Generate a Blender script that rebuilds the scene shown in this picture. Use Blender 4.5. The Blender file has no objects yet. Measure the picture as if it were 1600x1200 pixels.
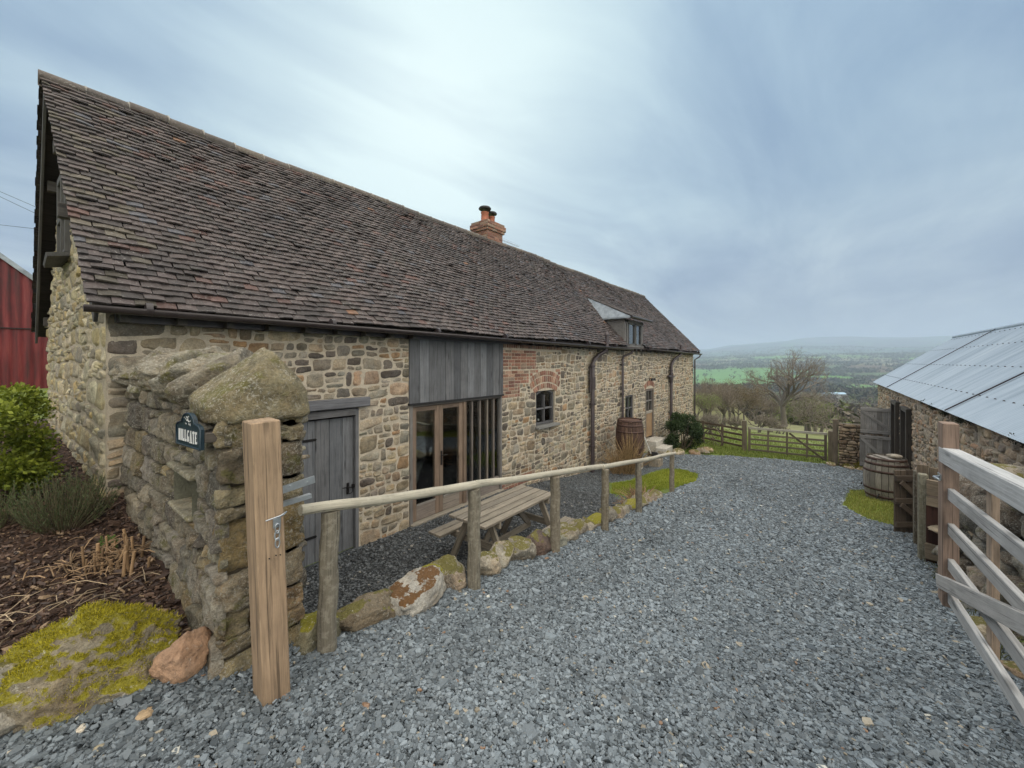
import bpy, math, random
import numpy as np
from mathutils import Vector, Matrix, Euler

random.seed(7)
RNG = np.random.default_rng(7)
SC = bpy.context.scene
COL = SC.collection
C = 2.8            # camera height above the terrace (z = 0)
R = math.radians
R2 = math.sqrt(2)

def cj(c, a, b):
    k = random.uniform(a, b); return tuple(q * k for q in c)

# ------------------------------------------------------------------ noise
def _hash(ix, iy, iz, seed):
    n = (ix.astype(np.int64) * 374761393 + iy.astype(np.int64) * 668265263 + iz.astype(np.int64) * 2147483647 + seed * 1274126177) & 0xFFFFFFFF
    n = ((n ^ (n >> 13)) * 1274126177) & 0xFFFFFFFF
    n = (n ^ (n >> 16)) & 0xFFFFFF
    return n / float(0xFFFFFF)

def vnoise(P, seed=0):
    P = np.asarray(P, float)
    i = np.floor(P); f = P - i; f = f * f * (3 - 2 * f); i = i.astype(np.int64)
    r = 0
    for dx in (0, 1):
        wx = f[..., 0] if dx else 1 - f[..., 0]
        for dy in (0, 1):
            wy = f[..., 1] if dy else 1 - f[..., 1]
            for dz in (0, 1):
                wz = f[..., 2] if dz else 1 - f[..., 2]
                r = r + wx * wy * wz * _hash(i[..., 0] + dx, i[..., 1] + dy, i[..., 2] + dz, seed)
    return r * 2 - 1

def fbm(P, scale=1.0, octaves=3, seed=0):
    P = np.asarray(P, float) * scale
    a, s, t = 1.0, 0.0, 0.0
    for k in range(octaves):
        s = s + a * vnoise(P * (2.03 ** k) + 17.3 * k, seed + k); t += a; a *= .5
    return s / t

# ------------------------------------------------------------------ mesh collector
class M:
    def __init__(s):
        s.v = []; s.l = []; s.c = []; s.loops = []; s.sizes = []; s.sm = []; s.mi = []; s.n = 0
    def add(s, V, F, col=(.5, .5, .5), smooth=False, lc=None, mi=0):
        V = np.asarray(V, float).reshape(-1, 3)
        c = np.asarray(col, float)
        if c.ndim == 1: c = np.tile(c, (len(V), 1))
        s.v.append(V); s.c.append(c); s.l.append(V if lc is None else np.asarray(lc, float))
        if not isinstance(F, (list, tuple)) or (len(F) and not hasattr(F[0], '__len__')): F = [F]
        if len(F) and isinstance(F[0], np.ndarray) and F[0].ndim == 2:
            arrs = F
        else:
            by = {}
            for f in F: by.setdefault(len(f), []).append(list(f))
            arrs = [np.array(a) for a in by.values()]
        for a in arrs:
            s.loops.append((a + s.n).reshape(-1)); s.sizes.append(np.full(len(a), a.shape[1]))
            s.sm.append(np.full(len(a), smooth)); s.mi.append(np.full(len(a), mi))
        s.n += len(V)
        return s
    def box(s, c, size, rot=None, col=(.5, .5, .5), bev=0.0, taper=1.0, mi=0):
        hx, hy, hz = [q / 2 for q in size]
        base = np.array([[x, y, z] for z in (-1, 1) for y in (-1, 1) for x in (-1, 1)], float)
        if bev > 0:
            b = min(bev, hx * .9, hy * .9, hz * .9)
            V = []
            for sx, sy, sz in base:
                V += [[sx * hx, sy * (hy - b), sz * (hz - b)], [sx * (hx - b), sy * hy, sz * (hz - b)], [sx * (hx - b), sy * (hy - b), sz * hz]]
            V = np.array(V)
            I = lambda x, y, z, k: ((z > 0) * 4 + (y > 0) * 2 + (x > 0)) * 3 + k
            F = []
            for k in range(3):
                for sg in (-1, 1):
                    o = [(-1, -1), (1, -1), (1, 1), (-1, 1)]
                    f = []
                    for a, b2 in o:
                        t = [0, 0, 0]; t[k] = sg; t[(k + 1) % 3] = a; t[(k + 2) % 3] = b2
                        f.append(I(*t, k))
                    F.append(f if sg > 0 else f[::-1])
            for k in range(3):       # edges along axis k
                for a in (-1, 1):
                    for b2 in (-1, 1):
                        i, j = (k + 1) % 3, (k + 2) % 3
                        t0 = [0, 0, 0]; t1 = [0, 0, 0]; t0[k] = -1; t1[k] = 1
                        t0[i] = t1[i] = a; t0[j] = t1[j] = b2
                        f = [I(*t0, i), I(*t1, i), I(*t1, j), I(*t0, j)]
                        F.append(f if a * b2 < 0 else f[::-1])
            for sx in (-1, 1):
                for sy in (-1, 1):
                    for sz in (-1, 1):
                        f = [I(sx, sy, sz, 0), I(sx, sy, sz, 1), I(sx, sy, sz, 2)]
                        F.append(f if sx * sy * sz > 0 else f[::-1])
        else:
            V = base * np.array([hx, hy, hz])
            F = [[0, 2, 3, 1], [4, 5, 7, 6], [0, 1, 5, 4], [2, 6, 7, 3], [0, 4, 6, 2], [1, 3, 7, 5]]
        if taper != 1.0:
            m = V[:, 2] > 0; V[m, :2] *= taper
        order = np.argsort([-size[0], -size[1], -size[2]])
        lc = V[:, order] + RNG.random(3) * 40
        if rot is not None:
            V = V @ np.array(rot.to_matrix() if hasattr(rot, 'to_matrix') else rot).T
        s.add(V + np.array(c), F, col, False, lc, mi)
        return s
    def bar(s, a, b, w, t, col=(.5, .5, .5), bev=0.004, up=(0, 0, 1), mi=0):
        """rectangular bar from a to b; w = size along 'up', t = thickness across"""
        a = Vector(a); b = Vector(b); d = b - a; L = d.length; x = d.normalized()
        upv = Vector(up); y = upv.cross(x).normalized(); z = x.cross(y)
        m = Matrix((x, y, z)).transposed()
        s.box((a + b) / 2, (L, t, w), m, col, bev, mi=mi)
        return s
    def tube(s, pts, rad, n=8, col=(.5, .5, .5), cap=True, smooth=True, wob=0.0, mi=0):
        pts = [Vector(p) for p in pts]
        if not hasattr(rad, '__len__'): rad = [rad] * len(pts)
        t0 = (pts[1] - pts[0]).normalized()
        ref = Vector((0, 0, 1)) if abs(t0.z) < .9 else Vector((1, 0, 0))
        u = t0.cross(ref).normalized()
        V = []; Lc = []; acc = 0; off = RNG.random(3) * 40
        for i, p in enumerate(pts):
            t = (pts[min(i + 1, len(pts) - 1)] - pts[max(i - 1, 0)]).normalized()
            u = (u - t * u.dot(t)).normalized(); w = t.cross(u)
            if i: acc += (p - pts[i - 1]).length
            for k in range(n):
                a = 2 * math.pi * k / n; r = rad[i] * (1 + (random.uniform(-wob, wob) if wob else 0))
                V.append(p + u * (math.cos(a) * r) + w * (math.sin(a) * r))
                Lc.append((acc + off[0], math.cos(a) * rad[0] + off[1], math.sin(a) * rad[0] + off[2]))
        F = [[i * n + k, i * n + (k + 1) % n, (i + 1) * n + (k + 1) % n, (i + 1) * n + k] for i in range(len(pts) - 1) for k in range(n)]
        s.add([tuple(v) for v in V], F, col, smooth, Lc, mi)
        if cap:
            m = len(pts)
            e1 = V[:n]; e2 = V[(m - 1) * n:]
            s.add([tuple(v) for v in e1], [list(range(n))[::-1]], col, False, Lc[:n], mi)
            s.add([tuple(v) for v in e2], [list(range(n))], col, False, Lc[(m - 1) * n:], mi)
        return s
    def lathe(s, prof, c, n=24, col=(.5, .5, .5), smooth=True, mi=0, cap=True):
        """prof: list of (radius, z)"""
        V = [(c[0] + r * math.cos(2 * math.pi * k / n), c[1] + r * math.sin(2 * math.pi * k / n), c[2] + z) for r, z in prof for k in range(n)]
        F = [[i * n + k, i * n + (k + 1) % n, (i + 1) * n + (k + 1) % n, (i + 1) * n + k] for i in range(len(prof) - 1) for k in range(n)]
        lc = [(z, r * 6.283 * k / n, 0) for r, z in prof for k in range(n)]
        s.add(V, F, col, smooth, lc, mi)
        if cap:
            s.add(V[:n], [list(range(n))[::-1]], col, False, lc[:n], mi)
            s.add(V[-n:], [list(range(n))], col, False, lc[-n:], mi)
        return s
    def quad(s, a, b, c, d, col=(.5, .5, .5), mi=0):
        s.add([a, b, c, d], [[0, 1, 2, 3]], col, mi=mi); return s
    def prism(s, poly, off, col=(.5, .5, .5), mi=0):
        """planar polygon (list of 3D pts) extruded by vector off"""
        n = len(poly); P = [Vector(p) for p in poly]; Q = [p + Vector(off) for p in P]
        F = [list(range(n))[::-1], [n + i for i in range(n)]] + [[i, (i + 1) % n, n + (i + 1) % n, n + i] for i in range(n)]
        s.add([tuple(p) for p in P + Q], F, col, mi=mi); return s
    def arrays(s):
        return np.concatenate(s.v), np.concatenate(s.c), np.concatenate(s.l)

def mkmesh(name, mb, mats, origin):
    V, Cc, L = mb.arrays()
    V = V - np.array(origin)
    me = bpy.data.meshes.new(name)
    loops = np.concatenate(mb.loops).astype(np.int32); sizes = np.concatenate(mb.sizes).astype(np.int32)
    me.vertices.add(len(V)); me.vertices.foreach_set('co', V.astype(np.float32).ravel())
    me.loops.add(len(loops)); me.loops.foreach_set('vertex_index', loops)
    st = np.concatenate([[0], np.cumsum(sizes)[:-1]]).astype(np.int32)
    me.polygons.add(len(sizes)); me.polygons.foreach_set('loop_start', st)
    me.polygons.foreach_set('use_smooth', np.concatenate(mb.sm).astype(bool))
    if not isinstance(mats, (list, tuple)): mats = [mats]
    for m in mats: me.materials.append(m)
    me.polygons.foreach_set('material_index', np.concatenate(mb.mi).astype(np.int32))
    a = me.attributes.new('col', 'FLOAT_COLOR', 'POINT')
    a.data.foreach_set('color', np.concatenate([Cc, np.ones((len(Cc), 1))], 1).astype(np.float32).ravel())
    b = me.attributes.new('lc', 'FLOAT_VECTOR', 'POINT'); b.data.foreach_set('vector', L.astype(np.float32).ravel())
    me.update(calc_edges=True); me.validate()
    return me

def tagit(o, label=None, cat=None, group=None, kind=None):
    if label: o['label'] = label
    if cat: o['category'] = cat
    if group: o['group'] = group
    if kind: o['kind'] = kind
    return o

def thing(name, label, cat, loc, group=None):
    o = bpy.data.objects.new(name, None); COL.objects.link(o); o.location = loc; o.empty_display_size = .1
    return tagit(o, label, cat, group)

def world_loc(o):
    v = Vector((0, 0, 0))
    while o is not None: v += o.location; o = o.parent
    return v

def part(mb, name, mats, parent, label=None):
    me = mkmesh(name, mb, mats, world_loc(parent))
    o = bpy.data.objects.new(name, me); COL.objects.link(o); o.parent = parent
    if label: o['label'] = label
    return o

def solo(mb, name, mats, label=None, cat=None, group=None, kind=None, origin=None):
    V = np.concatenate(mb.v)
    if origin is None:
        lo = V.min(0); hi = V.max(0); origin = ((lo[0] + hi[0]) / 2, (lo[1] + hi[1]) / 2, lo[2])
    me = mkmesh(name, mb, mats, origin)
    o = bpy.data.objects.new(name, me); COL.objects.link(o); o.location = [float(q) for q in origin]
    return tagit(o, label, cat, group, kind)

def copy_tree(o, parent=None):
    c = o.copy(); COL.objects.link(c)
    if parent: c.parent = parent
    for ch in list(o.children): copy_tree(ch, c)
    return c

# ------------------------------------------------------------------ materials
class NT:
    def __init__(s, name):
        s.m = bpy.data.materials.new(name); s.m.use_nodes = True
        s.t = s.m.node_tree; s.t.nodes.clear()
        s.out = s.t.nodes.new('ShaderNodeOutputMaterial')
    def n(s, typ, ins=None, **props):
        nd = s.t.nodes.new(typ)
        for k, v in props.items(): setattr(nd, k, v)
        for k, v in (ins or {}).items():
            sock = nd.inputs[k]
            if hasattr(v, 'is_output') or isinstance(v, bpy.types.NodeSocket): s.t.links.new(v, sock)
            else: sock.default_value = v
        return nd
    def attr(s, name, out='Color'): return s.n('ShaderNodeAttribute', attribute_name=name).outputs[out]
    def noise(s, vec, scale, detail=3, rough=.55, out='Fac', dist=0.0):
        return s.n('ShaderNodeTexNoise', {'Vector': vec, 'Scale': scale, 'Detail': detail, 'Roughness': rough, 'Distortion': dist}).outputs[out]
    def voro(s, vec, scale, feature='F1', out='Distance', rnd=1.0):
        return s.n('ShaderNodeTexVoronoi', {'Vector': vec, 'Scale': scale, 'Randomness': rnd}, feature=feature).outputs[out]
    def ramp(s, fac, stops, interp='LINEAR'):
        nd = s.n('ShaderNodeValToRGB', {'Fac': fac}); cr = nd.color_ramp; cr.interpolation = interp
        while len(cr.elements) > 1: cr.elements.remove(cr.elements[-1])
        for i, (p, c) in enumerate(stops):
            e = cr.elements[0] if i == 0 else cr.elements.new(p)
            e.position = p; e.color = (c, c, c, 1) if not hasattr(c, '__len__') else (*c, 1)
        return nd.outputs['Color']
    def mix(s, fac, a, b, mode='MIX'):
        nd = s.t.nodes.new('ShaderNodeMix'); nd.data_type = 'RGBA'; nd.blend_type = mode
        for idx, v in ((0, fac), (6, a), (7, b)):
            if isinstance(v, bpy.types.NodeSocket): s.t.links.new(v, nd.inputs[idx])
            else: nd.inputs[idx].default_value = v if idx == 0 else ((*v, 1) if len(v) == 3 else v)
        return nd.outputs[2]
    def math(s, op, a, b=0.0, clamp=False):
        return s.n('ShaderNodeMath', {0: a, 1: b}, operation=op, use_clamp=clamp).outputs[0]
    def mapping(s, vec, scale=(1, 1, 1), loc=(0, 0, 0), rot=(0, 0, 0)):
        return s.n('ShaderNodeMapping', {'Vector': vec, 'Scale': scale, 'Location': loc, 'Rotation': rot}).outputs[0]
    def pos(s): return s.n('ShaderNodeNewGeometry').outputs['Position']
    def bump(s, h, dist=.01, strength=1.0, normal=None):
        ins = {'Height': h, 'Distance': dist, 'Strength': strength}
        if normal is not None: ins['Normal'] = normal
        return s.n('ShaderNodeBump', ins).outputs[0]
    def bsdf(s, col, rough=.8, normal=None, **kw):
        ins = {'Base Color': col if isinstance(col, bpy.types.NodeSocket) else (*col, 1), 'Roughness': rough}
        if normal is not None: ins['Normal'] = normal
        ins.update(kw)
        b = s.n('ShaderNodeBsdfPrincipled', ins)
        s.t.links.new(b.outputs[0], s.out.inputs[0]); return b

def mat_stone(name, lichen=.3, lthr=.60, var=.45, moss=0.0, bumpd=.012, scale=1.0, dark=0.0, lcol=(.62, .6, .53), mosscol=(.13, .15, .03), upmoss=0.0, dirt=.5):
    s = NT(name); p = s.pos(); c = s.attr('col')
    n1 = s.noise(p, 9 * scale, 5, .65); n2 = s.noise(p, 55 * scale, 4, .7)
    v = s.ramp(n1, [(.3, 1 - var), (.5, 1.0), (.72, 1 + var * .75)])
    c = s.mix(1.0, c, v, 'MULTIPLY')
    v2 = s.ramp(n2, [(.3, .62), (.5, 1.0), (.7, 1.3)])
    c = s.mix(.85, c, v2, 'MULTIPLY')
    c = s.mix(s.ramp(s.noise(p, 7 * scale, 4, .6), [(.45, 0.0), (.65, .45)]), c, s.mix(1, c, (1.15, 1.0, .8), 'MULTIPLY'))
    if dirt: # iron stain patches and dark weathering
        d = s.ramp(s.noise(p, 3.3 * scale, 4, .6), [(.5, 0.0), (.68, dirt)])
        c = s.mix(d, c, s.mix(1, c, (.62, .47, .33), 'MULTIPLY'))
    if moss:
        mm = s.ramp(s.noise(p, 4.1 * scale, 5, .7), [(.58 - .25 * moss, 0.0), (.66 - .2 * moss, .85)])
        mg = s.mix(s.noise(p, 30, 3), tuple(q * .5 for q in mosscol), tuple(q * 1.5 for q in mosscol))
        c = s.mix(mm, c, mg)
    if upmoss:
        nz = s.n('ShaderNodeSeparateXYZ', {0: s.n('ShaderNodeNewGeometry').outputs['Normal']}).outputs[2]
        k = s.math('ADD', s.math('MULTIPLY', nz, .55), s.noise(p, 5.5, 5, .7))
        mm = s.ramp(k, [(1.02 - .35 * upmoss, 0.0), (1.1 - .35 * upmoss, 1.0)])
        mg = s.mix(s.noise(p, 40, 4, .7), tuple(q * .45 for q in mosscol), tuple(q * 1.7 for q in mosscol))
        c = s.mix(mm, c, mg)
    if lichen:
        w = s.noise(p, 42 * scale, 6, .8); w2 = s.noise(p, 3.0 * scale, 3, .6)
        l = s.math('MULTIPLY', s.ramp(w, [(lthr - .06 * lichen, 0.0), (lthr + .04 - .05 * lichen, 1.0)]), s.ramp(w2, [(.55 - .3 * lichen, 0.0), (.7 - .2 * lichen, 1.0)]))
        c = s.mix(s.math('MULTIPLY', l, .75), c, lcol)
    h = s.math('ADD', s.math('MULTIPLY', n1, .7), s.math('MULTIPLY', n2, .35))
    h = s.math('ADD', h, s.math('MULTIPLY', s.noise(p, 160 * scale, 3, .7), .12))
    nb = s.bump(h, bumpd * 2.4)
    s.bsdf(c, .88, nb); return s.m

def mat_wood(name, tint=(1, 1, 1), grain=.5, rough=.78, bumpd=.003, lichen=0.0, knots=True):
    s = NT(name); l = s.attr('lc', 'Vector'); c = s.attr('col')
    g = s.noise(s.mapping(l, (1.5, 20, 20)), 1.6, 7, .7, dist=1.1)
    kn = s.ramp(s.voro(s.mapping(l, (1.6, 9, 9)), 1.0), [(.06, .45), (.16, 1.0)])
    c = s.mix(1, c, kn, 'MULTIPLY')
    ck = s.ramp(s.noise(s.mapping(l, (.9, 60, 60)), 1.2, 3, .5), [(.33, .35), (.37, 1.0)])
    c = s.mix(.8, c, ck, 'MULTIPLY')
    g2 = s.noise(s.mapping(l, (1.0, 90, 90)), 1.5, 4, .7)
    v = s.ramp(g, [(.28, 1 - grain), (.5, 1.0), (.75, 1 + grain * .6)])
    c = s.mix(1, c, v, 'MULTIPLY'); c = s.mix(.7, c, s.ramp(g2, [(.3, .68), (.55, 1.0), (.8, 1.15)]), 'MULTIPLY')
    bl = s.noise(s.pos(), 4.0, 4, .6)
    c = s.mix(.6, c, s.ramp(bl, [(.3, .72), (.55, 1.0), (.75, 1.2)]), 'MULTIPLY')
    c = s.mix(1, c, tint, 'MULTIPLY')
    if lichen:
        w = s.ramp(s.noise(s.pos(), 24, 6, .7), [(.52 - .1 * lichen, 0.0), (.6, .8)])
        c = s.mix(s.math('MULTIPLY', w, lichen), c, (.47, .45, .37))
    nb = s.bump(s.math('ADD', g, s.math('MULTIPLY', g2, .5)), bumpd)
    s.bsdf(c, rough, nb); return s.m

def mat_plain(name, col, rough=.6, metal=0.0, var=.15, scale=14, bumpd=.001, attr=False, spec=.5):
    s = NT(name); p = s.pos(); n = s.noise(p, scale, 4, .6)
    base = s.attr('col') if attr else s.mix(0, col, col)
    c = s.mix(1, base, s.ramp(n, [(.3, 1 - var), (.7, 1 + var)]), 'MULTIPLY')
    s.bsdf(c, rough, s.bump(s.noise(p, scale * 5, 3), bumpd), Metallic=metal, **{'Specular IOR Level': spec}); return s.m

def mat_leaf(name, transl=.25, rough=.55):
    s = NT(name); c = s.attr('col')
    b = s.n('ShaderNodeBsdfPrincipled', {'Base Color': c, 'Roughness': rough, 'Specular IOR Level': .35})
    t = s.n('ShaderNodeBsdfTranslucent', {'Color': c})
    m = s.n('ShaderNodeMixShader', {0: transl, 1: b.outputs[0], 2: t.outputs[0]})
    s.t.links.new(m.outputs[0], s.out.inputs[0]); return s.m

def mat_glass(name, tint=(.9, .93, .93)):
    s = NT(name)
    f = s.n('ShaderNodeFresnel', {'IOR': 1.52}).outputs[0]
    f = s.math('MULTIPLY', f, 1.7, True)
    t = s.n('ShaderNodeBsdfTransparent', {'Color': (*tint, 1)}).outputs[0]
    nb = s.bump(s.noise(s.pos(), 1.7, 2), .004)
    g = s.n('ShaderNodeBsdfGlossy', {'Color': (1, 1, 1, 1), 'Roughness': .015, 'Normal': nb}).outputs[0]
    m = s.n('ShaderNodeMixShader', {0: f, 1: t, 2: g})
    s.t.links.new(m.outputs[0], s.out.inputs[0]); return s.m

MT = {}
MT['stone'] = mat_stone('rubble_stone', lichen=.28, var=.4, dirt=.55)
MT['gablestone'] = mat_stone('gable_stone', lichen=.35, var=.45, dirt=.2, lcol=(.55, .5, .33))
MT['oldstone'] = mat_stone('weathered_garden_stone', lichen=.8, lthr=.575, var=.6, moss=.02, bumpd=.03, lcol=(.5, .47, .4), mosscol=(.15, .14, .04), dirt=.6, scale=1.6)
MT['capstone'] = mat_stone('coping_stone_material', lichen=.75, lthr=.58, var=.5, moss=.12, bumpd=.026, lcol=(.55, .53, .46), mosscol=(.16, .15, .04), scale=1.3)
MT['shedstone'] = mat_stone('outbuilding_stone', lichen=.25, var=.4, dirt=.3)
MT['rock'] = mat_stone('field_stone', lichen=.4, var=.4, bumpd=.014, upmoss=.2, mosscol=(.13, .115, .03))
MT['rockplain'] = mat_stone('bare_rock', lichen=.12, var=.35, bumpd=.012)
MT['mossrock'] = mat_stone('moss_rock', lichen=.45, var=.45, bumpd=.016, upmoss=.62, mosscol=(.22, .2, .02))
MT['rustmoss'] = mat_stone('rust_moss_rock', lichen=.55, var=.4, bumpd=.012, upmoss=.12, mosscol=(.12, .06, .02))
def _mortar():
    s = NT('lime_mortar'); p = s.pos()
    c = s.attr('col'); n = s.noise(p, 7, 5, .7); n2 = s.noise(p, 90, 4, .75)
    c = s.mix(1, c, s.ramp(n, [(.3, .7), (.6, 1.08)]), 'MULTIPLY')
    c = s.mix(.8, c, s.ramp(n2, [(.3, .7), (.7, 1.2)]), 'MULTIPLY')
    s.bsdf(c, .95, s.bump(s.math('ADD', n, n2), .012)); return s.m
MT['mortar'] = _mortar()
def _brick():
    s = NT('red_brick'); p = s.pos(); c = s.attr('col')
    c = s.mix(.9, c, s.ramp(s.noise(p, 30, 5, .7), [(.3, .6), (.7, 1.3)]), 'MULTIPLY')
    c = s.mix(s.ramp(s.noise(p, 12, 4, .7), [(.6, 0.0), (.72, .5)]), c, (.5, .45, .36))
    s.bsdf(c, .9, s.bump(s.noise(p, 60, 4, .7), .01)); return s.m
MT['brick'] = _brick()
def _tile():
    s = NT('clay_tile'); p = s.pos(); c = s.attr('col')
    c = s.mix(1, c, s.ramp(s.noise(p, 22, 5, .7), [(.3, .62), (.7, 1.3)]), 'MULTIPLY')
    big = s.ramp(s.noise(p, .9, 4, .6), [(.42, 0.0), (.62, 1.0)])
    c = s.mix(s.math('MULTIPLY', big, .55), c, s.mix(1, c, (.6, .62, .66), 'MULTIPLY'))
    gr = s.ramp(s.noise(p, 2.1, 4, .65), [(.6, 0.0), (.72, .5)])
    c = s.mix(gr, c, (.075, .07, .055))
    w = s.math('MULTIPLY', s.ramp(s.noise(p, 34, 6, .78), [(.57, 0.0), (.63, 1.0)]), s.ramp(s.noise(p, 1.7, 3, .6), [(.38, .2), (.62, 1.0)]))
    c = s.mix(s.math('MULTIPLY', w, .7), c, (.42, .41, .39))
    s.bsdf(c, .62, s.bump(s.noise(p, 70, 4, .7), .006), **{'Specular IOR Level': .42}); return s.m
MT['tile'] = _tile()
MT['greywood'] = mat_wood('weathered_grey_wood', grain=.42)
MT['oak'] = mat_wood('oak_wood', grain=.38, rough=.7)
MT['postwood'] = mat_wood('sawn_post_wood', grain=.5, rough=.75, bumpd=.003)
MT['roundwood'] = mat_wood('round_pole_wood', grain=.5, lichen=.35, bumpd=.006)
MT['railwood'] = mat_wood('bleached_rail_wood', grain=.28, lichen=.55, bumpd=.005)
MT['darkwood'] = mat_wood('dark_old_wood', grain=.5)
MT['gatewood'] = mat_wood('silvered_gate_wood', grain=.32, bumpd=.002)
MT['barkwood'] = mat_wood('bark', grain=.4, bumpd=.01)
MT['iron'] = mat_plain('black_iron', (.018, .017, .018), .45, .3, .3)
MT['gutter'] = mat_plain('brown_black_gutter', (.035, .028, .03), .38, .0, .2)
MT['pipe'] = mat_plain('dark_cast_pipe', (.06, .048, .052), .42, .0, .25)
MT['galv'] = mat_plain('galvanised_steel', (.5, .54, .58), .38, .85, .2)
MT['lead'] = mat_plain('lead_sheet', (.27, .31, .35), .5, .3, .3, 6)
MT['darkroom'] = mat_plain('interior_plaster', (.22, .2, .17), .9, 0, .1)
MT['glass'] = mat_glass('window_glass')
MT['leaf'] = mat_leaf('leaf')
MT['grass'] = mat_leaf('grass_blade', .3, .6)
MT['twig'] = mat_plain('twig', (.1, .08, .06), .9, attr=True, var=.2)
MT['straw'] = mat_plain('dry_stalk', (.4, .3, .18), .8, attr=True, var=.2)
MT['signplate'] = mat_plain('slate_blue_paint', (.012, .03, .045), .35, 0, .08)
MT['white'] = mat_plain('white_paint', (.78, .79, .78), .5, 0, .05)
MT['cream'] = mat_plain('cream_shade', (.62, .56, .42), .8, 0, .05)
MT['black_and_shade'] = mat_plain('black_plastic_and_shade', (.012, .012, .013), .5)
MT['terracotta'] = mat_plain('terracotta', (.36, .13, .075), .8, 0, .25, 12)
MT['concrete'] = mat_plain('pale_block', (.5, .48, .43), .9, 0, .2, 20, .004)
def _slate():
    s = NT('slate_chip'); c = s.attr('col'); p = s.pos()
    c = s.mix(.5, c, s.ramp(s.noise(p, 70, 3, .6), [(.3, .75), (.7, 1.2)]), 'MULTIPLY')
    s.bsdf(c, .5, s.bump(s.noise(p, 180, 3, .6), .0015), **{'Specular IOR Level': .5}); return s.m
MT['chip'] = _slate()
def _gravel(name, a, b, c2, sc=1.0, dark=1.0):
    s = NT(name); p = s.pos()
    v = s.n('ShaderNodeTexVoronoi', {'Vector': s.mapping(p, (1, 1, .4)), 'Scale': 34 * sc, 'Randomness': 1.0})
    sep = s.n('ShaderNodeSeparateColor', {0: v.outputs['Color']})
    c = s.ramp(sep.outputs[0], [(0.0, a), (.5, b), (.93, c2), (1.0, tuple(q * 1.5 for q in c2))])
    e = s.voro(s.mapping(p, (1, 1, .4)), 34 * sc, 'DISTANCE_TO_EDGE')
    c = s.mix(s.ramp(e, [(0.0, 1.0), (.12, 0.0)]), c, tuple(q * .12 for q in a))
    c = s.mix(.8, c, s.ramp(s.noise(p, 1.4, 5, .65), [(.35, .78), (.65, 1.15)]), 'MULTIPLY')
    h = s.math('ADD', s.math('MULTIPLY', sep.outputs[1], .6), s.ramp(e, [(0.0, 0.0), (.1, .5)]))
    s.bsdf(c, .6, s.bump(h, .02)); return s.m
MT['gravel'] = _gravel('slate_gravel', (.07, .084, .093), (.155, .182, .2), (.26, .3, .33))
MT['gravel2'] = _gravel('terrace_gravel', (.035, .04, .045), (.065, .073, .08), (.12, .13, .14), 1.2)
def _mulch():
    s = NT('bark_mulch'); p = s.pos()
    v = s.n('ShaderNodeTexVoronoi', {'Vector': s.mapping(p, (1, .5, 1), rot=(0, 0, .5)), 'Scale': 45, 'Randomness': 1.0})
    sep = s.n('ShaderNodeSeparateColor', {0: v.outputs['Color']})
    c = s.ramp(sep.outputs[0], [(0, (.022, .012, .009)), (.6, (.06, .034, .024)), (1.0, (.13, .08, .055))])
    s.bsdf(c, .9, s.bump(sep.outputs[1], .02)); return s.m
MT['mulch'] = _mulch()
def _grassground():
    s = NT('grass_ground'); p = s.pos(); c = s.attr('col')
    c = s.mix(.9, c, s.ramp(s.noise(p, .5, 5, .7), [(.35, .75), (.65, 1.25)]), 'MULTIPLY')
    c = s.mix(.8, c, s.ramp(s.noise(p, 22, 5, .75), [(.3, .6), (.7, 1.3)]), 'MULTIPLY')
    s.bsdf(c, .95, s.bump(s.noise(p, 30, 4, .7), .03)); return s.m
MT['ground'] = _grassground()
def _farfield():
    s = NT('far_fields'); p = s.pos(); c = s.attr('col')
    c = s.mix(.7, c, s.ramp(s.noise(p, .012, 6, .7), [(.35, .75), (.65, 1.2)]), 'MULTIPLY')
    s.bsdf(c, 1.0, **{'Specular IOR Level': .1}); return s.m
MT['far'] = _farfield()
def _redtin():
    s = NT('red_corrugated'); p = s.pos(); 
    n = s.noise(s.mapping(p, (6, 6, .5)), 1.2, 5, .65)
    c = s.ramp(n, [(.3, (.03, .006, .007)), (.48, (.11, .01, .013)), (.62, (.18, .022, .024)), (.78, (.22, .08, .06))])
    s.bsdf(c, .55, s.bump(n, .002)); return s.m
MT['redtin'] = _redtin()
def _tinroof():
    s = NT('grey_corrugated_roof'); p = s.pos()
    n = s.noise(s.mapping(p, (3.0, .4, .4)), 1.3, 5, .6)
    c = s.ramp(n, [(.28, (.21, .26, .31)), (.5, (.3, .36, .43)), (.7, (.37, .43, .49)), (.9, (.42, .45, .46))])
    s.bsdf(c, .42, s.bump(n, .001), Metallic=.35); return s.m
MT['tin'] = _tinroof()

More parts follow.
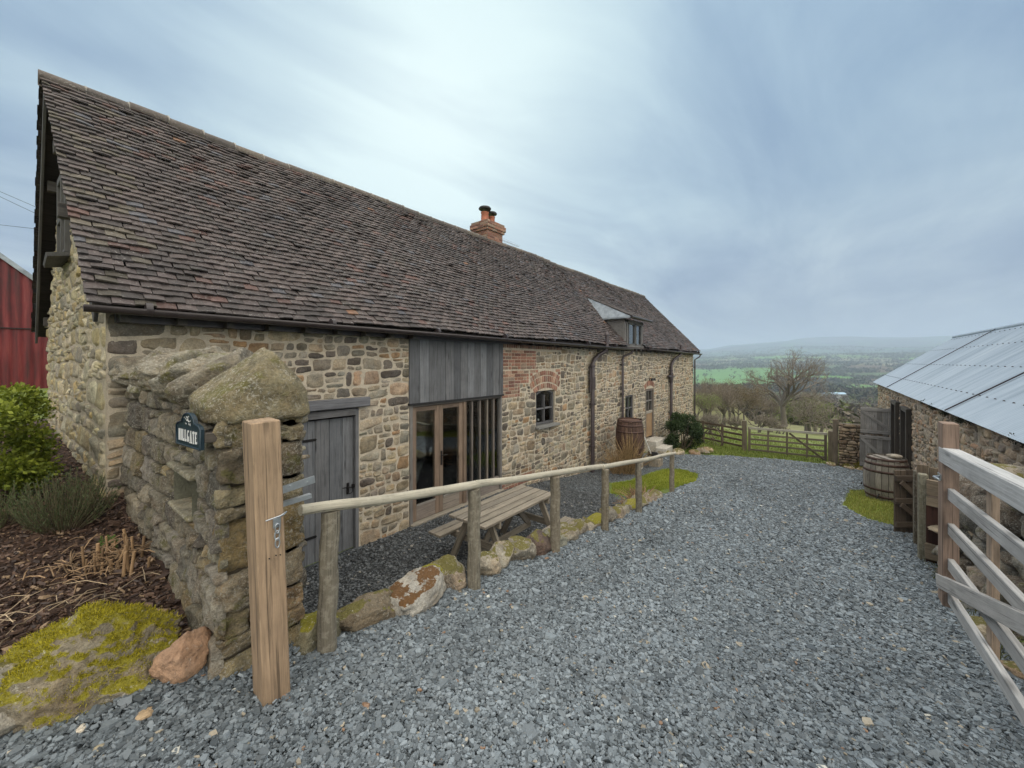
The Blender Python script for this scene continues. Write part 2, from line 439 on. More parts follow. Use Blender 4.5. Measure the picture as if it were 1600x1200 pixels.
# ------------------------------------------------------------------ terrain
def smooth(a, b, x):
    t = np.clip((x - a) / (b - a), 0, 1); return t * t * (3 - 2 * t)
def hdrive(X):
    return np.interp(X, [-60, -8, 0, 6.5, 20, 74, 400], [-6, .6, 1.6, 2.51, 4.0, 10.1, 46])
def hhouse(X):
    return np.interp(X, [-60, 1, 6.5, 10.5, 16, 22.5, 74, 400], [2.77, 2.77, 2.77, 3.28, 3.55, 4.15, 10.1, 46])
def H(X, Y):
    """ground height (world z) near the yard"""
    X = np.asarray(X, float); Y = np.asarray(Y, float)
    hd = hdrive(X); hh = hhouse(X)
    ys = np.interp(X, [7, 11], [2.46, 1.7]); ye = np.interp(X, [7, 11], [2.74, 4.6])
    t = np.where(X > 1.0, smooth(ys, ye, Y), 0)
    h = hd * (1 - t) + hh * t
    bed = np.interp(Y, [2.3, 2.5, 4.2, 5.4, 10, 40], [1.66, 1.6, 1.5, 1.32, 1.1, 0.2])
    tb = smooth(2.25, 2.55, Y) * (X <= 1.0)
    h = h * (1 - tb) + bed * tb
    # behind the house
    tb2 = smooth(11.5, 16, Y) * (X > 1.0)
    h = h * (1 - tb2) + (1.2 + .06 * np.maximum(X, 0)) * tb2
    # right bank towards the outbuilding
    tr = smooth(-1.15, -1.75, Y) * smooth(7.2, 5.2, X) * smooth(-2, 1, X)
    h = h - .35 * tr
    P = np.stack([X, Y, X * 0], -1)
    h = h + fbm(P, 1.3, 3, 3) * .025 + fbm(P, 6, 2, 9) * .006
    # far edge of the pasture rolls
    h = h + fbm(P, .04, 2, 5) * 1.2 * smooth(28, 60, np.hypot(X, Y))
    return C - h
def Hs(x, y): return float(H(np.array([x]), np.array([y]))[0])

def inpoly(X, Y, poly):
    r = np.zeros(np.shape(X), bool); n = len(poly); j = n - 1
    for i in range(n):
        xi, yi = poly[i]; xj, yj = poly[j]
        with np.errstate(divide='ignore', invalid='ignore'):
            c = ((yi > Y) != (yj > Y)) & (X < (xj - xi) * (Y - yi) / ((yj - yi) if yj != yi else 1e-9) + xi)
        r ^= c; j = i
    return r
LAWN1 = [(8.35, 3.75), (8.6, 3.1), (9.5, 2.62), (10.6, 2.5), (11.8, 2.75), (12.5, 3.3), (12.4, 3.8), (11, 4.0), (9.5, 4.25)]
LAWN2 = [(9.25, -1.0), (9.6, -.62), (10.5, -.33), (11.7, -.45), (12.9, -.55), (13.5, -1.1), (12.4, -1.9), (9.3, -1.9)]
DRIVE = [(-7, -1.2), (-7, 5.5), (-3, 4.6), (-1.2, 3.6), (-.06, 2.98), (.2, 2.7), (.62, 2.47), (1.0, 2.42), (1.02, 2.56), (8.0, 2.56), (9.0, 2.56), (10.6, 2.48), (11.9, 2.72),
         (12.6, 3.3), (12.5, 3.9), (11, 4.1), (9.5, 4.35), (8.3, 3.85), (7.9, 3.2), (7.9, 5.5), (14.8, 5.5), (15.6, 4.2), (16.2, 3.6), (17.4, 2.7), (18.6, 1.2), (19, 0), (18.6, -1.2), (13.6, -2.0), (13.5, -1.1), (12.9, -.52),
         (11.7, -.42), (10.5, -.3), (9.55, -.6), (9.2, -1.0), (8.9, -1.9), (8.2, -1.9), (8.2, -1.05), (5.4, -1.05), (4.0, -1.0), (0, -1.2)]
TERR = [(1.0, 2.56), (7.9, 2.56), (7.9, 5.5), (1.0, 5.5)]
BED = [(-8, 6), (-3.05, 4.6), (-1.2, 3.6), (-.06, 2.98), (.2, 2.7), (.62, 2.47), (1.0, 2.42), (1.0, 5.6), (.7, 11.5), (-8, 11.5)]

def axis(lo, hi, segs):
    pts = []
    for a, b, st in segs: pts += list(np.arange(a, b - 1e-6, st))
    return np.array(sorted(set([round(p, 4) for p in pts] + [hi])))
gx = axis(0, 95, [(-60, -8, 4), (-8, -1.5, .5), (-1.5, 9, .06), (9, 20, .12), (20, 30, .5), (30, 95, 2.5)])
gy = axis(0, 60, [(-60, -6, 4), (-6, -2.5, .5), (-2.5, 6.2, .06), (6.2, 14, .4), (14, 60, 3)])
GX, GY = np.meshgrid(gx, gy, indexing='ij')
# wavy zone edges
WX = GX + fbm(np.stack([GX, GY, GX * 0], -1), 3.1, 3, 21) * .12; WY = GY + fbm(np.stack([GX, GY, GX * 0 + 5], -1), 3.1, 3, 22) * .12
GZ = H(GX, GY)
VV = np.stack([GX, GY, GZ], -1).reshape(-1, 3)
nx, ny = GX.shape
ii, jj = np.meshgrid(np.arange(nx - 1), np.arange(ny - 1), indexing='ij')
quads = np.stack([ii * ny + jj, (ii + 1) * ny + jj, (ii + 1) * ny + jj + 1, ii * ny + jj + 1], -1).reshape(-1, 4)
cx = (GX[:-1, :-1] + GX[1:, 1:]).reshape(-1) / 2; cy = (GY[:-1, :-1] + GY[1:, 1:]).reshape(-1) / 2
wx = cx + fbm(np.stack([cx, cy, cx * 0], -1), 3.1, 3, 21) * .06; wy = cy + fbm(np.stack([cx, cy, cx * 0 + 5], -1), 3.1, 3, 22) * .06
zone = np.zeros(len(cx), int)
zone[inpoly(cx, cy, BED)] = 3
zone[inpoly(cx, cy, TERR)] = 2
zone[inpoly(wx, wy, DRIVE)] = 1
zone[inpoly(wx, wy, LAWN1)] = 4; zone[inpoly(wx, wy, LAWN2)] = 4
def sub(mask, name, mat, col):
    q = quads[mask]; u, inv = np.unique(q, return_inverse=True)
    mb = M(); mb.add(VV[u], [inv.reshape(-1, 4)], col(VV[u]) if callable(col) else col, True)
    return solo(mb, name, mat, kind='structure', origin=(0, 0, 0))
def grasscol(V):
    n = fbm(V, .3, 4, 31)[:, None]
    near = np.clip((V[:, :1] - 26) / 30, 0, 1)
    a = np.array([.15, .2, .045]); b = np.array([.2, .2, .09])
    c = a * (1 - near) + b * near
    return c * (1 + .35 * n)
sub(zone == 0, 'ground', MT['ground'], grasscol)
sub(zone == 1, 'gravel_drive', MT['gravel'], (.2, .2, .2))
sub(zone == 2, 'terrace', MT['gravel2'], (.1, .1, .1))
sub(zone == 3, 'garden_bed', MT['mulch'], (.1, .07, .05))
sub(zone == 4, 'lawn', MT['ground'], (.2, .27, .035))

# far valley in a polar sheet
def Hfar(r, a):
    """r distance, a heading (radians from +X)"""
    rr = [50, 75, 95, 130, 200, 350, 600, 1000, 1500, 2000, 3000, 4200, 6000, 7000, 9500, 14000]
    hh = [8.6, 11.6, 14.5, 20, 29, 39, 46, 52, 38, 22, -25, -90, -240, -330, -300, -200]
    z = -np.interp(r, rr, hh)
    adeg = np.degrees(a)
    k = np.interp(adeg, [-60, -30, -12, -3, 4, 9, 13, 20, 60], [.5, .7, .85, 1.0, .97, .8, .55, .45, .4])
    z = np.where(z > 0, z * k, z)
    P = np.stack([r * np.cos(a), r * np.sin(a), r * 0], -1)
    z = z + fbm(P, .0016, 3, 41) * np.interp(r, [100, 1000, 5000], [0, 7, 45])
    return C + z
ra = np.concatenate([np.geomspace(62, 9000, 190), [12000, 16000]])
aa = np.radians(np.concatenate([np.arange(-180, -18, 6), np.arange(-18, 24, .2), np.arange(24, 181, 6)]))
RA, AA = np.meshgrid(ra, aa, indexing='ij')
FZ = Hfar(RA, AA)
# keep the far sheet under the near one where they overlap
FX, FY = RA * np.cos(AA), RA * np.sin(AA)
inside = (FX < 94) & (FX > -59) & (abs(FY) < 59)
FZ = np.where(inside, np.minimum(FZ, H(FX, FY) - 1.0), FZ)
fs = RNG.random((900, 2)) * np.array([7000, 5600]) + np.array([60, -2400])
fcol = []
pal = [(.10, .20, .045), (.13, .27, .05), (.17, .2, .08), (.2, .19, .11), (.09, .13, .055), (.14, .11, .07), (.15, .24, .07), (.11, .12, .06)]
for k in range(len(fs)): fcol.append(np.array(pal[RNG.integers(len(pal))]) * RNG.uniform(.8, 1.15))
fcol = np.array(fcol)
def nearest2(P):
    W = P + np.stack([fbm(np.c_[P, P[:, 0] * 0], .004, 2, 61), fbm(np.c_[P, P[:, 0] * 0 + 9], .004, 2, 62)], -1) * 70
    i1 = np.zeros(len(P), int); dd = np.zeros(len(P))
    for a in range(0, len(P), 4000):
        d = np.hypot(W[a:a + 4000, None, 0] - fs[None, :, 0], W[a:a + 4000, None, 1] - fs[None, :, 1])
        o = np.argpartition(d, 1, axis=1)[:, :2]; d2 = np.take_along_axis(d, o, 1)
        sw = d2[:, 0] > d2[:, 1]
        i1[a:a + 4000] = np.where(sw, o[:, 1], o[:, 0]); dd[a:a + 4000] = abs(d2[:, 0] - d2[:, 1])
    return i1, dd
PF = np.stack([FX, FY], -1).reshape(-1, 2)
i1, dd = nearest2(PF)
fc = fcol[i1]
dr = RA.reshape(-1); da = np.degrees(AA).reshape(-1)
g1 = (dr > 1020) & (dr < 1720) & (da > 4.5 + .5 * np.sin(dr / 160)) & (da < 16); fc[g1] = (.12, .25, .075)
g2 = (dr > 700) & (dr < 1150) & (da < -1.0) & (da > -5.2); fc[g2] = (.13, .25, .07)
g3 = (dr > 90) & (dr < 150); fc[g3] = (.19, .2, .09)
g4 = dr > 3800; fc[g4] = fc[g4] * .35 + np.array([.035, .055, .07])  # farthest slopes tinted blue in their colour, imitating haze
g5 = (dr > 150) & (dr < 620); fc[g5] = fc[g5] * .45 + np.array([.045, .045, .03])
nr, na = RA.shape
ii, jj = np.meshgrid(np.arange(nr - 1), np.arange(na - 1), indexing='ij')
fq = np.stack([ii * na + jj, (ii + 1) * na + jj, (ii + 1) * na + jj + 1, ii * na + jj + 1], -1).reshape(-1, 4)
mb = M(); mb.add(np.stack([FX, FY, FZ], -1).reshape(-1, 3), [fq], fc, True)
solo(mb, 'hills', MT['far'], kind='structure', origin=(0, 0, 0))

# ------------------------------------------------------------------ scatter: slate chips, mulch, grass
def chips(P, size, aspect, thick, tilt, cols, name, mat, zoff=.004, label=None, kinds='stuff', sides=5):
    n = len(P)
    ang = RNG.random((n, 1)) * 6.283 + np.arange(sides)[None] * 6.283 / sides + RNG.uniform(-.35, .35, (n, sides))
    rad = size[:, None] * RNG.uniform(.65, 1.1, (n, sides))
    px = np.cos(ang) * rad; py = np.sin(ang) * rad * aspect[:, None]
    th = thick[:, None]
    top = np.stack([px * .94, py * .94, np.broadcast_to(th, px.shape)], -1); bot = np.stack([px, py, px * 0 - th * .5], -1)
    Q = np.concatenate([top, bot], 1)                     # n, 2s, 3
    az = RNG.random(n) * 6.283; ti = np.abs(RNG.normal(0, tilt, n)); sp = RNG.random(n) * 6.283
    cs, sn = np.cos(sp)[:, None], np.sin(sp)[:, None]
    x = Q[..., 0] * cs - Q[..., 1] * sn; y = Q[..., 0] * sn + Q[..., 1] * cs; z = Q[..., 2]
    ux, uy = np.cos(az)[:, None], np.sin(az)[:, None]      # tilt about horizontal axis perpendicular to (ux,uy)
    a = x * ux + y * uy; b = -x * uy + y * ux
    ct, st = np.cos(ti)[:, None], np.sin(ti)[:, None]
    a2 = a * ct + z * st; z2 = -a * st + z * ct
    x = a2 * ux - b * uy; y = a2 * uy + b * ux
    V = np.stack([x, y, z2], -1) + P[:, None, :]
    V[..., 2] += zoff
    base = (np.arange(n) * 2 * sides)[:, None]
    k = np.arange(sides); k1 = (k + 1) % sides
    F1 = base + k[None]
    F2 = (base[:, :, None] + np.stack([k + sides, k1 + sides, k1, k], -1)[None]).reshape(-1, 4)
    mb = M(); mb.add(V.reshape(-1, 3), [F1, F2], np.repeat(cols, 2 * sides, 0))
    return solo(mb, name, mat, label=label, kind=kinds, origin=(0, 0, 0), cat=None)

def sample(poly, n, dens):
    xs = [p[0] for p in poly]; ys = [p[1] for p in poly]; out = []
    tot = 0
    while tot < n:
        X = RNG.uniform(min(xs), max(xs), 200000); Y = RNG.uniform(min(ys), max(ys), 200000)
        w = dens(X, Y); k = (RNG.random(len(X)) < w) & inpoly(X, Y, poly)
        out.append(np.stack([X[k], Y[k]], -1)); tot += k.sum()
    return np.concatenate(out)[:n]
FWD = np.array([math.cos(R(38.5)), math.sin(R(38.5))])
def vis(X, Y, far, falloff=1.3):
    f = X * FWD[0] + Y * FWD[1]; l = -X * FWD[1] + Y * FWD[0]
    d = np.hypot(X, Y)
    return np.where((f > .9) & (abs(l) < 1.45 * f + .25) & (d < far), np.minimum(1, (2.6 / np.maximum(d, .1)) ** falloff), 0)
DR2 = [(-.6, -1.1), (-1, 3.5), (-.06, 3.05), (.2, 2.8), (.66, 2.52), (1.0, 2.5), (1.02, 2.6), (7.95, 2.6), (9.0, 2.6), (10.6, 2.5), (12.0, 2.72), (12.6, 3.4), (15, 4.9), (16.2, 3.6), (18.6, 1.2), (18.6, -1.2), (13.5, -1.1), (12.9, -.5), (11.7, -.4), (10.5, -.3), (9.55, -.6), (9.2, -1.1), (5.4, -1.15), (4.0, -1.1)]
NCH = 215000
XY = sample(DR2, NCH, lambda X, Y: vis(X, Y, 22, 1.3))
d = np.hypot(XY[:, 0], XY[:, 1])
P = np.c_[XY, H(XY[:, 0], XY[:, 1]) + RNG.uniform(0, .012, NCH)]
sz = RNG.lognormal(math.log(.0116), .36, NCH) * (1 + .085 * np.maximum(0, d - 2.2))
big = RNG.random(NCH) < .012; sz[big] *= 1.7
sz = np.clip(sz, .006, .06)
cA = np.array([.055, .067, .076]); cB = np.array([.265, .31, .345])
t = RNG.beta(1.6, 2.0, NCH)[:, None]
cols = cA * (1 - t) + cB * t
cols *= (1 + .3 * fbm(P, .8, 3, 71) - .1 * np.exp(-((P[:, 1] - .35) / .2) ** 2) - .1 * np.exp(-((P[:, 1] - 1.75) / .2) ** 2))[:, None]
kk = RNG.random(NCH)
cols[kk < .012] = np.array([.36, .32, .25]) * RNG.uniform(.6, 1.2, ((kk < .012).sum(), 1))
cols[(kk > .02) & (kk < .022)] = (.26, .16, .1)
cols[(kk > .027) & (kk < .0285)] = (.55, .55, .5)
chips(P, sz, RNG.uniform(.5, .95, NCH), sz * RNG.uniform(.15, .4, NCH), .42, cols, 'slate_gravel', MT['chip'], label='loose blue grey slate chippings spread over the drive')
# terrace chips: finer and darker
NT2 = 26000
XY = sample([(1.05, 2.75), (8.0, 2.75), (8.6, 3.1), (8.3, 3.8), (9.5, 4.4), (13, 4.3), (14.5, 5.4), (1.05, 5.4)], NT2, lambda X, Y: np.minimum(1, (4 / np.hypot(X, Y)) ** 1.1))
P = np.c_[XY, H(XY[:, 0], XY[:, 1]) + RNG.uniform(0, .008, NT2)]
sz = RNG.lognormal(math.log(.017), .3, NT2)
cols = np.array([.078, .086, .092]) * RNG.uniform(.5, 2.1, (NT2, 1))
kk = RNG.random(NT2); cols[kk < .02] = (.3, .29, .26)
chips(P, sz, RNG.uniform(.5, .95, NT2), sz * .3, .3, cols, 'terrace_gravel', MT['chip'], label='darker fine slate gravel on the sunken terrace by the barn')
# mulch
NM = 22000
XY = sample([(-4, 7.5), (-3.0, 4.6), (-1.2, 3.7), (-.05, 3.0), (.2, 2.8), (.6, 2.6), (.66, 5.3), (.45, 9), (-4, 9)], NM, lambda X, Y: np.minimum(1, (3 / np.hypot(X, Y)) ** 2) * ((X - .8) > -.42 * Y - .9))
P = np.c_[XY, H(XY[:, 0], XY[:, 1]) + RNG.uniform(0, .02, NM)]
sz = RNG.lognormal(math.log(.017), .45, NM)
t = RNG.random(NM)[:, None] ** 2
cols = np.array([.03, .017, .013]) * (1 - t) + np.array([.16, .1, .07]) * t
kk = RNG.random(NM); cols[kk < .08] = np.array([.3, .21, .13])
chips(P, sz, RNG.uniform(.12, .6, NM), sz * .22, .45, cols, 'bark_mulch', MT['chip'], label='dark bark mulch covering the garden bed')

def blades(P, hgt, wid, cols, name, label, lean=.5, parent=None, kind='stuff', dirn=None, mat=None):
    n = len(P); az = RNG.random(n) * 6.283; ln = np.abs(RNG.normal(0, lean, n))
    if dirn is not None: L = dirn * hgt[:, None]
    else: L = np.stack([np.cos(az) * ln, np.sin(az) * ln, np.ones(n)], -1) * hgt[:, None]
    a2 = RNG.random(n) * 6.283
    W = np.stack([np.cos(a2), np.sin(a2), a2 * 0], -1) * wid[:, None]
    mid = P + L * .55; mid[:, 2] += hgt * .05
    V = np.stack([P - W, P + W, mid + W * .7, mid - W * .7, P + L - np.array([0, 0, 1]) * (hgt * ln * .25)[:, None]], 1)
    b = (np.arange(n) * 5)[:, None]
    mb = M(); mb.add(V.reshape(-1, 3), [b + np.array([[0, 1, 2, 3]]), b + np.array([[3, 2, 4]])], np.repeat(cols, 5, 0), True)
    if parent is not None: return part(mb, name, mat or MT['grass'], parent)
    return solo(mb, name, mat or MT['grass'], label=label, kind=kind, origin=(0, 0, 0))
def grass_on(poly, n, hgt, wid, ca, cb, name, label, dens=lambda X, Y: X * 0 + 1, hv=.5):
    XY = sample(poly, n, dens); P = np.c_[XY, H(XY[:, 0], XY[:, 1]) - .005]
    t = (np.clip(.5 + .6 * fbm(P, 1.2, 3, 77) + RNG.normal(0, .2, n), 0, 1))[:, None]
    cols = np.array(ca) * (1 - t) + np.array(cb) * t
    blades(P, hgt * RNG.uniform(1 - hv, 1 + hv, n), np.full(n, wid), cols, name, label)
grass_on(LAWN1, 16000, .05, .006, (.15, .21, .02), (.42, .44, .075), 'grass', 'bright green mown grass patch between fence and barn')
grass_on(LAWN2, 9000, .055, .006, (.16, .2, .03), (.42, .41, .12), 'grass', 'short green and straw coloured grass beside the right hand barrel')
grow = lambda poly, f: [((x - sum(p[0] for p in poly) / len(poly)) * f + sum(p[0] for p in poly) / len(poly), (y - sum(p[1] for p in poly) / len(poly)) * f + sum(p[1] for p in poly) / len(poly)) for x, y in poly]
grass_on(grow(LAWN1, 1.13), 1800, .035, .006, (.13, .2, .02), (.28, .34, .05), 'grass', 'stray grass tufts creeping into the gravel around the lawn by the fence')
grass_on(grow(LAWN2, 1.16), 1300, .04, .006, (.14, .18, .03), (.33, .33, .1), 'grass', 'stray grass tufts in the gravel around the right hand barrel patch')
FLD = [(16.3, 5.2), (16.3, 3.6), (17.4, 2.7), (18.6, 1.2), (19, 0), (18.6, -1.2), (18.6, -3), (34, -6), (40, 12), (22.6, 12), (22.6, 5.2)]
grass_on(FLD, 30000, .10, .013, (.11, .17, .03), (.27, .3, .075), 'grass', 'rough meadow grass around and beyond the far gate', dens=lambda X, Y: np.minimum(1, (18.5 / X) ** 3))
grass_on([(4.6, -1.02), (7.2, -1.0), (7.2, -1.9), (3.6, -1.9), (2.6, -1.3)], 2500, .06, .005, (.07, .09, .03), (.2, .19, .07), 'grass', 'sparse weedy grass at the foot of the right hand rubble bank')

# ------------------------------------------------------------------ rubble masonry
PAL_FRONT = [((.34, .29, .21), 5), ((.28, .255, .205), 5), ((.40, .34, .25), 4), ((.33, .22, .13), 1.2), ((.13, .115, .1), 2.2), ((.22, .205, .17), 4), ((.37, .285, .205), 1.8), ((.31, .29, .24), 3)]
PAL_GABLE = [((.41, .36, .225), 5), ((.34, .32, .24), 5), ((.44, .40, .29), 4), ((.27, .25, .2), 3), ((.40, .33, .18), 2)]
PAL_OLD = [((.25, .225, .17), 5), ((.28, .25, .18), 4), ((.15, .135, .11), 3), ((.32, .26, .15), 2), ((.27, .25, .205), 4)]
PAL_SHED = [((.40, .32, .24), 4), ((.34, .29, .23), 4), ((.44, .34, .25), 3), ((.28, .24, .2), 2), ((.38, .25, .16), 1.5)]
PAL_BRICK = [((.31, .155, .105), 5), ((.37, .2, .14), 4), ((.24, .12, .09), 3), ((.3, .22, .165), 3), ((.42, .28, .2), 2)]
def pick(pal, n):
    w = np.array([p[1] for p in pal], float); i = RNG.choice(len(pal), n, p=w / w.sum())
    return np.array([p[0] for p in pal])[i] * RNG.uniform(.72, 1.25, (n, 1)) * RNG.uniform(.975, 1.025, (n, 3))
def rubble_layout(x0, x1, z0, z1, holes=(), rowh=(.1, .2), w=(.14, .36), wave=.035, split=.25, seed=0):
    """returns corners (n,4,2) in wall coordinates, counter-clockwise from lower left"""
    rg = np.random.default_rng(seed); zs = [z0]
    while zs[-1] < z1 - rowh[0] * .6: zs.append(zs[-1] + rg.uniform(*rowh))
    zs[-1] = z1
    def zb(k, x):
        if k == 0 or k == len(zs) - 1: return zs[k]
        return zs[k] + wave * float(vnoise(np.array([[x * 1.9, k * 7.1, seed]]))[0]) + .4 * wave * float(vnoise(np.array([[x * 6.1, k * 3.1, seed + 4]]))[0])
    out = []
    for k in range(len(zs) - 1):
        brk = {x0, x1}
        for h in holes:
            if h[3] > zs[k] - .05 and h[2] < zs[k + 1] + .05:
                for q in (h[0], h[1]):
                    if x0 < q < x1: brk.add(q)
        brk = sorted(brk)
        for a, b in zip(brk[:-1], brk[1:]):
            if b - a < .05: continue
            m = (a + b) / 2; lo, hi = -1e9, 1e9
            for h in holes:
                if h[0] < m < h[1]:
                    if h[2] <= zs[k] + .03 and h[3] >= zs[k + 1] - .03: lo, hi = 1, 0; break
                    if h[3] > zs[k] - .05 and h[3] < zs[k + 1] and h[2] < zs[k]: lo = max(lo, h[3])
                    elif h[2] < zs[k + 1] + .05 and h[2] > zs[k]: hi = min(hi, h[2])
                    elif h[3] > zs[k] and h[2] < zs[k + 1]: lo, hi = 1, 0; break
            if lo > hi: continue
            rh = zs[k + 1] - zs[k]
            xs = [a]
            while xs[-1] < b - 1e-6:
                ww = rg.uniform(*w) * (.75 + .5 * rh / rowh[1])
                nxt = xs[-1] + ww
                if nxt > b - w[0] * .7: nxt = b
                xs.append(nxt)
            jit = [0] + [rg.uniform(-.018, .018) for _ in xs[1:-1]] + [0]
            for i in range(len(xs) - 1):
                xl0, xl1 = xs[i] + jit[i], xs[i] - jit[i]; xr0, xr1 = xs[i + 1] + jit[i + 1], xs[i + 1] - jit[i + 1]
                c = [[xl0, zb(k, xl0)], [xr0, zb(k, xr0)], [xr1, zb(k + 1, xr1)], [xl1, zb(k + 1, xl1)]]
                for q in c: q[1] = min(max(q[1], lo), hi)
                if max(c[2][1], c[3][1]) - min(c[0][1], c[1][1]) < .035: continue
                def rec(c, dpt):
                    w_ = abs(c[1][0] - c[0][0]); h_ = (c[2][1] + c[3][1] - c[0][1] - c[1][1]) / 2; mn = rowh[0] * .5
                    if dpt < 3 and (rg.random() < split * (1.2 if h_ > w_ * .75 else .5)) and h_ > 2 * mn:
                        t = rg.uniform(.3, .7); t2 = min(.8, max(.2, t + rg.uniform(-.1, .1)))
                        l = [c[0][j] * (1 - t) + c[3][j] * t for j in (0, 1)]; r = [c[1][j] * (1 - t2) + c[2][j] * t2 for j in (0, 1)]
                        rec([c[0], c[1], r, l], dpt + 1); rec([l, r, c[2], c[3]], dpt + 1)
                    elif dpt < 3 and w_ > w[0] * 1.3 and (rg.random() < split * (1.1 if w_ > h_ * 1.5 else .4) or w_ > h_ * 3.2):
                        t = rg.uniform(.3, .7); t2 = min(.8, max(.2, t + rg.uniform(-.08, .08)))
                        l = [c[0][j] * (1 - t) + c[1][j] * t for j in (0, 1)]; r = [c[3][j] * (1 - t2) + c[2][j] * t2 for j in (0, 1)]
                        rec([c[0], l, r, c[3]], dpt + 1); rec([l, c[1], c[2], r], dpt + 1)
                    else: out.append(c)
                rec(c, 0)
    return np.array(out)
def patches(mb, cor, T, cols, gap=.012, nu=7, nv=6, bulge=.022, rough=.01, sq=(.25, .7), seed=0, tilt=.006, base=-.012, fs=9.0, power=.45):
    n = len(cor)
    if n == 0: return
    u = np.linspace(-1, 1, nu); v = np.linspace(-1, 1, nv); U, V = np.meshgrid(u, v, indexing='ij')
    k = RNG.uniform(sq[0], sq[1], (n, 1, 1))
    Us = U[None] * np.sqrt(1 - k * V[None] ** 2 / 2); Vs = V[None] * np.sqrt(1 - k * U[None] ** 2 / 2)
    # inset by gap
    cen = cor.mean(1, keepdims=True); wdt = np.linalg.norm(cor[:, 1] - cor[:, 0], axis=1); hgt = np.linalg.norm(cor[:, 3] - cor[:, 0], axis=1)
    g = gap * RNG.uniform(.5, 1.5, (n, 1, 1))
    f = np.stack([np.clip(1 - 2 * g[:, 0, 0] / wdt, .3, 1), np.clip(1 - 2 * g[:, 0, 0] / hgt, .3, 1)], -1)[:, None, :]
    c = cen + (cor - cen) * f
    a = (Us + 1) / 2; b = (Vs + 1) / 2
    S = [((1 - a) * (1 - b)) * c[:, 0, j, None, None] + (a * (1 - b)) * c[:, 1, j, None, None] + (a * b) * c[:, 2, j, None, None] + ((1 - a) * b) * c[:, 3, j, None, None] for j in (0, 1)]
    e = (1 - np.abs(U) ** 5) * (1 - np.abs(V) ** 5)
    e = np.clip(e, 0, 1) ** power
    P = np.stack([S[0], S[1], np.broadcast_to(np.arange(n)[:, None, None] * 3.7, S[0].shape)], -1)
    bl = bulge * RNG.uniform(.5, 1.35, (n, 1, 1))
    # outline wobble
    wob = fbm(P + 50, fs * 1.2, 2, seed + 3)[..., None] * rough * .9
    h = base + (bl - base) * e[None] + (RNG.normal(0, tilt, (n, 1, 1)) * U[None] + RNG.normal(0, tilt, (n, 1, 1)) * V[None] + rough * fbm(P, fs, 3, seed)) * e[None]
    S0 = S[0] + wob[..., 0]; S1 = S[1] + np.roll(wob[..., 0], 1, 1) * .8
    W = T(S0, S1, h)
    Vt = W.reshape(-1, 3)
    i, j = np.meshgrid(np.arange(nu - 1), np.arange(nv - 1), indexing='ij')
    q = np.stack([i * nv + j, (i + 1) * nv + j, (i + 1) * nv + j + 1, i * nv + j + 1], -1).reshape(-1, 4)
    F = (np.arange(n)[:, None, None] * (nu * nv) + q[None]).reshape(-1, 4)
    mb.add(Vt, [F], np.repeat(cols, nu * nv, 0), True)
def plane_cells(mb, x0, x1, z0, z1, holes, T, depth, col, h=0.0, mi=0, side=True):
    """flat sheet with rectangular openings and reveals going back by depth"""
    xs = sorted({x0, x1} | {q for o in holes for q in o[:2] if x0 < q < x1}); zs = sorted({z0, z1} | {q for o in holes for q in o[2:] if z0 < q < z1})
    for a, b in zip(xs[:-1], xs[1:]):
        for c, d in zip(zs[:-1], zs[1:]):
            mx, mz = (a + b) / 2, (c + d) / 2
            if any(o[0] < mx < o[1] and o[2] < mz < o[3] for o in holes): continue
            P = T(np.array([a, b, b, a]), np.array([c, c, d, d]), np.full(4, h)); mb.add(P, [[0, 1, 2, 3]], col, mi=mi)
    if side:
        for o in holes:
            a, b, c, d = o
            for (p, q) in (((a, c), (b, c)), ((b, c), (b, d)), ((b, d), (a, d)), ((a, d), (a, c))):
                P = T(np.array([p[0], q[0], q[0], p[0]]), np.array([p[1], q[1], q[1], p[1]]), np.array([h, h, h - depth, h - depth])); mb.add(P, [[0, 1, 2, 3]], col, mi=mi)

D = 5.42; XE = 22.4; XW = .51; EZ = 3.30; YE = 5.13; YR = 8.16; ZR = 6.59
TF = lambda s, t, h: np.stack([s, D - h, t], -1)                 # facade
barn = thing('stone_barn', 'long converted stone barn with steep clay tiled roof and brick chimney', 'barn', (XW, D, -.1))
HOLES = [(2.28, 3.14, -.12, 2.12), (4.05, 6.46, -.02, 3.3), (7.74, 8.6, 1.2, 2.08), (13.2, 14.0, .64, 1.6), (15.2, 16.15, -.3, 1.72)]
LINTEL = (2.05, 3.28, 2.12, 2.27)
BRK = [  # brick patches treated as openings for the stones: (x0,x1,z0,z1)
    (6.46, 7.75, 2.62, 3.06), (6.46, 7.45, 2.3, 2.62), (6.46, 7.1, 2.0, 2.3), (6.46, 8.9, 3.06, 3.3), (7.5, 8.88, 2.08, 2.62), (6.46, 7.7, -.02, .22), (15.05, 16.3, 1.72, 2.02)]
mb = M()
plane_cells(mb, XW, XE, -1.6, EZ + .02, HOLES, TF, .22, (.60, .53, .42), -.002)
# wide rough plinth line and mortar body ends
mb.quad((XE, D, -1.6), (XE, 10.9, -1.6), (XE, 10.9, EZ), (XE, D, EZ), (.4, .34, .25))
mb.add([(XE, D, EZ), (XE, 10.9, EZ), (XE, YR, ZR - .12)], [[0, 1, 2]], (.4, .34, .25))
mb.quad((XW - .2, 10.9, -1.6), (XE, 10.9, -1.6), (XE, 10.9, EZ), (XW - .2, 10.9, EZ), (.4, .34, .25))
holes2 = HOLES + [LINTEL] + BRK
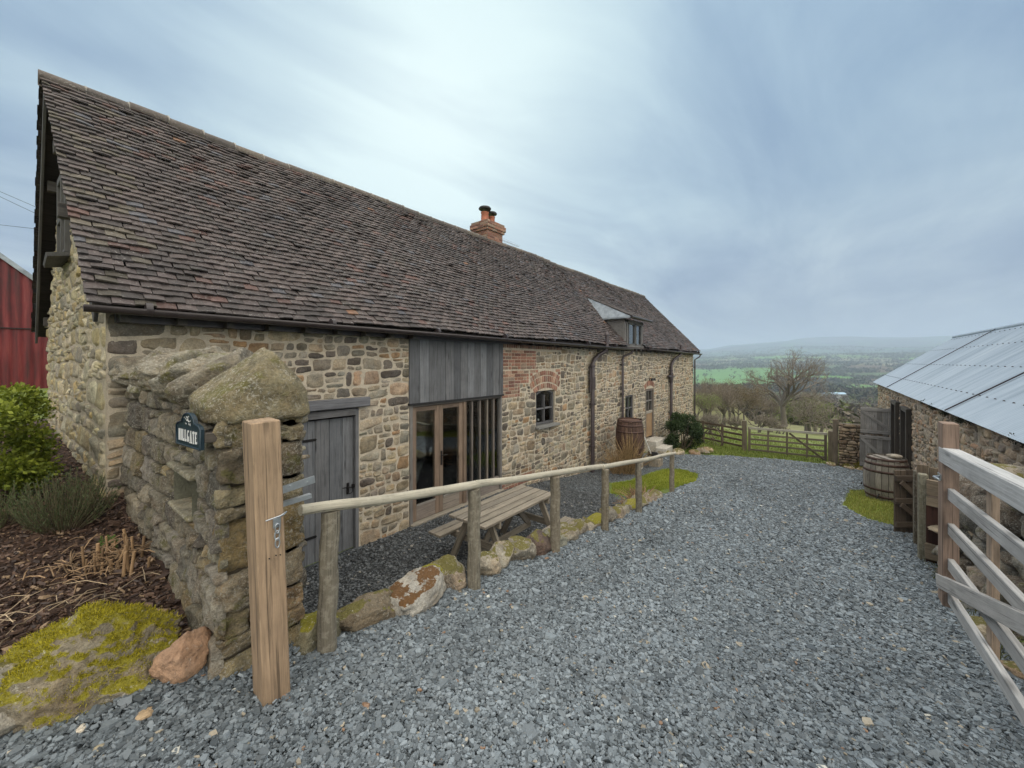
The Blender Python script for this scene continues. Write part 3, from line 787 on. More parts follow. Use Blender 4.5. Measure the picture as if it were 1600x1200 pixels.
# three stretches with slightly different stone sizes
st_mb = M()
for (a, b, rh, w, gp, sd) in ((XW, 4.05, (.15, .26), (.18, .42), .009, 1), (6.46, 11.0, (.13, .23), (.15, .36), .009, 2), (11.0, XE, (.13, .22), (.15, .34), .010, 3)):
    cor = rubble_layout(a, b, -1.3 if a > 6 else -.25, EZ, holes2, rh, w, .07, .5, sd)
    patches(st_mb, cor, TF, pick(PAL_FRONT, len(cor)), gp, 9, 8, .014, .02, (.05, .75), sd, .006, base=-.004, fs=12, power=.2)
def brick_rows(mb, x0, x1, z0, z1, T, cut=None, bw=.225, bh=.075):
    z = z0; r = 0
    while z < z1 - .03:
        x = x0 - (bw / 2 if r % 2 else 0)
        while x < x1 - .03:
            a, b = max(x, x0), min(x + bw * (1 if random.random() > .2 else .5), x1)
            if b - a > .05 and not (cut and cut((a + b) / 2, z)):
                c = np.array([[[a, z], [b, z], [b, min(z + bh, z1)], [a, min(z + bh, z1)]]])
                patches(mb, c, T, pick(PAL_BRICK, 1), .0045, 4, 4, .008, .003, (.0, .05), 5, .002, base=.001, fs=20, power=.12)
            x = b if b > x else x + bw
        z += bh; r += 1
bk = M()
ragged = lambda x, z: False
nb_ = 0
for b_ in BRK[:4]:
    if b_[2] > 3.0:  # soldier course under the eaves then a stretcher row
        x = b_[0]
        while x < b_[1]:
            c = np.array([[[x, 3.1], [x + .078, 3.1], [x + .078, 3.29], [x, 3.29]]]); patches(bk, c, TF, pick(PAL_BRICK, 1) * .9, .0045, 4, 4, .008, .003, (.0, .05), 5, .002, base=.001, fs=20, power=.12); x += .08
    else: brick_rows(bk, *b_, TF)
bk2 = M(); brick_rows(bk2, *BRK[5], TF)
def arch_bricks(mb, cx_, w, zspring, rise, T, ring=.11, n=15, fill=None):
    half = w / 2; r = (half * half + rise * rise) / (2 * rise); cz = zspring + rise - r; amax = math.asin(half / r)
    for i in range(n):
        a0 = -amax + 2 * amax * i / n; a1 = -amax + 2 * amax * (i + 1) / n
        f = lambda a, q: [cx_ + q * math.sin(a), cz + q * math.cos(a)]
        c = np.array([[f(a0, r), f(a1, r), f(a1, r + ring), f(a0, r + ring)]])
        patches(mb, c, T, pick(PAL_BRICK, 1) * 1.05, .0045, 4, 4, .012, .003, (.0, .05), 5, .002, base=.001, fs=20, power=.12)
arch_bricks(bk, 8.17, 1.0, 2.02, .12, TF, .13, 13); arch_bricks(bk, 8.17, 1.24, 2.13, .16, TF, .16, 16); arch_bricks(bk, 8.17, 1.24, 2.30, .16, TF, .12, 16); brick_rows(bk, 7.5, 8.88, 2.08, 2.62, TF, cut=lambda x, z: math.hypot(x - 8.17, z + .0375 - 1.01) < 1.60)
bk3 = M(); arch_bricks(bk3, 15.68, 1.05, 1.68, .16, TF, .22, 12)
wall = part(mb, 'wall', MT['mortar'], barn)
part(st_mb, 'front_stonework', MT['stone'], wall); part(bk, 'brickwork', MT['brick'], wall); part(bk2, 'brick_footing', MT['brick'], wall); part(bk3, 'brick_arch', MT['brick'], wall)
# ---- gable wall
GX0 = lambda y: XW - .038 * (y - D)
GN = Vector((-1, -.038, 0)).normalized()
def TG(s, t, h): return np.stack([GX0(s) + GN.x * h, s + GN.y * h, t], -1)
gw = M()
gtop = lambda y: EZ + (y - D + .1) * 1.1 if y < YR else EZ + (10.9 - y + .1) * 1.1
ys = [D, 6.2, 7.0, YR, 9.2, 10, 10.9]
gw.add([(GX0(y), y, -1.4) for y in ys] + [(GX0(y), y, min(gtop(y), ZR) - .1) for y in ys], [[i, i + 7, i + 8, i + 1] for i in range(6)], (.5, .44, .33))
part(gw, 'gable_wall', MT['mortar'], barn)
GWIN = (7.78, 8.62, 4.24, 5.35)
cor = rubble_layout(D + .0, 10.9, .9, 6.7, [GWIN], (.14, .26), (.18, .42), .06, .45, 11)
cc = cor.mean(1); keep = cor[:, 2:, 1].max(1) < np.array([gtop(c[0]) for c in cc]) - .02
gs = M(); patches(gs, cor[keep], TG, pick(PAL_GABLE, keep.sum()), .004, 9, 8, .016, .018, (.15, .8), 12, .012, base=-.006, fs=12, power=.3)
# quoins on the near corner
part(gs, 'gable_stonework', MT['gablestone'], barn)
fr = M()
y0, y1, z0, z1 = GWIN
for (a, b) in (((y0, z0), (y0, z1)), ((y1, z0), (y1, z1)), ((y0, z1), (y1, z1)), ((y0, z0), (y1, z0)), (((y0 + y1) / 2, z0), ((y0 + y1) / 2, z1)), ((y0, (z0 + z1) / 2), (y1, (z0 + z1) / 2))):
    fr.bar((GX0(a[0]) - .04, a[0], a[1]), (GX0(b[0]) - .04, b[0], b[1]), .06, .09, (.1, .1, .1), up=(1, 0, 0))
gwin = part(fr, 'gable_window', MT['greywood'], barn)
s_ = M(); s_.box((GX0(8.2) - .1, 8.2, z0 - .05), (.22, 1.0, .05), Euler((0, R(-14), 0)), (.1, .1, .1)); part(s_, 'sill', MT['greywood'], gwin)
g_ = M(); g_.box((GX0(8.2) + .02, 8.2, (z0 + z1) / 2), (.012, .82, 1.1)); part(g_, 'pane', MT['glass'], gwin)
# ---- roof: deck, tiles on both slopes, ridge tiles
XV = lambda y: .36 - .07 * (y - YE) if y < YR else .148 - .012 * (y - YR)
sag = lambda X, t: .05 * fbm(np.stack([X * .45, t * 1.2, X * 0], -1), 1, 2, 91) + .02 * np.exp(-((X - 1.0) / .4) ** 2) * np.exp(-((t - 1) / .1) ** 2)
dk = M()
sl = math.hypot(YR - YE, ZR - EZ)
for (ya, za, yb, zb_) in ((YE + .03, EZ - .05, YR, ZR - .09), (11.2, EZ - .05, YR, ZR - .09)):
    dk.add([(XV(ya) + .05, ya, za), (XE + .1, ya, za), (XE + .1, yb, zb_), (XV(yb) + .05, yb, zb_)], [[0, 1, 2, 3]], (.06, .05, .045))
roof = part(dk, 'roof', MT['darkwood'], barn)
def tiles(y_eave, z_eave, y_ridge, z_ridge, nrows, tw, x_end, skip=None, seed=0, dens=1):
    rg = np.random.default_rng(seed); L = math.hypot(y_ridge - y_eave, z_ridge - z_eave); ex = L / nrows
    ty, tz = (y_ridge - y_eave) / L, (z_ridge - z_eave) / L      # up-slope
    sgn = 1 if y_ridge > y_eave else -1
    nrm = np.array([0, -tz * sgn, abs(ty)])
    rows = []
    for r in range(nrows):
        s0 = r * ex; xv = XV(y_eave + ty * s0)
        n = int((x_end - xv) / tw) + 2
        x = xv - (r % 2) * tw * .5 + np.arange(n) * tw + rg.normal(0, .004, n)
        x0_ = np.maximum(x, xv + rg.uniform(-.008, .008)); x1_ = np.minimum(x + tw - .003, x_end + .02)
        k = x1_ - x0_ > .04
        rows.append(np.stack([x0_[k], x1_[k], np.full(k.sum(), s0), np.full(k.sum(), r)], -1))
    T = np.concatenate(rows); n = len(T)
    if skip is not None: T = T[~skip(T[:, 0] / 2 + T[:, 1] / 2, T[:, 2])]; n = len(T)
    th = .019; ln = ex * 1.35
    lift = rg.uniform(.014, .026, n) + (rg.random(n) < .08) * .012
    drop = rg.normal(0, .0055, n); rot = rg.normal(0, .007, n); roll = rg.normal(0, .0035, n)
    XS = np.stack([T[:, 0], (T[:, 0] + T[:, 1]) / 2, T[:, 1]], -1)         # 3 across (camber)
    camb = np.array([0, .004, 0])
    V = []
    for (sv, lf, thick) in ((0, 1, 1), (0, 1, 0), (1, 0, 1)):
        s = T[:, 2:3] + drop[:, None] + sv * ln + rot[:, None] * np.array([-1, 0, 1]) * .5
        hh = camb[None] + (lift[:, None] + th * thick if lf else th * .5) + roll[:, None] * np.array([-1, 0, 1]) - (0 if thick else .002)
        y = y_eave + ty * s; z = z_eave + tz * s
        sg = sag(XS, np.clip(s / L, 0, 1))
        hh = hh + sg
        V.append(np.stack([XS + 0 * s, y + nrm[1] * hh, z + nrm[2] * hh], -1))
    V = np.stack(V, 1)   # n,3rows,3,3 : 0 front-top edge, 1 front-bottom edge, 2 upper
    b = (np.arange(n) * 9)[:, None, None]
    q = np.array([[0, 1, 7, 6], [1, 2, 8, 7], [3, 4, 1, 0], [4, 5, 2, 1], [3, 0, 6, 6], [5, 2, 8, 8]])
    if sgn < 0: q = q[:, ::-1]
    F4 = (b + q[None, :4]).reshape(-1, 4); F3 = (b + np.array([[3, 0, 6], [2, 5, 8]])[None]).reshape(-1, 3)
    t = rg.random((n, 1)); a_ = np.array([.052, .045, .044]); b_ = np.array([.118, .094, .09])
    cl = a_ * (1 - t) + b_ * t
    kk = rg.random(n)
    red = fbm(np.c_[T[:, 0], T[:, 2], T[:, 0] * 0], .7, 3, 95)
    m = kk < .03 + .14 * np.clip(red * 2, 0, 1); cl[m] = np.array([.12, .072, .063]) * rg.uniform(.7, 1.15, (m.sum(), 1))
    m = (kk > .3) & (kk < .335); cl[m] = np.array([.095, .095, .108]) * rg.uniform(.8, 1.2, (m.sum(), 1))
    m = (kk > .34) & (kk < .3425); cl[m] = np.array([.24, .13, .08])
    m = (T[:, 0] < .8) & (rg.random(n) < .22); cl[m] = np.array([.125, .108, .085]) * rg.uniform(.6, 1.1, (m.sum(), 1))
    mb = M(); mb.add(V.reshape(-1, 3), [F4, F3], np.repeat(cl, 9, 0), False); return mb
DX0, DX1 = 12.72, 14.42      # dormer width
def skipd(x, s):
    y = YE + s * (YR - YE) / sl
    return (x > DX0 + .05) & (x < DX1 - .02) & (y < 5.95)
part(tiles(YE, EZ + .02, YR, ZR, 46, .158, 22.55, skipd, 1), 'front_roof_tiles', MT['tile'], roof)
part(tiles(11.19, EZ + .02, YR, ZR, 42, .168, 22.55, None, 2), 'back_roof_tiles', MT['tile'], roof)
rt = M(); x = XV(YR) - .01
while x < 22.5:
    L = .44 * random.uniform(.97, 1.03)
    r0 = .105; zz = ZR - .055 + float(sag(np.array([x]), np.array([1.0]))[0]) + random.uniform(-.006, .006) + (.02 * math.exp(-((x - 1.1) / .5) ** 2))
    V = []; 
    for xx, rr in ((x, r0), (x + L - .012, r0 * 1.0)):
        for k in range(9):
            a = R(-38) + R(256) * k / 8
            V.append((xx, YR + rr * math.cos(a) * 1.1, zz + rr * math.sin(a) * .95 + .015))
    c = random.choice([(.12, .1, .085), (.15, .125, .1), (.1, .085, .075)])
    rt.add(V, [[k, k + 1, 9 + k + 1, 9 + k] for k in range(8)], c, True)
    rt.tube([(x + L - .02, YR, zz + .02), (x + L + .006, YR, zz + .02)], .108, 14, (.36, .34, .3), True)
    x += L
part(rt, 'ridge_tiles', MT['tile'], roof)
# barge boards and purlin ends at the gable
bb = M()
bb.bar((.43, YE + .12, EZ - .09), (.225, YR, ZR - .19), .13, .03, (.09, .09, .09), up=(0, -1, .9))
bb.bar((.17, 11.12, EZ - .12), (.2, YR, ZR - .20), .17, .03, (.12, .12, .12), up=(0, 1, .9))
for (yy, zz) in ((6.4, 4.42), (7.3, 5.4), (9.0, 5.4), (9.9, 4.42), (10.7, 3.5)):
    bb.box((.36, yy, zz), (.24, .11, .15), None, (.075, .07, .065), .006)
part(bb, 'bargeboard', MT['greywood'], barn)
# gutters (half round), fascia
def gutter(x0, x1, y, z, parent, zdrop=.0):
    g = M(); V = []; n = 9
    for xx, zz in ((x0, z), (x1, z - zdrop)):
        for rr in (.062, .052):
            for k in range(n):
                a = math.pi + math.pi * k / (n - 1); V.append((xx, y + rr * math.cos(a), zz + rr * math.sin(a)))
    f = []
    for k in range(n - 1):
        f += [[k, k + 1, 2 * n + k + 1, 2 * n + k], [n + k, 3 * n + k, 3 * n + k + 1, n + k + 1], [k, n + k, n + k + 1, k + 1], [2 * n + k, 2 * n + k + 1, 3 * n + k + 1, 3 * n + k]]
    f += [[0, 2 * n, 3 * n, n], [n - 1, 2 * n - 1, 4 * n - 1, 3 * n - 1]]
    g.add(V, f, (.04, .03, .03), True)
    for xx, zz in ((x0 + .003, z), (x1 - .003, z - zdrop)):
        pts = [(xx, y + .055 * math.cos(math.pi + math.pi * k / 8), zz + .055 * math.sin(math.pi + math.pi * k / 8)) for k in range(9)]
        g.add(pts, [list(range(9))], (.04, .03, .03))
    x = x0 + .4
    while x < x1:
        g.tube([(x, y, z), (x + .05, y, z)], .066, 10, (.04, .03, .03)); x += 1.8
    g.box(((x0 + x1) / 2 + .1, D - .07, EZ - .06), (x1 - x0 - .25, .1, .12), None, (.035, .03, .028))
    return part(g, 'gutter', MT['gutter'], parent)
gutter(.34, 13.0, YE - .055, EZ - .0, barn, .06); gutter(14.45, 22.62, YE - .055, EZ - .02, barn, .06)
sf = M()
x = .62
while x < 22.3:
    if not (4.0 < x < 6.5): sf = M(); sf.box((x, 5.29, EZ - .075), (.075, .24, .1), None, (.05, .045, .04)); part(sf, 'rafter_end', MT['darkwood'], barn)
    x += .42
# downpipes
def pipe(pts, r, name='downpipe', vent=None, clips=(), extra=None):
    p = M(); p.tube(pts, r, 12, (.06, .05, .05))
    for z in clips:
        i = len(pts) - 1
        p.tube([(pts[i][0], pts[i][1], z - .03), (pts[i][0], pts[i][1], z + .03)], r * 1.28, 12, (.05, .04, .045)); p.box((pts[i][0], pts[i][1] + .05, z), (r * 3.2, .04, .04), None, (.05, .04, .045))
    if vent:
        p.tube([vent, (vent[0], vent[1], vent[2] + .36)], .055, 10, (.06, .05, .05)); p.tube([(vent[0], vent[1], vent[2] + .36), (vent[0], vent[1], vent[2] + .40)], .075, 10, (.06, .05, .05)); p.lathe([(.075, 0), (.03, .07), (.001, .1)], (vent[0], vent[1], vent[2] + .40), 10, (.08, .04, .035))
    if extra: extra(p)
    return part(p, name, MT['pipe'], barn)
Y3 = D - .11
pipe([(11.05, YE - .02, 3.3), (11.0, YE, 3.12), (10.9, Y3, 3.0), (10.62, Y3, 2.86), (10.5, Y3, 2.74), (10.5, Y3, -.52)], .062, clips=(2.66, 2.25, 1.55, .3), vent=(11.05, YE - .02, 3.22),
     extra=lambda p: (p.tube([(10.5, Y3, 2.0), (10.5, Y3, 2.35)], .085, 12), p.tube([(10.4, Y3 + .02, 2.6), (10.39, Y3 + .02, 1.9)], .03, 8)))
pipe([(13.02, YE - .05, 3.2), (13.0, YE - .03, 3.1), (12.85, Y3 + .02, 2.98), (12.76, Y3 + .02, 2.86), (12.76, Y3 + .02, .2)], .04, clips=(2.7, 1.7))
pipe([(18.95, YE - .02, 3.26), (18.9, YE, 3.1), (18.6, Y3, 2.9), (18.25, Y3, 2.7), (18.15, Y3, 2.55), (18.15, Y3, -.8)], .062, clips=(2.4, 1.9, .5), vent=(18.95, YE - .02, 3.16),
     extra=lambda p: (p.tube([(17.7, Y3, 2.15), (18.5, Y3, 2.12)], .055, 10), p.tube([(18.15, Y3, 1.95), (18.15, Y3, 2.3)], .085, 12)))
pipe([(22.55, YE - .05, 3.2), (22.5, YE - .0, 3.06), (22.36, Y3 + .02, 2.9), (22.36, Y3 + .02, -1.3)], .036, clips=(2.5, 1.0))
# ---- interior
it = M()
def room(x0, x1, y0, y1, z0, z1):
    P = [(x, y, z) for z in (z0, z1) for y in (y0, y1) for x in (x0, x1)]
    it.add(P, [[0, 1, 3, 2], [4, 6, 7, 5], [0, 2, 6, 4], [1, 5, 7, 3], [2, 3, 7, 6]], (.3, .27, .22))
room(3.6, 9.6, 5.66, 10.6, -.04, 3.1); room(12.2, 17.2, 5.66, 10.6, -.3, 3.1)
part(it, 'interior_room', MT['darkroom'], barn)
# ---- plank door with lintel
W = lambda: random.choice([(.15, .16, .175), (.18, .19, .205), (.13, .14, .155), (.165, .17, .18)])
pd = M(); x = 2.33
ws = [.2, .2, .19, .17]
for i, w_ in enumerate(ws):
    pd.box((x + w_ / 2, D + .09, .98), (w_ - .006, .035, 2.0), None, W(), .003); x += w_
pdoor = part(pd, 'plank_door', MT['greywood'], barn, 'grey weathered vertical plank door beside the end of the garden wall')
f_ = M(); f_.box((3.115, D + .06, 1.04), (.055, .12, 2.12), None, (.17, .175, .185), .004); f_.box((2.305, D + .06, 1.04), (.05, .12, 2.12), None, (.17, .175, .185), .004); f_.box((2.7, D + .05, 2.06), (.78, .12, .1), None, (.16, .16, .165), .004)
part(f_, 'door_frame', MT['greywood'], pdoor)
f_ = M(); f_.box((2.665, D - .02, 2.2), (1.24, .13, .14), None, (.15, .155, .17), .012); part(f_, 'lintel', MT['greywood'], pdoor)
f_ = M()
f_.box((3.0, D + .06, .93), (.035, .012, .16), None); f_.tube([(3.0, D + .05, .96), (3.0, D + .02, .96), (2.9, D + .02, .965)], .008, 6)
f_.tube([(3.02 + .045 * math.cos(a), D + .035, .9 + .045 * math.sin(a)) for a in np.linspace(0, 6.28, 14)], .006, 6); f_.box((3.08, D + .04, .955), (.05, .03, .05), None)
part(f_, 'handle', MT['iron'], pdoor)
for z in (.38, 1.72): f_ = M(); f_.box((2.44, D + .067, z), (.2, .008, .035)); f_.box((2.44, D + .062, z), (.22, .004, .012)); part(f_, 'hinge', MT['iron'], pdoor)
f_ = M(); f_.box((2.72, D + .02, -.07), (1.0, .3, .1), None, (.34, .35, .35), .015); part(f_, 'doorstep', MT['rockplain'], pdoor)
# ---- boarded panel above the french doors
bp = M(); x = 4.035
while x < 6.47:
    w_ = random.choice([.19, .2, .21, .18]); w_ = min(w_, 6.475 - x)
    if w_ > .05: c = random.choice([(.12, .125, .135), (.155, .16, .17), (.19, .2, .215), (.135, .14, .15), (.1, .105, .115)]); bp.box((x + w_ / 2, D - .012 + random.uniform(-.004, .004), 2.68), (w_ - .004, .03, 1.19), None, c, .003)
    x += w_
bp.box((5.25, D - .02, 2.08), (2.46, .06, .03), None, (.02, .02, .022))
part(bp, 'boarded_panel', MT['greywood'], barn, 'grey vertical boarding above the glazed doors')
# ---- french doors and sidelights
oakc = lambda k=1: tuple(q * k for q in random.choice([(.23, .165, .12), (.21, .155, .115), (.26, .19, .14)]))
greyoak = lambda k=1: tuple(q * k for q in random.choice([(.25, .21, .18), (.28, .24, .2), (.22, .19, .17)]))
fd = M(); YF = D + .05
fd.box((4.085, YF, 1.05), (.06, .13, 2.04), None, (.2, .19, .18), .004); fd.box((6.43, YF, 1.05), (.05, .13, 2.04), None, (.2, .19, .18), .004)
fd.box((5.26, YF, 2.05), (2.3, .13, .045), None, (.12, .11, .1), .004); fd.box((5.26, YF - .03, .03), (2.4, .2, .06), None, (.3, .27, .22), .006)
french = part(fd, 'french_doors', MT['oak'], barn, 'tall oak framed glazed doors with slender mullions')
def leaf(x0, x1, kick=.34, st=.09, name='door_leaf'):
    l = M()
    l.box((x0 + st / 2, YF, 1.045), (st, .06, 1.95), None, oakc(), .003); l.box((x1 - st / 2, YF, 1.045), (st, .06, 1.95), None, oakc(), .003)
    l.box(((x0 + x1) / 2, YF, 1.98), (x1 - x0 - 2 * st, .058, .08), None, oakc(.8), .003); l.box(((x0 + x1) / 2, YF, .2), (x1 - x0 - 2 * st, .058, .26), None, greyoak(), .003)
    l.box(((x0 + x1) / 2, YF - .034, .335), (x1 - x0 - 2 * st, .01, .03), None, (.3, .28, .25))
    o = part(l, name, MT['oak'], french)
    return o
leaf(4.12, 4.715); lf2 = leaf(4.72, 5.31)
gl = M()
gl.box((4.415, YF, 1.14), (.42, .012, 1.62)); gl.box((5.015, YF, 1.14), (.42, .012, 1.62)); gl.box((5.88, YF, 1.16), (1.06, .012, 1.68))
part(gl, 'glass', MT['glass'], french)
sd = M()
sd.box((5.355, YF, 1.045), (.08, .1, 1.96), None, oakc(.9), .003); sd.box((5.88, YF, .2), (1.02, .06, .28), None, greyoak(), .003)
for xm in (5.58, 5.81, 6.03, 6.23): sd.box((xm, YF, 1.18), (.034, .06, 1.7), None, greyoak(.85), .003)
part(sd, 'mullions', MT['oak'], french)
h_ = M(); h_.box((4.765, YF - .04, 1.05), (.035, .012, .26)); h_.tube([(4.765, YF - .04, 1.1), (4.765, YF - .09, 1.1), (4.86, YF - .09, 1.1)], .009, 6); part(h_, 'handle', MT['iron'], french)
sill = M(); sill.box((5.3, D - .04, -.03), (2.6, .22, .09), None, (.36, .32, .25), .012); part(sill, 'threshold', MT['greywood'], french)
# ---- casement windows
def window(x0, x1, z0, z1, y, nxp=2, nzp=2, arch=0.0, col=(.1, .1, .105), sill=True, name='window', mat='greywood', bw=.055, ps=1):
    w = M(); f = lambda a, b, ww=bw, t=.07: w.bar(a, b, ww, t, col, .003, up=(0, 0, 1) if abs(a[2] - b[2]) < .01 else (1, 0, 0))
    f((x0 + bw / 2, y, z0), (x0 + bw / 2, y, z1)); f((x1 - bw / 2, y, z0), (x1 - bw / 2, y, z1)); f((x0 + bw, y, z0 + bw / 2), (x1 - bw, y, z0 + bw / 2))
    if arch:
        n = 8; prev = None
        for k in range(n + 1):
            t = k / n; p = (x0 + bw / 2 + (x1 - x0 - bw) * t, y, z1 + arch * 4 * t * (1 - t) - bw / 2)
            if prev: w.bar(prev, p, bw, .07, col, 0)
            prev = p
    else: f((x0 + bw, y, z1 - bw / 2), (x1 - bw, y, z1 - bw / 2))
    for k in range(1, nxp): xx = x0 + (x1 - x0) * k / nxp; w.box((xx, y, (z0 + z1) / 2), (.045, .055, z1 - z0 - 2 * bw), None, col, .002)
    for k in range(1, nzp):
        zz = z0 + (z1 - z0) * k / nzp
        for j in range(nxp): xa = x0 + (x1 - x0) * j / nxp + .03; xb = x0 + (x1 - x0) * (j + 1) / nxp - .03; w.box(((xa + xb) / 2, y, zz), (xb - xa, .05, .035), None, tuple(q * 1.6 for q in col), .002)
    o = part(w, name, MT[mat], barn)
    g = M(); g.box(((x0 + x1) / 2, y + .02, (z0 + z1) / 2 + arch / 2), (x1 - x0 - .04, .01, z1 - z0 - .02 + arch * .6)); part(g, 'pane', MT['glass'], o)
    if sill: s = M(); s.box(((x0 + x1) / 2, D - .03, z0 - .04), (x1 - x0 + .14, .2, .06), None, (.24, .24, .23), .006); part(s, 'sill', MT['greywood'], o)
    return o
window(7.76, 8.58, 1.24, 2.02, D + .07, 2, 2, .1)
window(13.22, 13.98, .68, 1.58, D + .07, 2, 2)
# ---- far door
hd_ = M()
hd_.box((15.235, D + .05, .7), (.07, .12, 2.0), None, (.2, .17, .14), .004); hd_.box((16.115, D + .05, .7), (.07, .12, 2.0), None, (.2, .17, .14), .004); hd_.box((15.675, D + .05, 1.67), (.82, .12, .07), None, (.17, .14, .12), .004)
door = part(hd_, 'house_door', MT['oak'], barn, 'half glazed oak door beyond the dark barrel')
x = 15.275; dl = M()
for k in range(5): dl.box((x + .08, D + .07, .26), (.155, .04, .92), None, cj((.38, .25, .14), .9, 1.1), .003); x += .16
dl.box((15.675, D + .06, .78), (.8, .07, .1), None, (.4, .36, .3), .003); part(dl, 'lower_panel', MT['oak'], door)
dg = M()
for xx in (15.3, 15.675, 16.05): dg.box((xx, D + .065, 1.23), (.045, .05, .82), None, (.14, .13, .12), .002)
dg.box((15.675, D + .065, 1.23), (.8, .045, .04), None, (.22, .21, .2), .002); part(dg, 'glazing_bars', MT['oak'], door)
dp = M(); dp.box((15.675, D + .085, 1.23), (.76, .008, .8)); part(dp, 'pane', MT['glass'], door)
dth = M(); dth.box((15.68, D - .2, -.52), (1.1, .5, .5), None, (.42, .38, .32), .02); dth.box((15.5, D - .62, -.68), (.9, .4, .4), None, (.4, .36, .3), .02); part(dth, 'doorstep', MT['concrete'], door)
for xx in (15.6, 15.85): wl = M(); wl.tube([(xx, D, 2.1), (xx, D - .12, 2.12)], .02, 6); wl.lathe([(.06, 0), (.05, .08), (.02, .1)], (xx, D - .13, 2.04), 8); part(wl, 'door_lamp', MT['iron'], barn)
# ---- dormer
zt = 4.3; yb_, yap, zap = 5.91, 6.87, C + 2.37
dm = M(); slopeY = (zap - zt) / (yap - 5.0)
dm.prism([(DX0 - .1, 5.0, zt), (DX1 + .1, 5.0, zt), (DX1 - .1, yap, zap), (DX0 + .35, yap, zap)], (0, 0, -.05), (.06, .05, .05))
dormer = part(dm, 'dormer', MT['darkwood'], barn, 'small timber dormer with a lead sided roof breaking the eaves')
ld = M()
ld.prism([(DX0 - .12, 5.02, zt + .01), (DX0 - .12, yb_ + .1, zt + .01), (DX0 + .33, yap + .05, zap + .02)], (.035, 0, .02), (.3, .3, .3))
ld.add([(DX0 - .12, 5.0, zt + .015), (DX0 + .33, yap, zap + .03), (DX0 - .1, yb_, zt + .015)], [[0, 1, 2]], (.3, .3, .3))
ld.bar((DX0 - .13, 5.0, zt - .02), (DX0 - .13, yb_ + .12, zt - .02), .05, .03, (.3, .3, .3))
ld.bar((DX0 - .02, 5.27, 3.4), (DX0 - .02, 5.27 + .8, 3.4 + .9), .06, .02, (.35, .35, .35), up=(0, -1, 1))
part(ld, 'lead_cheek', MT['lead'], dormer)
dt = M(); rg = np.random.default_rng(5)
for r in range(16):
    t0 = r / 16; y = 4.98 + (yap - 4.98) * t0; z = zt + .03 + (zap - zt) * t0
    xa = DX0 - .1 + .42 * t0; xb = DX1 + .12 - .2 * t0; x = xa - (r % 2) * .08
    while x < xb:
        a, b = max(x, xa), min(x + .163, xb)
        if b - a > .03: dt.box(((a + b) / 2, y + .07, z + .045 + rg.uniform(0, .006)), (b - a, .16, .014), Euler((math.atan(slopeY) - .06, 0, 0)), tuple(np.array([.09, .072, .065]) * rg.uniform(.6, 1.6)))
        x += .168
part(dt, 'dormer_tiles', MT['tile'], dormer)
ck = M()
for xx in (DX0 + .02, DX1 - .02): ck.prism([(xx, 5.3, 3.32), (xx, 5.3, zt - .03), (xx, 6.0, zt - .03)], (.03, 0, 0), (.17, .165, .16))
for xx in (DX0 + .06, DX0 + .24, DX1 - .06): ck.box((xx, 5.28, 3.78), (.11, .08, .96), None, (.16, .155, .15), .003)
ck.box(((DX0 + DX1) / 2, 5.28, 4.2), (DX1 - DX0, .08, .1), None, (.12, .11, .1), .003); ck.box(((DX0 + DX1) / 2, 5.26, 3.34), (DX1 - DX0, .12, .06), None, (.16, .155, .15), .003)
part(ck, 'dormer_cheek', MT['greywood'], dormer)
dgt = M(); dgt.tube([(DX0 - .12, 4.96, zt - .0), (DX1 + .15, 4.96, zt - .02)], .045, 8, (.04, .03, .03)); part(dgt, 'dormer_gutter', MT['gutter'], dormer)
dwf = M()
for (xa, xb) in ((DX0 + .34, (DX0 + DX1) / 2 + .14), ((DX0 + DX1) / 2 + .16, DX1 - .12)):
    for xx in (xa + .03, xb - .03): dwf.box((xx, 5.27, 3.76), (.05, .06, .78), None, (.11, .11, .11), .002)
    for zz in (3.4, 4.13): dwf.box(((xa + xb) / 2, 5.27, zz), (xb - xa, .06, .05), None, (.11, .11, .11), .002)
dw = part(dwf, 'dormer_window', MT['greywood'], dormer)
bl = M(); bl.box(((DX0 + DX1) / 2 + .1, 5.36, 3.76), (1.1, .015, .76), None, (.6, .6, .58)); pn = M(); pn.box(((DX0 + DX1) / 2 + .1, 5.29, 3.76), (1.15, .008, .78)); part(pn, 'pane', MT['glass'], dw); part(bl, 'blind', MT['white'], dormer)
# ---- chimney
ch = M(); CX, CY = 9.28, 8.36
def brick_ring(mb, cx_, cy_, hx, hy, z, bh=.075):
    for (T, L) in ((lambda s, t, h: np.stack([cx_ + s, cy_ - hy - h, t], -1), hx), (lambda s, t, h: np.stack([cx_ - hx - h, cy_ - s, t], -1), hy), (lambda s, t, h: np.stack([cx_ + hx + h, cy_ + s, t], -1), hy), (lambda s, t, h: np.stack([cx_ - s, cy_ + hy + h, t], -1), hx)):
        x = -L - (.11 if int(round(z / bh)) % 2 else 0)
        while x < L - .02:
            a, b = max(x, -L), min(x + .225, L)
            if b - a > .03: patches(mb, np.array([[[a, z], [b, z], [b, z + bh], [a, z + bh]]]), T, pick(PAL_BRICK, 1) * .85, .0035, 4, 4, .01, .004, (.0, .05), 5, .002, base=.001, fs=20, power=.12)
            x += .225
core = M(); z = 6.2
core.box((CX, CY, 6.55), (.72, .60, .9), None, (.33, .27, .22)); 
while z < 6.86: brick_ring(ch, CX, CY, .36, .30, z); z += .075
for k, ex in enumerate((.05, .08, .08, .05)):
    core.box((CX, CY, z + .037), (.72 + 2 * ex, .6 + 2 * ex, .074), None, (.33, .27, .22)); brick_ring(ch, CX, CY, .36 + ex, .30 + ex, z); z += .075
chim = part(core, 'chimney', MT['mortar'], roof); part(ch, 'chimney_brickwork', MT['brick'], roof)
ch.v and None
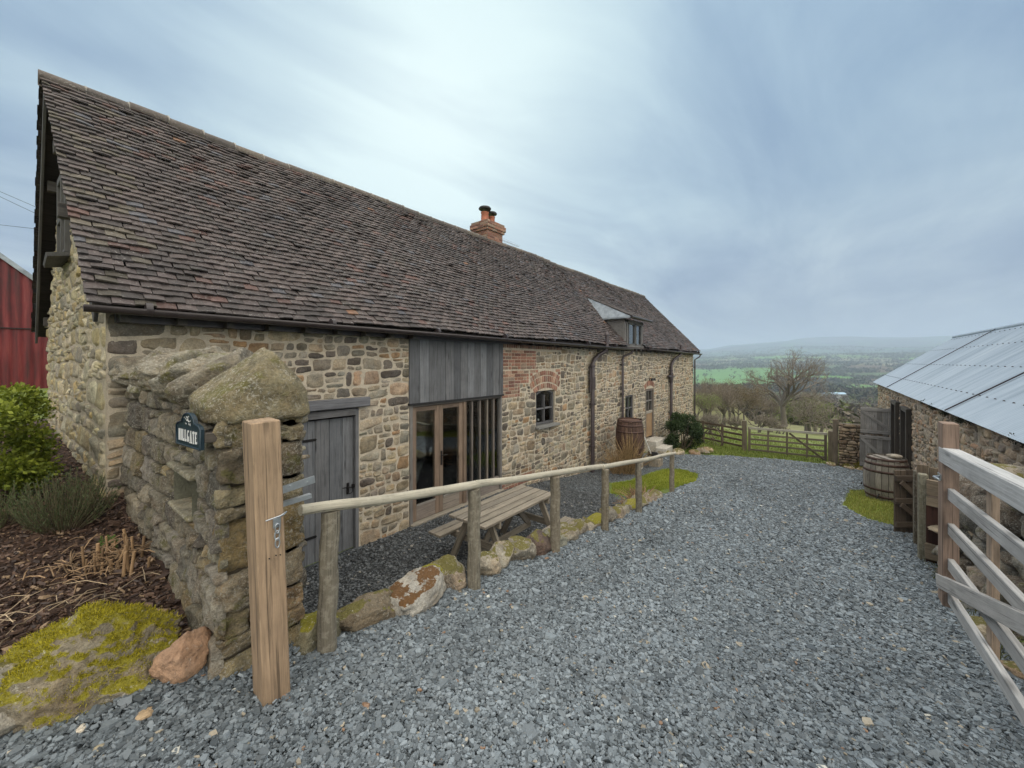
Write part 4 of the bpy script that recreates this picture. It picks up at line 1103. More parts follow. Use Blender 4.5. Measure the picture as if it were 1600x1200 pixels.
for px_, py_, s_ in ((CX - .17, CY - .02, 1.0), (CX + .19, CY + .02, .9)):
    p = M(); p.lathe([(.15 * s_, 0), (.15 * s_, .03), (.125 * s_, .05), (.115 * s_, .28 * s_), (.13 * s_, .30 * s_), (.13 * s_, .33 * s_)], (px_, py_, z), 18, (.35, .14, .08)); part(p, 'chimney_pot', MT['terracotta'], roof)
    q = M(); q.lathe([(.19 * s_, .42 * s_), (.2 * s_, .45 * s_), (.17 * s_, .49 * s_), (.03, .52 * s_)], (px_, py_, z), 18)
    for a in (0, 2.1, 4.2): q.box((px_ + .1 * math.cos(a), py_ + .1 * math.sin(a), z + .37), (.015, .015, .14))
    part(q, 'chimney_cowl', MT['iron'], roof)
ae = M(); ae.tube([(CX + .4, CY, 6.85), (CX + 1.5, CY - .1, 6.8)], .008, 5)
for k in range(8): ae.tube([(CX + .6 + k * .12, CY - .2, 6.84 - k * .005), (CX + .6 + k * .12, CY + .2, 6.84 - k * .005)], .004, 4)
part(ae, 'aerial', MT['galv'], roof)

# ------------------------------------------------------------------ rocks
import bmesh
_ico = {}
def ico(sub):
    if sub not in _ico:
        b = bmesh.new(); bmesh.ops.create_icosphere(b, subdivisions=sub, radius=1); b.verts.ensure_lookup_table()
        _ico[sub] = (np.array([v.co[:] for v in b.verts]), np.array([[v.index for v in f.verts] for f in b.faces])); b.free()
    return _ico[sub]
def rock(mb, c, size, rotz=0, seed=0, planes=16, col=(.3, .27, .2), sub=4, rough=.05, sharp=14, tilt=(0, 0), dmin=.72):
    rg = np.random.default_rng(seed); Vd, F = ico(sub)
    nn = rg.normal(size=(planes, 3)); nn /= np.linalg.norm(nn, axis=1, keepdims=True); dist = rg.uniform(dmin, 1.0, planes)
    dot = np.maximum(Vd @ nn.T, 1e-3) / dist[None]
    inv = (np.sum(dot ** sharp, 1) + .9 ** sharp) ** (1 / sharp)
    P = Vd / inv[:, None]
    P = P * (1 + rough * 1.6 * fbm(P, 2.3, 3, seed)[:, None] + rough * .7 * fbm(P, 9, 3, seed + 5)[:, None])
    P = P * np.array(size) / 2
    rm = np.array((Euler((tilt[0], tilt[1], 0)).to_matrix().to_4x4() @ Matrix.Rotation(0, 4, 'Z')).to_3x3()); rz = np.array(Matrix.Rotation(rotz, 3, 'Z'))
    P = P @ rm.T @ rz.T + np.array(c)
    cc = np.array(col) * (1 + .22 * fbm(P, 5, 3, seed + 9)[:, None])
    mb.add(P, [F], cc, True); return mb

# ------------------------------------------------------------------ garden wall with name sign
gwl = thing('garden_wall', 'old lichened rubble garden wall with niche and rough coping stones', 'wall', (.85, 3.9, 1.1))
WX0, WX1, WY0, WY1, WT = .65, 1.05, 2.44, 5.40, 2.57
NI = (3.02, 3.47, 1.85, 2.075)
core = M()
TL = lambda s, t, h: np.stack([WX0 - h + .03 * (t - 1.2) + .02 * np.sin(s * 2.2), s, t], -1)   # s = Y
plane_cells(core, WY0 + .03, WY1 + .1, .9, WT, [NI], TL, .01, (.17, .15, .115), -.012, side=False)
core.box(((WX0 + WX1) / 2 + .15, 2.48, 1.7), (.1, .02, 1.7), None, (.25, .225, .175))
core.quad((WX1 - .02, WY0 + .03, -.1), (WX1 - .02, WY1, -.1), (WX1 - .02, WY1, WT), (WX1 - .02, WY0 + .03, WT), (.2, .17, .12))
core.quad((WX0 + .02, WY0 + .03, WT), (WX1 - .02, WY0 + .03, WT), (WX1 - .02, WY1, WT), (WX0 + .02, WY1, WT), (.2, .17, .12))
core.quad((WX0 - .01, WY0 + .03, .0), (WX1 - .02, WY0 + .03, .0), (WX1 - .02, WY0 + .03, WT), (WX0 + .035, WY0 + .03, WT), (.17, .14, .1))
part(core, 'wall_core', MT['mortar'], gwl)
ws_ = M()
NI2 = (NI[0] - .05, NI[1] + .05, NI[2] - .02, NI[3] + .055)
cor = rubble_layout(WY0 - .02, WY1 + .05, .95, WT, [NI2], (.16, .25), (.2, .44), .04, .3, 33)
patches(ws_, cor, TL, pick(PAL_OLD, len(cor)), .007, 19, 15, .030, .026, (.05, .5), 34, .010, base=-.02, fs=16, power=.18)
TE = lambda s, t, h: np.stack([s, WY0 - h, t], -1)
cor = rubble_layout(WX0 - .03, WX1 + .01, .35, WT, [], (.17, .28), (.22, .42), .03, .2, 37)
pe = pick(PAL_OLD, len(cor)) * np.array([1.15, 1.05, .85])
pe[:] = pe * np.array([.95, .97, 1.0]); low = cor.mean(1)[:, 1] < 1.75; right = cor.mean(1)[:, 0] > .85
pe[low & right] = np.array([.36, .26, .15]) * RNG.uniform(.8, 1.25, ((low & right).sum(), 1))
patches(ws_, cor, TE, pe, .004, 19, 15, .03, .035, (.05, .4), 38, .010, base=-.012, fs=13, power=.22)
TR = lambda s, t, h: np.stack([WX1 + h, WY1 + WY0 - s, t], -1)
cor = rubble_layout(WY0, WY1, -.1, WT, [], (.1, .2), (.16, .36), .04, .2, 39)
patches(ws_, cor, TR, pick(PAL_OLD, len(cor)) * 1.3, .006, 7, 6, .03, .025, (.3, .8), 40, .012)
part(ws_, 'wall_stones', MT['oldstone'], gwl)
ni = M(); xa, xb = WX0 + .01, WX0 + .3
for a, b, c_, d_ in (((NI[0], NI[2]), (NI[1], NI[2]), 0, 0), ((NI[1], NI[2]), (NI[1], NI[3]), 0, 0), ((NI[1], NI[3]), (NI[0], NI[3]), 0, 0), ((NI[0], NI[3]), (NI[0], NI[2]), 0, 0)):
    ni.quad((xa - .01, a[0], a[1]), (xa - .01, b[0], b[1]), (xb, b[0], b[1]), (xb, a[0], a[1]), (.2, .2, .15))
ni.quad((xb, NI[0], NI[2]), (xb, NI[1], NI[2]), (xb, NI[1], NI[3]), (xb, NI[0], NI[3]), (.12, .12, .09))
nch = part(ni, 'niche', MT['mortar'], gwl)
nl = M(); nl.box((WX0 + .03, 3.245, NI[3] + .022), (.12, .56, .035), None, (.3, .28, .2), .01); nl.box((WX0 + .05, 3.245, NI[2] - .012), (.16, .5, .025), None, (.34, .31, .22), .008); part(nl, 'niche_lintel', MT['capstone'], nch)
caps = [(5.25, .34, .50, .30, .3), (4.98, .3, .46, .34, -.2), (4.66, .36, .5, .27, .1), (4.33, .3, .47, .33, .3), (4.02, .36, .5, .30, -.1), (3.7, .3, .48, .34, .2), (3.40, .34, .5, .28, 0), (3.1, .3, .46, .33, .15)]
caps = [(y, sy * .8, sx * 1.08, sz * 1.25, tl) for y, sy, sx, sz, tl in caps]
for i, (y, sy, sx, sz, tl) in enumerate(caps):
    m_ = M(); rock(m_, (.86 + random.uniform(-.03, .03), y, WT + sz * .33), (sx * 1.15, sy * 1.25, sz * 1.05), random.uniform(-.3, .3), 200 + i, 11, random.choice([(.29, .265, .21), (.25, .225, .175), (.32, .3, .24)]), 5, .10, 34, (.5 + tl, random.uniform(-.35, .1)), dmin=.6)
    part(m_, 'coping_stone', MT['capstone'], gwl)
# the big peaked end cap: an irregular wedge
m_ = M(); Vd, F = ico(5); P = Vd.copy()
nn = np.array([[-.62, -.1, .72], [.80, -.1, .6], [0, -1, .12], [0, 1, .25], [-1, 0, -.1], [1, 0, 0], [0, 0, -1], [.1, -.75, .75], [-.3, .6, .7], [.25, 0, .97], [-.75, -.75, .1], [.7, -.7, .25]], float)
dd0 = np.array([.52, .74, .95, .95, 1.12, .98, .7, .85, .9, 1.3, 1.12, 1.05]); nl_ = np.linalg.norm(nn, axis=1); nn /= nl_[:, None]
dot = np.maximum(P @ nn.T, 1e-3) / dd0[None]; P = P / (np.sum(dot ** 34, 1) ** (1 / 34))[:, None]
P = P * (1 + .06 * fbm(P, 2.0, 3, 5)[:, None] + .05 * fbm(P, 7, 4, 6)[:, None]) * np.array([.25, .20, .25]) + np.array([.86, 2.60, 2.65])
m_.add(P, [F], np.array([.24, .21, .13]) * (1 + .2 * fbm(P, 4, 3, 8)[:, None]), True)
part(m_, 'coping_stone', MT['capstone'], gwl, 'large peaked coping stone at the gate end of the wall')
# name sign: plate hanging on a block, turned slightly towards the gateway
sign = thing('house_sign', 'dark slate blue house name sign with domed top fixed to the garden wall', 'sign', (.56, 2.5, 2.35))
so_ = Vector((.565, 2.46, 2.35)); sx_ = Vector((-.096, .995, 0)).normalized(); sn_ = Vector((-.995, -.096, 0)).normalized()
def SP(u, v, h): p = so_ + sx_ * u + sn_ * h + Vector((0, 0, v)); return (p.x, p.y, p.z)
SWd = .33
prof = [(0, 0), (SWd, 0), (SWd, .105), (SWd - .02, .118), (SWd - .06, .128)]
for k in range(9): a = math.pi * k / 8; prof.append((SWd / 2 + .085 * math.cos(a), .128 + .052 * math.sin(a)))
prof += [(.06, .128), (.02, .118), (0, .105)]
sm_ = M(); sm_.prism([SP(u, v, 0) for u, v in prof][::-1], tuple(sn_ * -.016))
plate = part(sm_, 'plate', MT['signplate'], sign)
rim = M(); pts_ = [SP(SWd / 2 + (u - SWd / 2) * .985, .085 + (v - .085) * .97, .001) for u, v in prof]; rim.tube(pts_ + [pts_[0]], .0045, 6); part(rim, 'rim', MT['signplate'], plate)
def text_mesh(txt, size):
    cu = bpy.data.curves.new('t', 'FONT'); cu.body = txt; cu.size = size; cu.extrude = .0015; cu.align_x = 'CENTER'; cu.resolution_u = 3
    ob = bpy.data.objects.new('t', cu); COL.objects.link(ob); dg_ = bpy.context.evaluated_depsgraph_get(); me = bpy.data.meshes.new_from_object(ob.evaluated_get(dg_))
    V = [v.co[:] for v in me.vertices]; F = [list(p.vertices) for p in me.polygons]; bpy.data.objects.remove(ob); bpy.data.curves.remove(cu); bpy.data.meshes.remove(me); return np.array(V), F
# serif-like letters for HILLGATE, drawn as strokes (u to the left as seen, so mirrored along sx)
LET = {'H': [((0, 0), (0, 1)), ((.6, 0), (.6, 1)), ((0, .5), (.6, .5))], 'I': [((0, 0), (0, 1))], 'L': [((0, 0), (0, 1)), ((0, .03), (.5, .03)), ((.5, 0), (.5, .22))],
       'G': [((.62, .82), (.45, .98)), ((.45, .98), (.15, .95)), ((.15, .95), (0, .7)), ((0, .7), (0, .3)), ((0, .3), (.15, .05)), ((.15, .05), (.5, .03)), ((.5, .03), (.62, .15)), ((.62, .1), (.62, .45)), ((.4, .45), (.72, .45))],
       'A': [((0, 0), (.33, 1)), ((.66, 0), (.33, 1)), ((.12, .35), (.55, .35))], 'T': [((.3, 0), (.3, 1)), ((0, .97), (.6, .97)), ((0, .97), (0, .8)), ((.6, .97), (.6, .8))],
       'E': [((0, 0), (0, 1)), ((0, .97), (.5, .97)), ((0, .5), (.4, .5)), ((0, .03), (.52, .03)), ((.5, .97), (.5, .8)), ((.52, .03), (.52, .2))]}
WID = {'H': .6, 'I': 0, 'L': .5, 'G': .68, 'A': .66, 'T': .6, 'E': .52}
tx = M(); hh_ = .062; kx = .026; word = 'HILLGATE'; tot = sum(WID[c] * kx for c in word) + 7 * .019; u0 = (SWd - tot) / 2
cur = 0
for c in word:
    for (a, b) in LET[c]:
        th_ = .0055 if abs(a[0] - b[0]) < .05 else .0036
        pa = SP(SWd - (u0 + cur + a[0] * kx), .026 + a[1] * hh_, .0025); pb = SP(SWd - (u0 + cur + b[0] * kx), .026 + b[1] * hh_, .0025)
        if (Vector(pa) - Vector(pb)).length > .001: tx.bar(pa, pb, th_, .003, (.8, .8, .8), 0, up=tuple(sn_.cross((Vector(pb) - Vector(pa)).normalized())))
    if c in 'TA':
        for ux in ({'H': (0, .6), 'I': (0,), 'L': (0,), 'T': (.3,), 'E': (), 'A': (0, .66)}[c]):
            for vv in ((0, 1) if c in 'HI' else (0,)):
                pa = SP(SWd - (u0 + cur + ux * kx - .006), .026 + vv * hh_, .0025); pb = SP(SWd - (u0 + cur + ux * kx + .006), .026 + vv * hh_, .0025); tx.bar(pa, pb, .004, .003, (.8, .8, .8), 0, up=(0, 0, 1))
    cur += WID[c] * kx + .019
part(tx, 'lettering', MT['white'], plate)
em = M(); rg = np.random.default_rng(3)
for k in range(26):
    u = SWd / 2 + rg.normal(0, .022); v = .118 + abs(rg.normal(0, .013)) + (.018 if abs(u - SWd / 2) < .012 else 0)
    if v > .168: continue
    a = rg.uniform(0, 3.14); r_ = rg.uniform(.004, .008)
    em.add([SP(u - r_ * math.cos(a), v - r_ * math.sin(a), .002), SP(u + .004 * math.sin(a), v - .004 * math.cos(a), .004), SP(u + r_ * math.cos(a), v + r_ * math.sin(a), .002), SP(u - .004 * math.sin(a), v + .004 * math.cos(a), .004)], [[0, 1, 2, 3]], (.8, .8, .8))
part(em, 'emblem', MT['white'], plate)
bk_ = M(); bk_.box((.625, 2.475, 2.41), (.09, .06, .05), None, (.07, .06, .05), .004); part(bk_, 'bracket', MT['darkwood'], sign)

# ------------------------------------------------------------------ latch post in the foreground
gp = thing('gate_post', 'square sawn timber gate post leaning in front of the garden wall end', 'gate post', (.81, 2.17, Hs(.81, 2.1)))
m_ = M(); b0 = Vector((.803, 2.21, C - 1.76)); b1 = Vector((.748, 2.20, C - .293)); m_.bar(b0, b1, .128, .135, (.36, .255, .165), .006, up=(1, 0, 0)); part(m_, 'post', MT['postwood'], gp)
lt = M()
fx = lambda z: .785 + (.815 - .785) * (C - .8 - z) / .8
px0 = .772 + .02; yf = 2.20 - .070
lt.box((px0, yf - .004, C - .80), (.034, .006, .05))
for k in range(3):
    zc = C - .80 - .028 - k * .036
    pts_ = [(px0 + .011 * math.cos(a) * (1 if k % 2 else .9), yf - .012 + (.004 if k % 2 else 0), zc + .024 * math.sin(a)) for a in np.linspace(0, 6.283, 13)]
    lt.tube(pts_, .0035, 6)
lt.tube([(px0 - .055, yf - .02, C - .772), (px0 + .01, yf - .022, C - .766), (px0 + .04, yf - .02, C - .755), (px0 + .03, yf - .014, C - .768), (px0 - .02, yf - .015, C - .778)], .0035, 6)
part(lt, 'chain', MT['galv'], gp)
br = M(); br.box((.935, 2.24, C - .672), (.19, .008, .04), Euler((0, R(-6), 0))); br.box((.93, 2.235, C - .75), (.15, .03, .022), Euler((0, R(-3), 0)))
for xx in (.9, .99): br.tube([(xx, 2.232, C - .67), (xx, 2.24, C - .67)], .006, 8)
part(br, 'striker_plate', MT['galv'], gp)
for (dx, dz) in ((-.02, -.97), (.01, -.965), (.03, -.97)): nl = M(); nl.tube([(.78 + dx, yf + .003, C + dz), (.78 + dx, yf - .003, C + dz)], .003, 6); part(nl, 'nail', MT['iron'], gp)

# ------------------------------------------------------------------ pole fence along the drive
pf = thing('pole_fence', 'low round timber rail fence running down the drive beside the terrace', 'fence', (4.8, 2.35, Hs(4.8, 2.35)))
posts = [(1.18, 2.36), (2.42, 2.34), (3.7, 2.33), (4.92, 2.30), (6.24, 2.34), (8.7, 2.53)]
railz = lambda x: C - .863 - (x - 1.02) * .1446
for i, (x, y) in enumerate(posts):
    m_ = M(); r_ = .055 if i < 3 else .05; zb0 = Hs(x, y) - .1; zt_ = railz(x) - .03; ln = random.uniform(-.03, .03)
    n = 9; m_.tube([(x + ln * (1 - k / n) + .004 * math.sin(k * 1.7 + i), y + .003 * math.cos(k * 2 + i), zb0 + (zt_ - zb0) * k / n) for k in range(n + 1)], [r_ * (1.04 - .06 * k / n) for k in range(n + 1)], 14, random.choice([(.22, .19, .14), (.2, .17, .12), (.19, .17, .13)]), wob=.025)
    part(m_, 'post', MT['roundwood'], pf)
for (xa, xb, ra_, rb_, dz) in ((1.0, 2.5, .031, .034, 0), (2.44, 4.98, .032, .034, .008), (4.9, 8.86, .034, .032, 0)):
    m_ = M(); n = 14
    pts_ = [(xa + (xb - xa) * k / n, 2.345 + .008 * math.sin(k * .9 + xa) + (.18 * smooth(6.2, 8.7, xa + (xb - xa) * k / n)), railz(xa + (xb - xa) * k / n) + dz * (1 - k / n) + .005 * math.sin(k * .55 + xa)) for k in range(n + 1)]
    m_.tube(pts_, [ra_ + (rb_ - ra_) * k / n for k in range(n + 1)], 14, (.44, .41, .33), wob=.045); part(m_, 'rail', MT['railwood'], pf)

# ------------------------------------------------------------------ kerb stones along the terrace
KS = [(1.13, 2.50, .24, .22, .24, (.25, .24, .13), 'mossrock', 'small mossy kerb stone between the wall end and first rail post'),
      (1.52, 2.50, .40, .24, .22, (.24, .18, .10), 'rock', 'long flat brown kerb stone just past the first rail post'),
      (1.94, 2.52, .40, .30, .30, (.42, .41, .37), 'rustmoss', 'large pale grey kerb stone with rust brown moss on top'),
      (2.16, 2.66, .26, .22, .2, (.3, .28, .12), 'mossrock', 'yellow green mossy lump behind the large pale kerb stone'),
      (2.32, 2.50, .18, .2, .22, (.38, .3, .22), 'rock', 'small tan kerb stone with a split face before the second rail post'),
      (2.38, 2.66, .28, .2, .26, (.3, .27, .17), 'rock', 'tall speckled kerb stone behind the second rail post'),
      (2.72, 2.50, .26, .24, .24, (.42, .36, .26), 'rock', 'pale tan kerb stone just past the second rail post'),
      (2.98, 2.52, .30, .24, .26, (.36, .33, .25), 'rock', 'rounded buff kerb stone in front of the picnic table'),
      (3.26, 2.50, .26, .26, .29, (.3, .28, .22), 'rock', 'grey green kerb stone in front of the picnic table leg'),
      (3.52, 2.52, .34, .28, .30, (.16, .10, .085), 'rock', 'dark reddish brown rough kerb stone before the third rail post'),
      (3.92, 2.50, .3, .24, .24, (.26, .27, .2), 'rock', 'squat green grey kerb stone past the third rail post'),
      (4.22, 2.52, .28, .26, .24, (.33, .3, .22), 'rock', 'rough buff kerb stone below the near bench end'),
      (4.52, 2.50, .28, .24, .22, (.3, .26, .19), 'rock', 'low brown kerb stone midway between third and fourth posts'),
      (4.78, 2.50, .24, .22, .2, (.36, .32, .25), 'rock', 'small pale kerb stone touching the fourth rail post'),
      (5.12, 2.52, .34, .26, .24, (.3, .25, .16), 'mossrock', 'mossy kerb stone just past the fourth rail post'),
      (5.45, 2.52, .26, .24, .26, (.22, .2, .16), 'rock', 'dark kerb stone with an upright edge beyond the fourth post'),
      (5.76, 2.50, .3, .24, .2, (.34, .27, .18), 'rock', 'flat orange brown kerb stone before the fifth post'),
      (6.05, 2.52, .22, .22, .2, (.32, .3, .24), 'rock', 'small grey kerb stone touching the fifth post'),
      (6.5, 2.54, .36, .26, .22, (.3, .27, .18), 'mossrock', 'long mossy kerb stone just beyond the fifth post'),
      (6.92, 2.56, .3, .26, .22, (.35, .3, .2), 'rock', 'buff kerb stone where the dry plant clump begins'),
      (7.3, 2.58, .34, .26, .2, (.3, .22, .15), 'rock', 'reddish kerb stone under the dry plant clump'),
      (7.7, 2.6, .3, .25, .18, (.32, .3, .22), 'rock', 'last low kerb stone beside the lawn tip')]
for i, (x, y, a, b, h, col, mt, lb) in enumerate(KS):
    gm = sum(col) / 3; col = tuple(.45 * gm * k + .55 * q for q, k in zip(col, (1.06, 1.0, .88))); col = tuple(q * .85 for q in col)
    m_ = M(); zc = Hs(x, 2.42) + h * .17; rock(m_, (x, y, zc), (a * 1.32, b * 1.2, h * 1.0), random.uniform(-.3, .3), 300 + i, 9, col, 5 if i < 12 else 4, .09, 46, (random.uniform(-.25, .25), random.uniform(-.2, .2)), dmin=.62)
    solo(m_, 'kerb_stone', MT[mt], lb, 'stone', 'edging stones between drive and terrace')

# ------------------------------------------------------------------ picnic table
pt = thing('picnic_table', 'weathered timber picnic table with attached benches on the terrace', 'picnic table', (4.3, 3.5, 0.03))
pc = lambda: random.choice([(.25, .22, .175), (.285, .25, .2), (.22, .195, .16), (.31, .275, .22)])
z0t = Hs(4.3, 3.6)
tt = M()
for k in range(5): tt.box((4.27 + random.uniform(-.01, .01), 3.5 + (k - 2) * .134, z0t + .76), (1.58, .112, .034), None, pc(), .004)
part(tt, 'tabletop', MT['greywood'], pt)
for s in (-1, 1):
    bn = M()
    for k in (0, 1): bn.box((4.27, 3.5 + s * (.53 + k * .125), z0t + .44), (1.62, .115, .034), None, pc(), .004)
    part(bn, 'bench_seat', MT['greywood'], pt)
for xe in (3.72, 4.84):
    for s in (-1, 1):
        lg = M(); lg.bar((xe, 3.5 + s * .56, z0t - .03), (xe, 3.5 + s * .17, z0t + .74), .09, .04, pc(), .003, up=(0, 1, .3)); part(lg, 'leg', MT['greywood'], pt)
    cb = M(); cb.bar((xe + .045, 3.5 - .72, z0t + .385), (xe + .045, 3.5 + .72, z0t + .385), .09, .035, pc(), .003); cb.bar((xe + .045, 3.5 - .32, z0t + .70), (xe + .045, 3.5 + .32, z0t + .70), .08, .035, pc(), .003); part(cb, 'crossbeam', MT['greywood'], pt)
sb = M(); sb.bar((3.78, 3.5, z0t + .33), (4.15, 3.5, z0t + .72), .08, .035, pc(), .003); sb.bar((4.8, 3.5, z0t + .33), (4.42, 3.5, z0t + .72), .08, .035, pc(), .003); sb.bar((3.74, 3.5, z0t + .30), (4.84, 3.5, z0t + .30), .08, .035, pc(), .003); part(sb, 'brace', MT['greywood'], pt)

# ------------------------------------------------------------------ boulders by the bed
def moss_tufts(c, size, n, parent, ca=(.26, .24, .012), cb=(.4, .36, .03), seed=0):
    pass
bd = M(); rock(bd, (.19, 2.86, Hs(.1, 2.8) + .05), (.68, .56, .60), -.4, 419, 14, (.25, .225, .17), 6, .13, 14, (0, .05), dmin=.7)
bo = solo(bd, 'mossy_boulder', MT['mossrock'], 'big low boulder covered in yellow green moss at the drive edge', 'boulder')
me = bo.data; nv = len(me.vertices); co = np.zeros(nv * 3, np.float32); no = np.zeros(nv * 3, np.float32); me.vertices.foreach_get('co', co); me.vertex_normals.foreach_get('vector', no)
co = co.reshape(-1, 3) + np.array(bo.location); no = no.reshape(-1, 3)
msk = (no[:, 2] * .5 + .34 * (fbm(co, 6.5, 4, 12) + 1)) > .62
idx = np.where(msk)[0]; idx = RNG.choice(idx, 14000); Pm = co[idx] + RNG.normal(0, .004, (14000, 3))
dirn = no[idx] + RNG.normal(0, .55, (14000, 3)); t = RNG.random((14000, 1))
blades(Pm, RNG.uniform(.006, .015, 14000), np.full(14000, .0016), np.array([.16, .15, .012]) * (1 - t) + np.array([.55, .48, .03]) * t, 'moss', None, parent=bo, dirn=dirn)
m_ = M(); rock(m_, (-.14, 2.84, Hs(-.2, 2.8) + .07), (.46, .42, .36), .2, 408, 12, (.36, .34, .29), 5, .09, 12); solo(m_, 'boulder', MT['rock'], 'grey lichened rock at the left end of the mossy boulder', 'boulder')
m_ = M(); rock(m_, (.515, 2.57, Hs(.5, 2.5) + .09), (.24, .19, .24), .5, 412, 9, (.34, .22, .145), 5, .09, 40, (.1, .35), dmin=.6); solo(m_, 'orange_rock', MT['rockplain'], 'small orange brown angular rock leaning between boulder and wall', 'rock')
for i, (x, y, s, c_, lb) in enumerate(((.35, 2.42, .055, (.4, .3, .19), 'small tan pebble in front of the mossy boulder'), (.16, 2.5, .035, (.62, .58, .5), 'small white pebble at the foot of the mossy boulder'), (.02, 2.38, .06, (.3, .33, .33), 'larger pale grey stone lying in the near slate gravel'), (.2, 2.36, .04, (.35, .31, .22), 'little brown stone lying in the gravel below the boulder'))):
    m_ = M(); rock(m_, (x, y, Hs(x, y) + s * .2), (s * 1.3, s, s * .7), i, 420 + i, 10, c_, 3, .05, 16); solo(m_, 'loose_stone', MT['rockplain'], lb, 'stone', 'loose stones at the edge of the drive')

# ------------------------------------------------------------------ plants
def leafmesh(n, clumps, size, cols_a, cols_b, elong=1.9, seed=0, flat=.0, shell=.6):
    """clumps: list of (cx,cy,cz,rx,ry,rz)"""
    rg = np.random.default_rng(seed); cl = np.array(clumps, float); w = cl[:, 3] * cl[:, 4] + cl[:, 3] * cl[:, 5]; i = rg.choice(len(cl), n, p=w / w.sum())
    d = rg.normal(size=(n, 3)); d /= np.linalg.norm(d, axis=1, keepdims=True); r = (shell + (1 - shell) * rg.random(n))[:, None] * rg.uniform(.75, 1.08, (n, 1))
    P = cl[i, :3] + d * r * cl[i, 3:]
    k = fbm(P, 6.5 / max(.3, float(cl[:, 3].mean()) * 3), 2, seed) > -.33; P = P[k]; d = d[k]; n = len(P)
    ax = rg.normal(size=(n, 3)) + d * .9 + np.array([0, 0, .35]); ax /= np.linalg.norm(ax, axis=1, keepdims=True)
    b = np.cross(ax, rg.normal(size=(n, 3))); b /= np.linalg.norm(b, axis=1, keepdims=True)
    s = size * rg.uniform(.6, 1.3, (n, 1)); nrm = np.cross(ax, b)
    V = np.stack([P, P + ax * s * .5 + b * s * .5 / elong + nrm * s * .08, P + ax * s, P + ax * s * .5 - b * s * .5 / elong + nrm * s * .08], 1)
    t = np.clip(rg.random((n, 1)) * .8 + .2 * (d[:, 2:3] > .2), 0, 1)
    c = np.array(cols_a) * (1 - t) + np.array(cols_b) * t
    mb = M(); mb.add(V.reshape(-1, 3), [(np.arange(n) * 4)[:, None] + np.arange(4)[None]], np.repeat(c, 4, 0), True); return mb
def stems(base, tips, r=.008, col=(.1, .08, .05)):
    m_ = M()
    for t_ in tips:
        a = Vector(base) + Vector((random.uniform(-.06, .06), random.uniform(-.06, .06), 0)); t_ = Vector(t_); mid = (a + t_) / 2 + Vector((random.uniform(-.1, .1), random.uniform(-.1, .1), .05))
        m_.tube([a, mid, t_], [r, r * .7, r * .3], 5, col)
    return m_
# leafy yellow-green bush at the gable
zb = Hs(-.1, 5.9); cl = []
rg = np.random.default_rng(8)
for k in range(34):
    a = rg.uniform(0, 6.28); e = rg.uniform(-.9, 1.0); q = math.sqrt(max(0, 1 - max(e, 0) ** 2))
    cl.append((-.56 + .70 * q * math.cos(a) * .9, 6.05 + .65 * q * math.sin(a), zb + .68 + .66 * e + rg.uniform(-.05, .05), rg.uniform(.15, .26), rg.uniform(.15, .26), rg.uniform(.13, .22)))
bush = thing('leafy_bush', 'yellow green leafy shrub against the gable beside the red barn', 'bush', (-.4, 6.05, zb))
part(leafmesh(26000, cl, .042, (.07, .11, .012), (.31, .36, .045), 1.7, 8, shell=.35), 'foliage', MT['leaf'], bush)
part(stems((-.4, 6.05, zb - .05), [c[:3] for c in cl[::2]], .012), 'stem', MT['twig'], bush)
cl2 = [(rg.uniform(-1.3, -.7), rg.uniform(5.6, 7.2), zb + rg.uniform(.1, 1.15), .26, .26, .22) for k in range(14)]
bush2 = thing('leafy_bush', 'second yellow green shrub cut off by the left edge of the picture', 'bush', (-1.0, 6.2, zb))
part(leafmesh(11000, cl2, .042, (.06, .10, .012), (.25, .31, .04), 1.7, 9, shell=.35), 'foliage', MT['leaf'], bush2)
part(stems((-1.0, 6.2, zb - .05), [c[:3] for c in cl2], .012), 'stem', MT['twig'], bush2)
# rosemary
def needle_shrub(name, c, rad, h, n, ca, cb, label, cat='shrub', seed=0, blade=.03):
    rg = np.random.default_rng(seed); root = thing(name, label, cat, c); sm = M(); PP = []; DDn = []
    for k in range(n):
        a = rg.uniform(0, 6.28); q = rad * math.sqrt(rg.random()); tip = Vector((c[0] + q * math.cos(a) * 1.15, c[1] + q * math.sin(a) * 1.15, c[2] + h * (1 - .45 * (q / rad) ** 2) * rg.uniform(.7, 1.1)))
        base = Vector((c[0] + .35 * q * math.cos(a), c[1] + .35 * q * math.sin(a), c[2] - .03)); mid = base.lerp(tip, .5) + Vector((.15 * q * math.cos(a), .15 * q * math.sin(a), 0))
        sm.tube([base, mid, tip], [.004, .003, .0015], 4, (.12, .1, .06))
        for j in range(46):
            t = rg.uniform(.25, 1.0); p = base.lerp(mid, t * 2) if t < .5 else mid.lerp(tip, t * 2 - 1); PP.append(p[:]); dv = (tip - base).normalized() + Vector(rg.normal(0, .6, 3)); DDn.append(dv.normalized()[:])
    PP = np.array(PP); t = rg.random((len(PP), 1))
    blades(PP, np.full(len(PP), blade) * rg.uniform(.7, 1.2, len(PP)), np.full(len(PP), .0022), np.array(ca) * (1 - t) + np.array(cb) * t, 'foliage', None, parent=root, dirn=np.array(DDn), mat=MT['leaf'])
    part(sm, 'stem', MT['twig'], root); return root
needle_shrub('rosemary_bush', (.22, 4.95, Hs(.22, 4.95)), .30, .46, 170, (.04, .07, .03), (.15, .2, .085), 'dark green upright rosemary bush at the foot of the gable wall', seed=4)
needle_shrub('rosemary_bush', (-.12, 5.25, Hs(-.12, 5.25)), .2, .34, 60, (.05, .08, .03), (.17, .22, .09), 'smaller rosemary sprig cluster in front of the leafy shrub', seed=5)
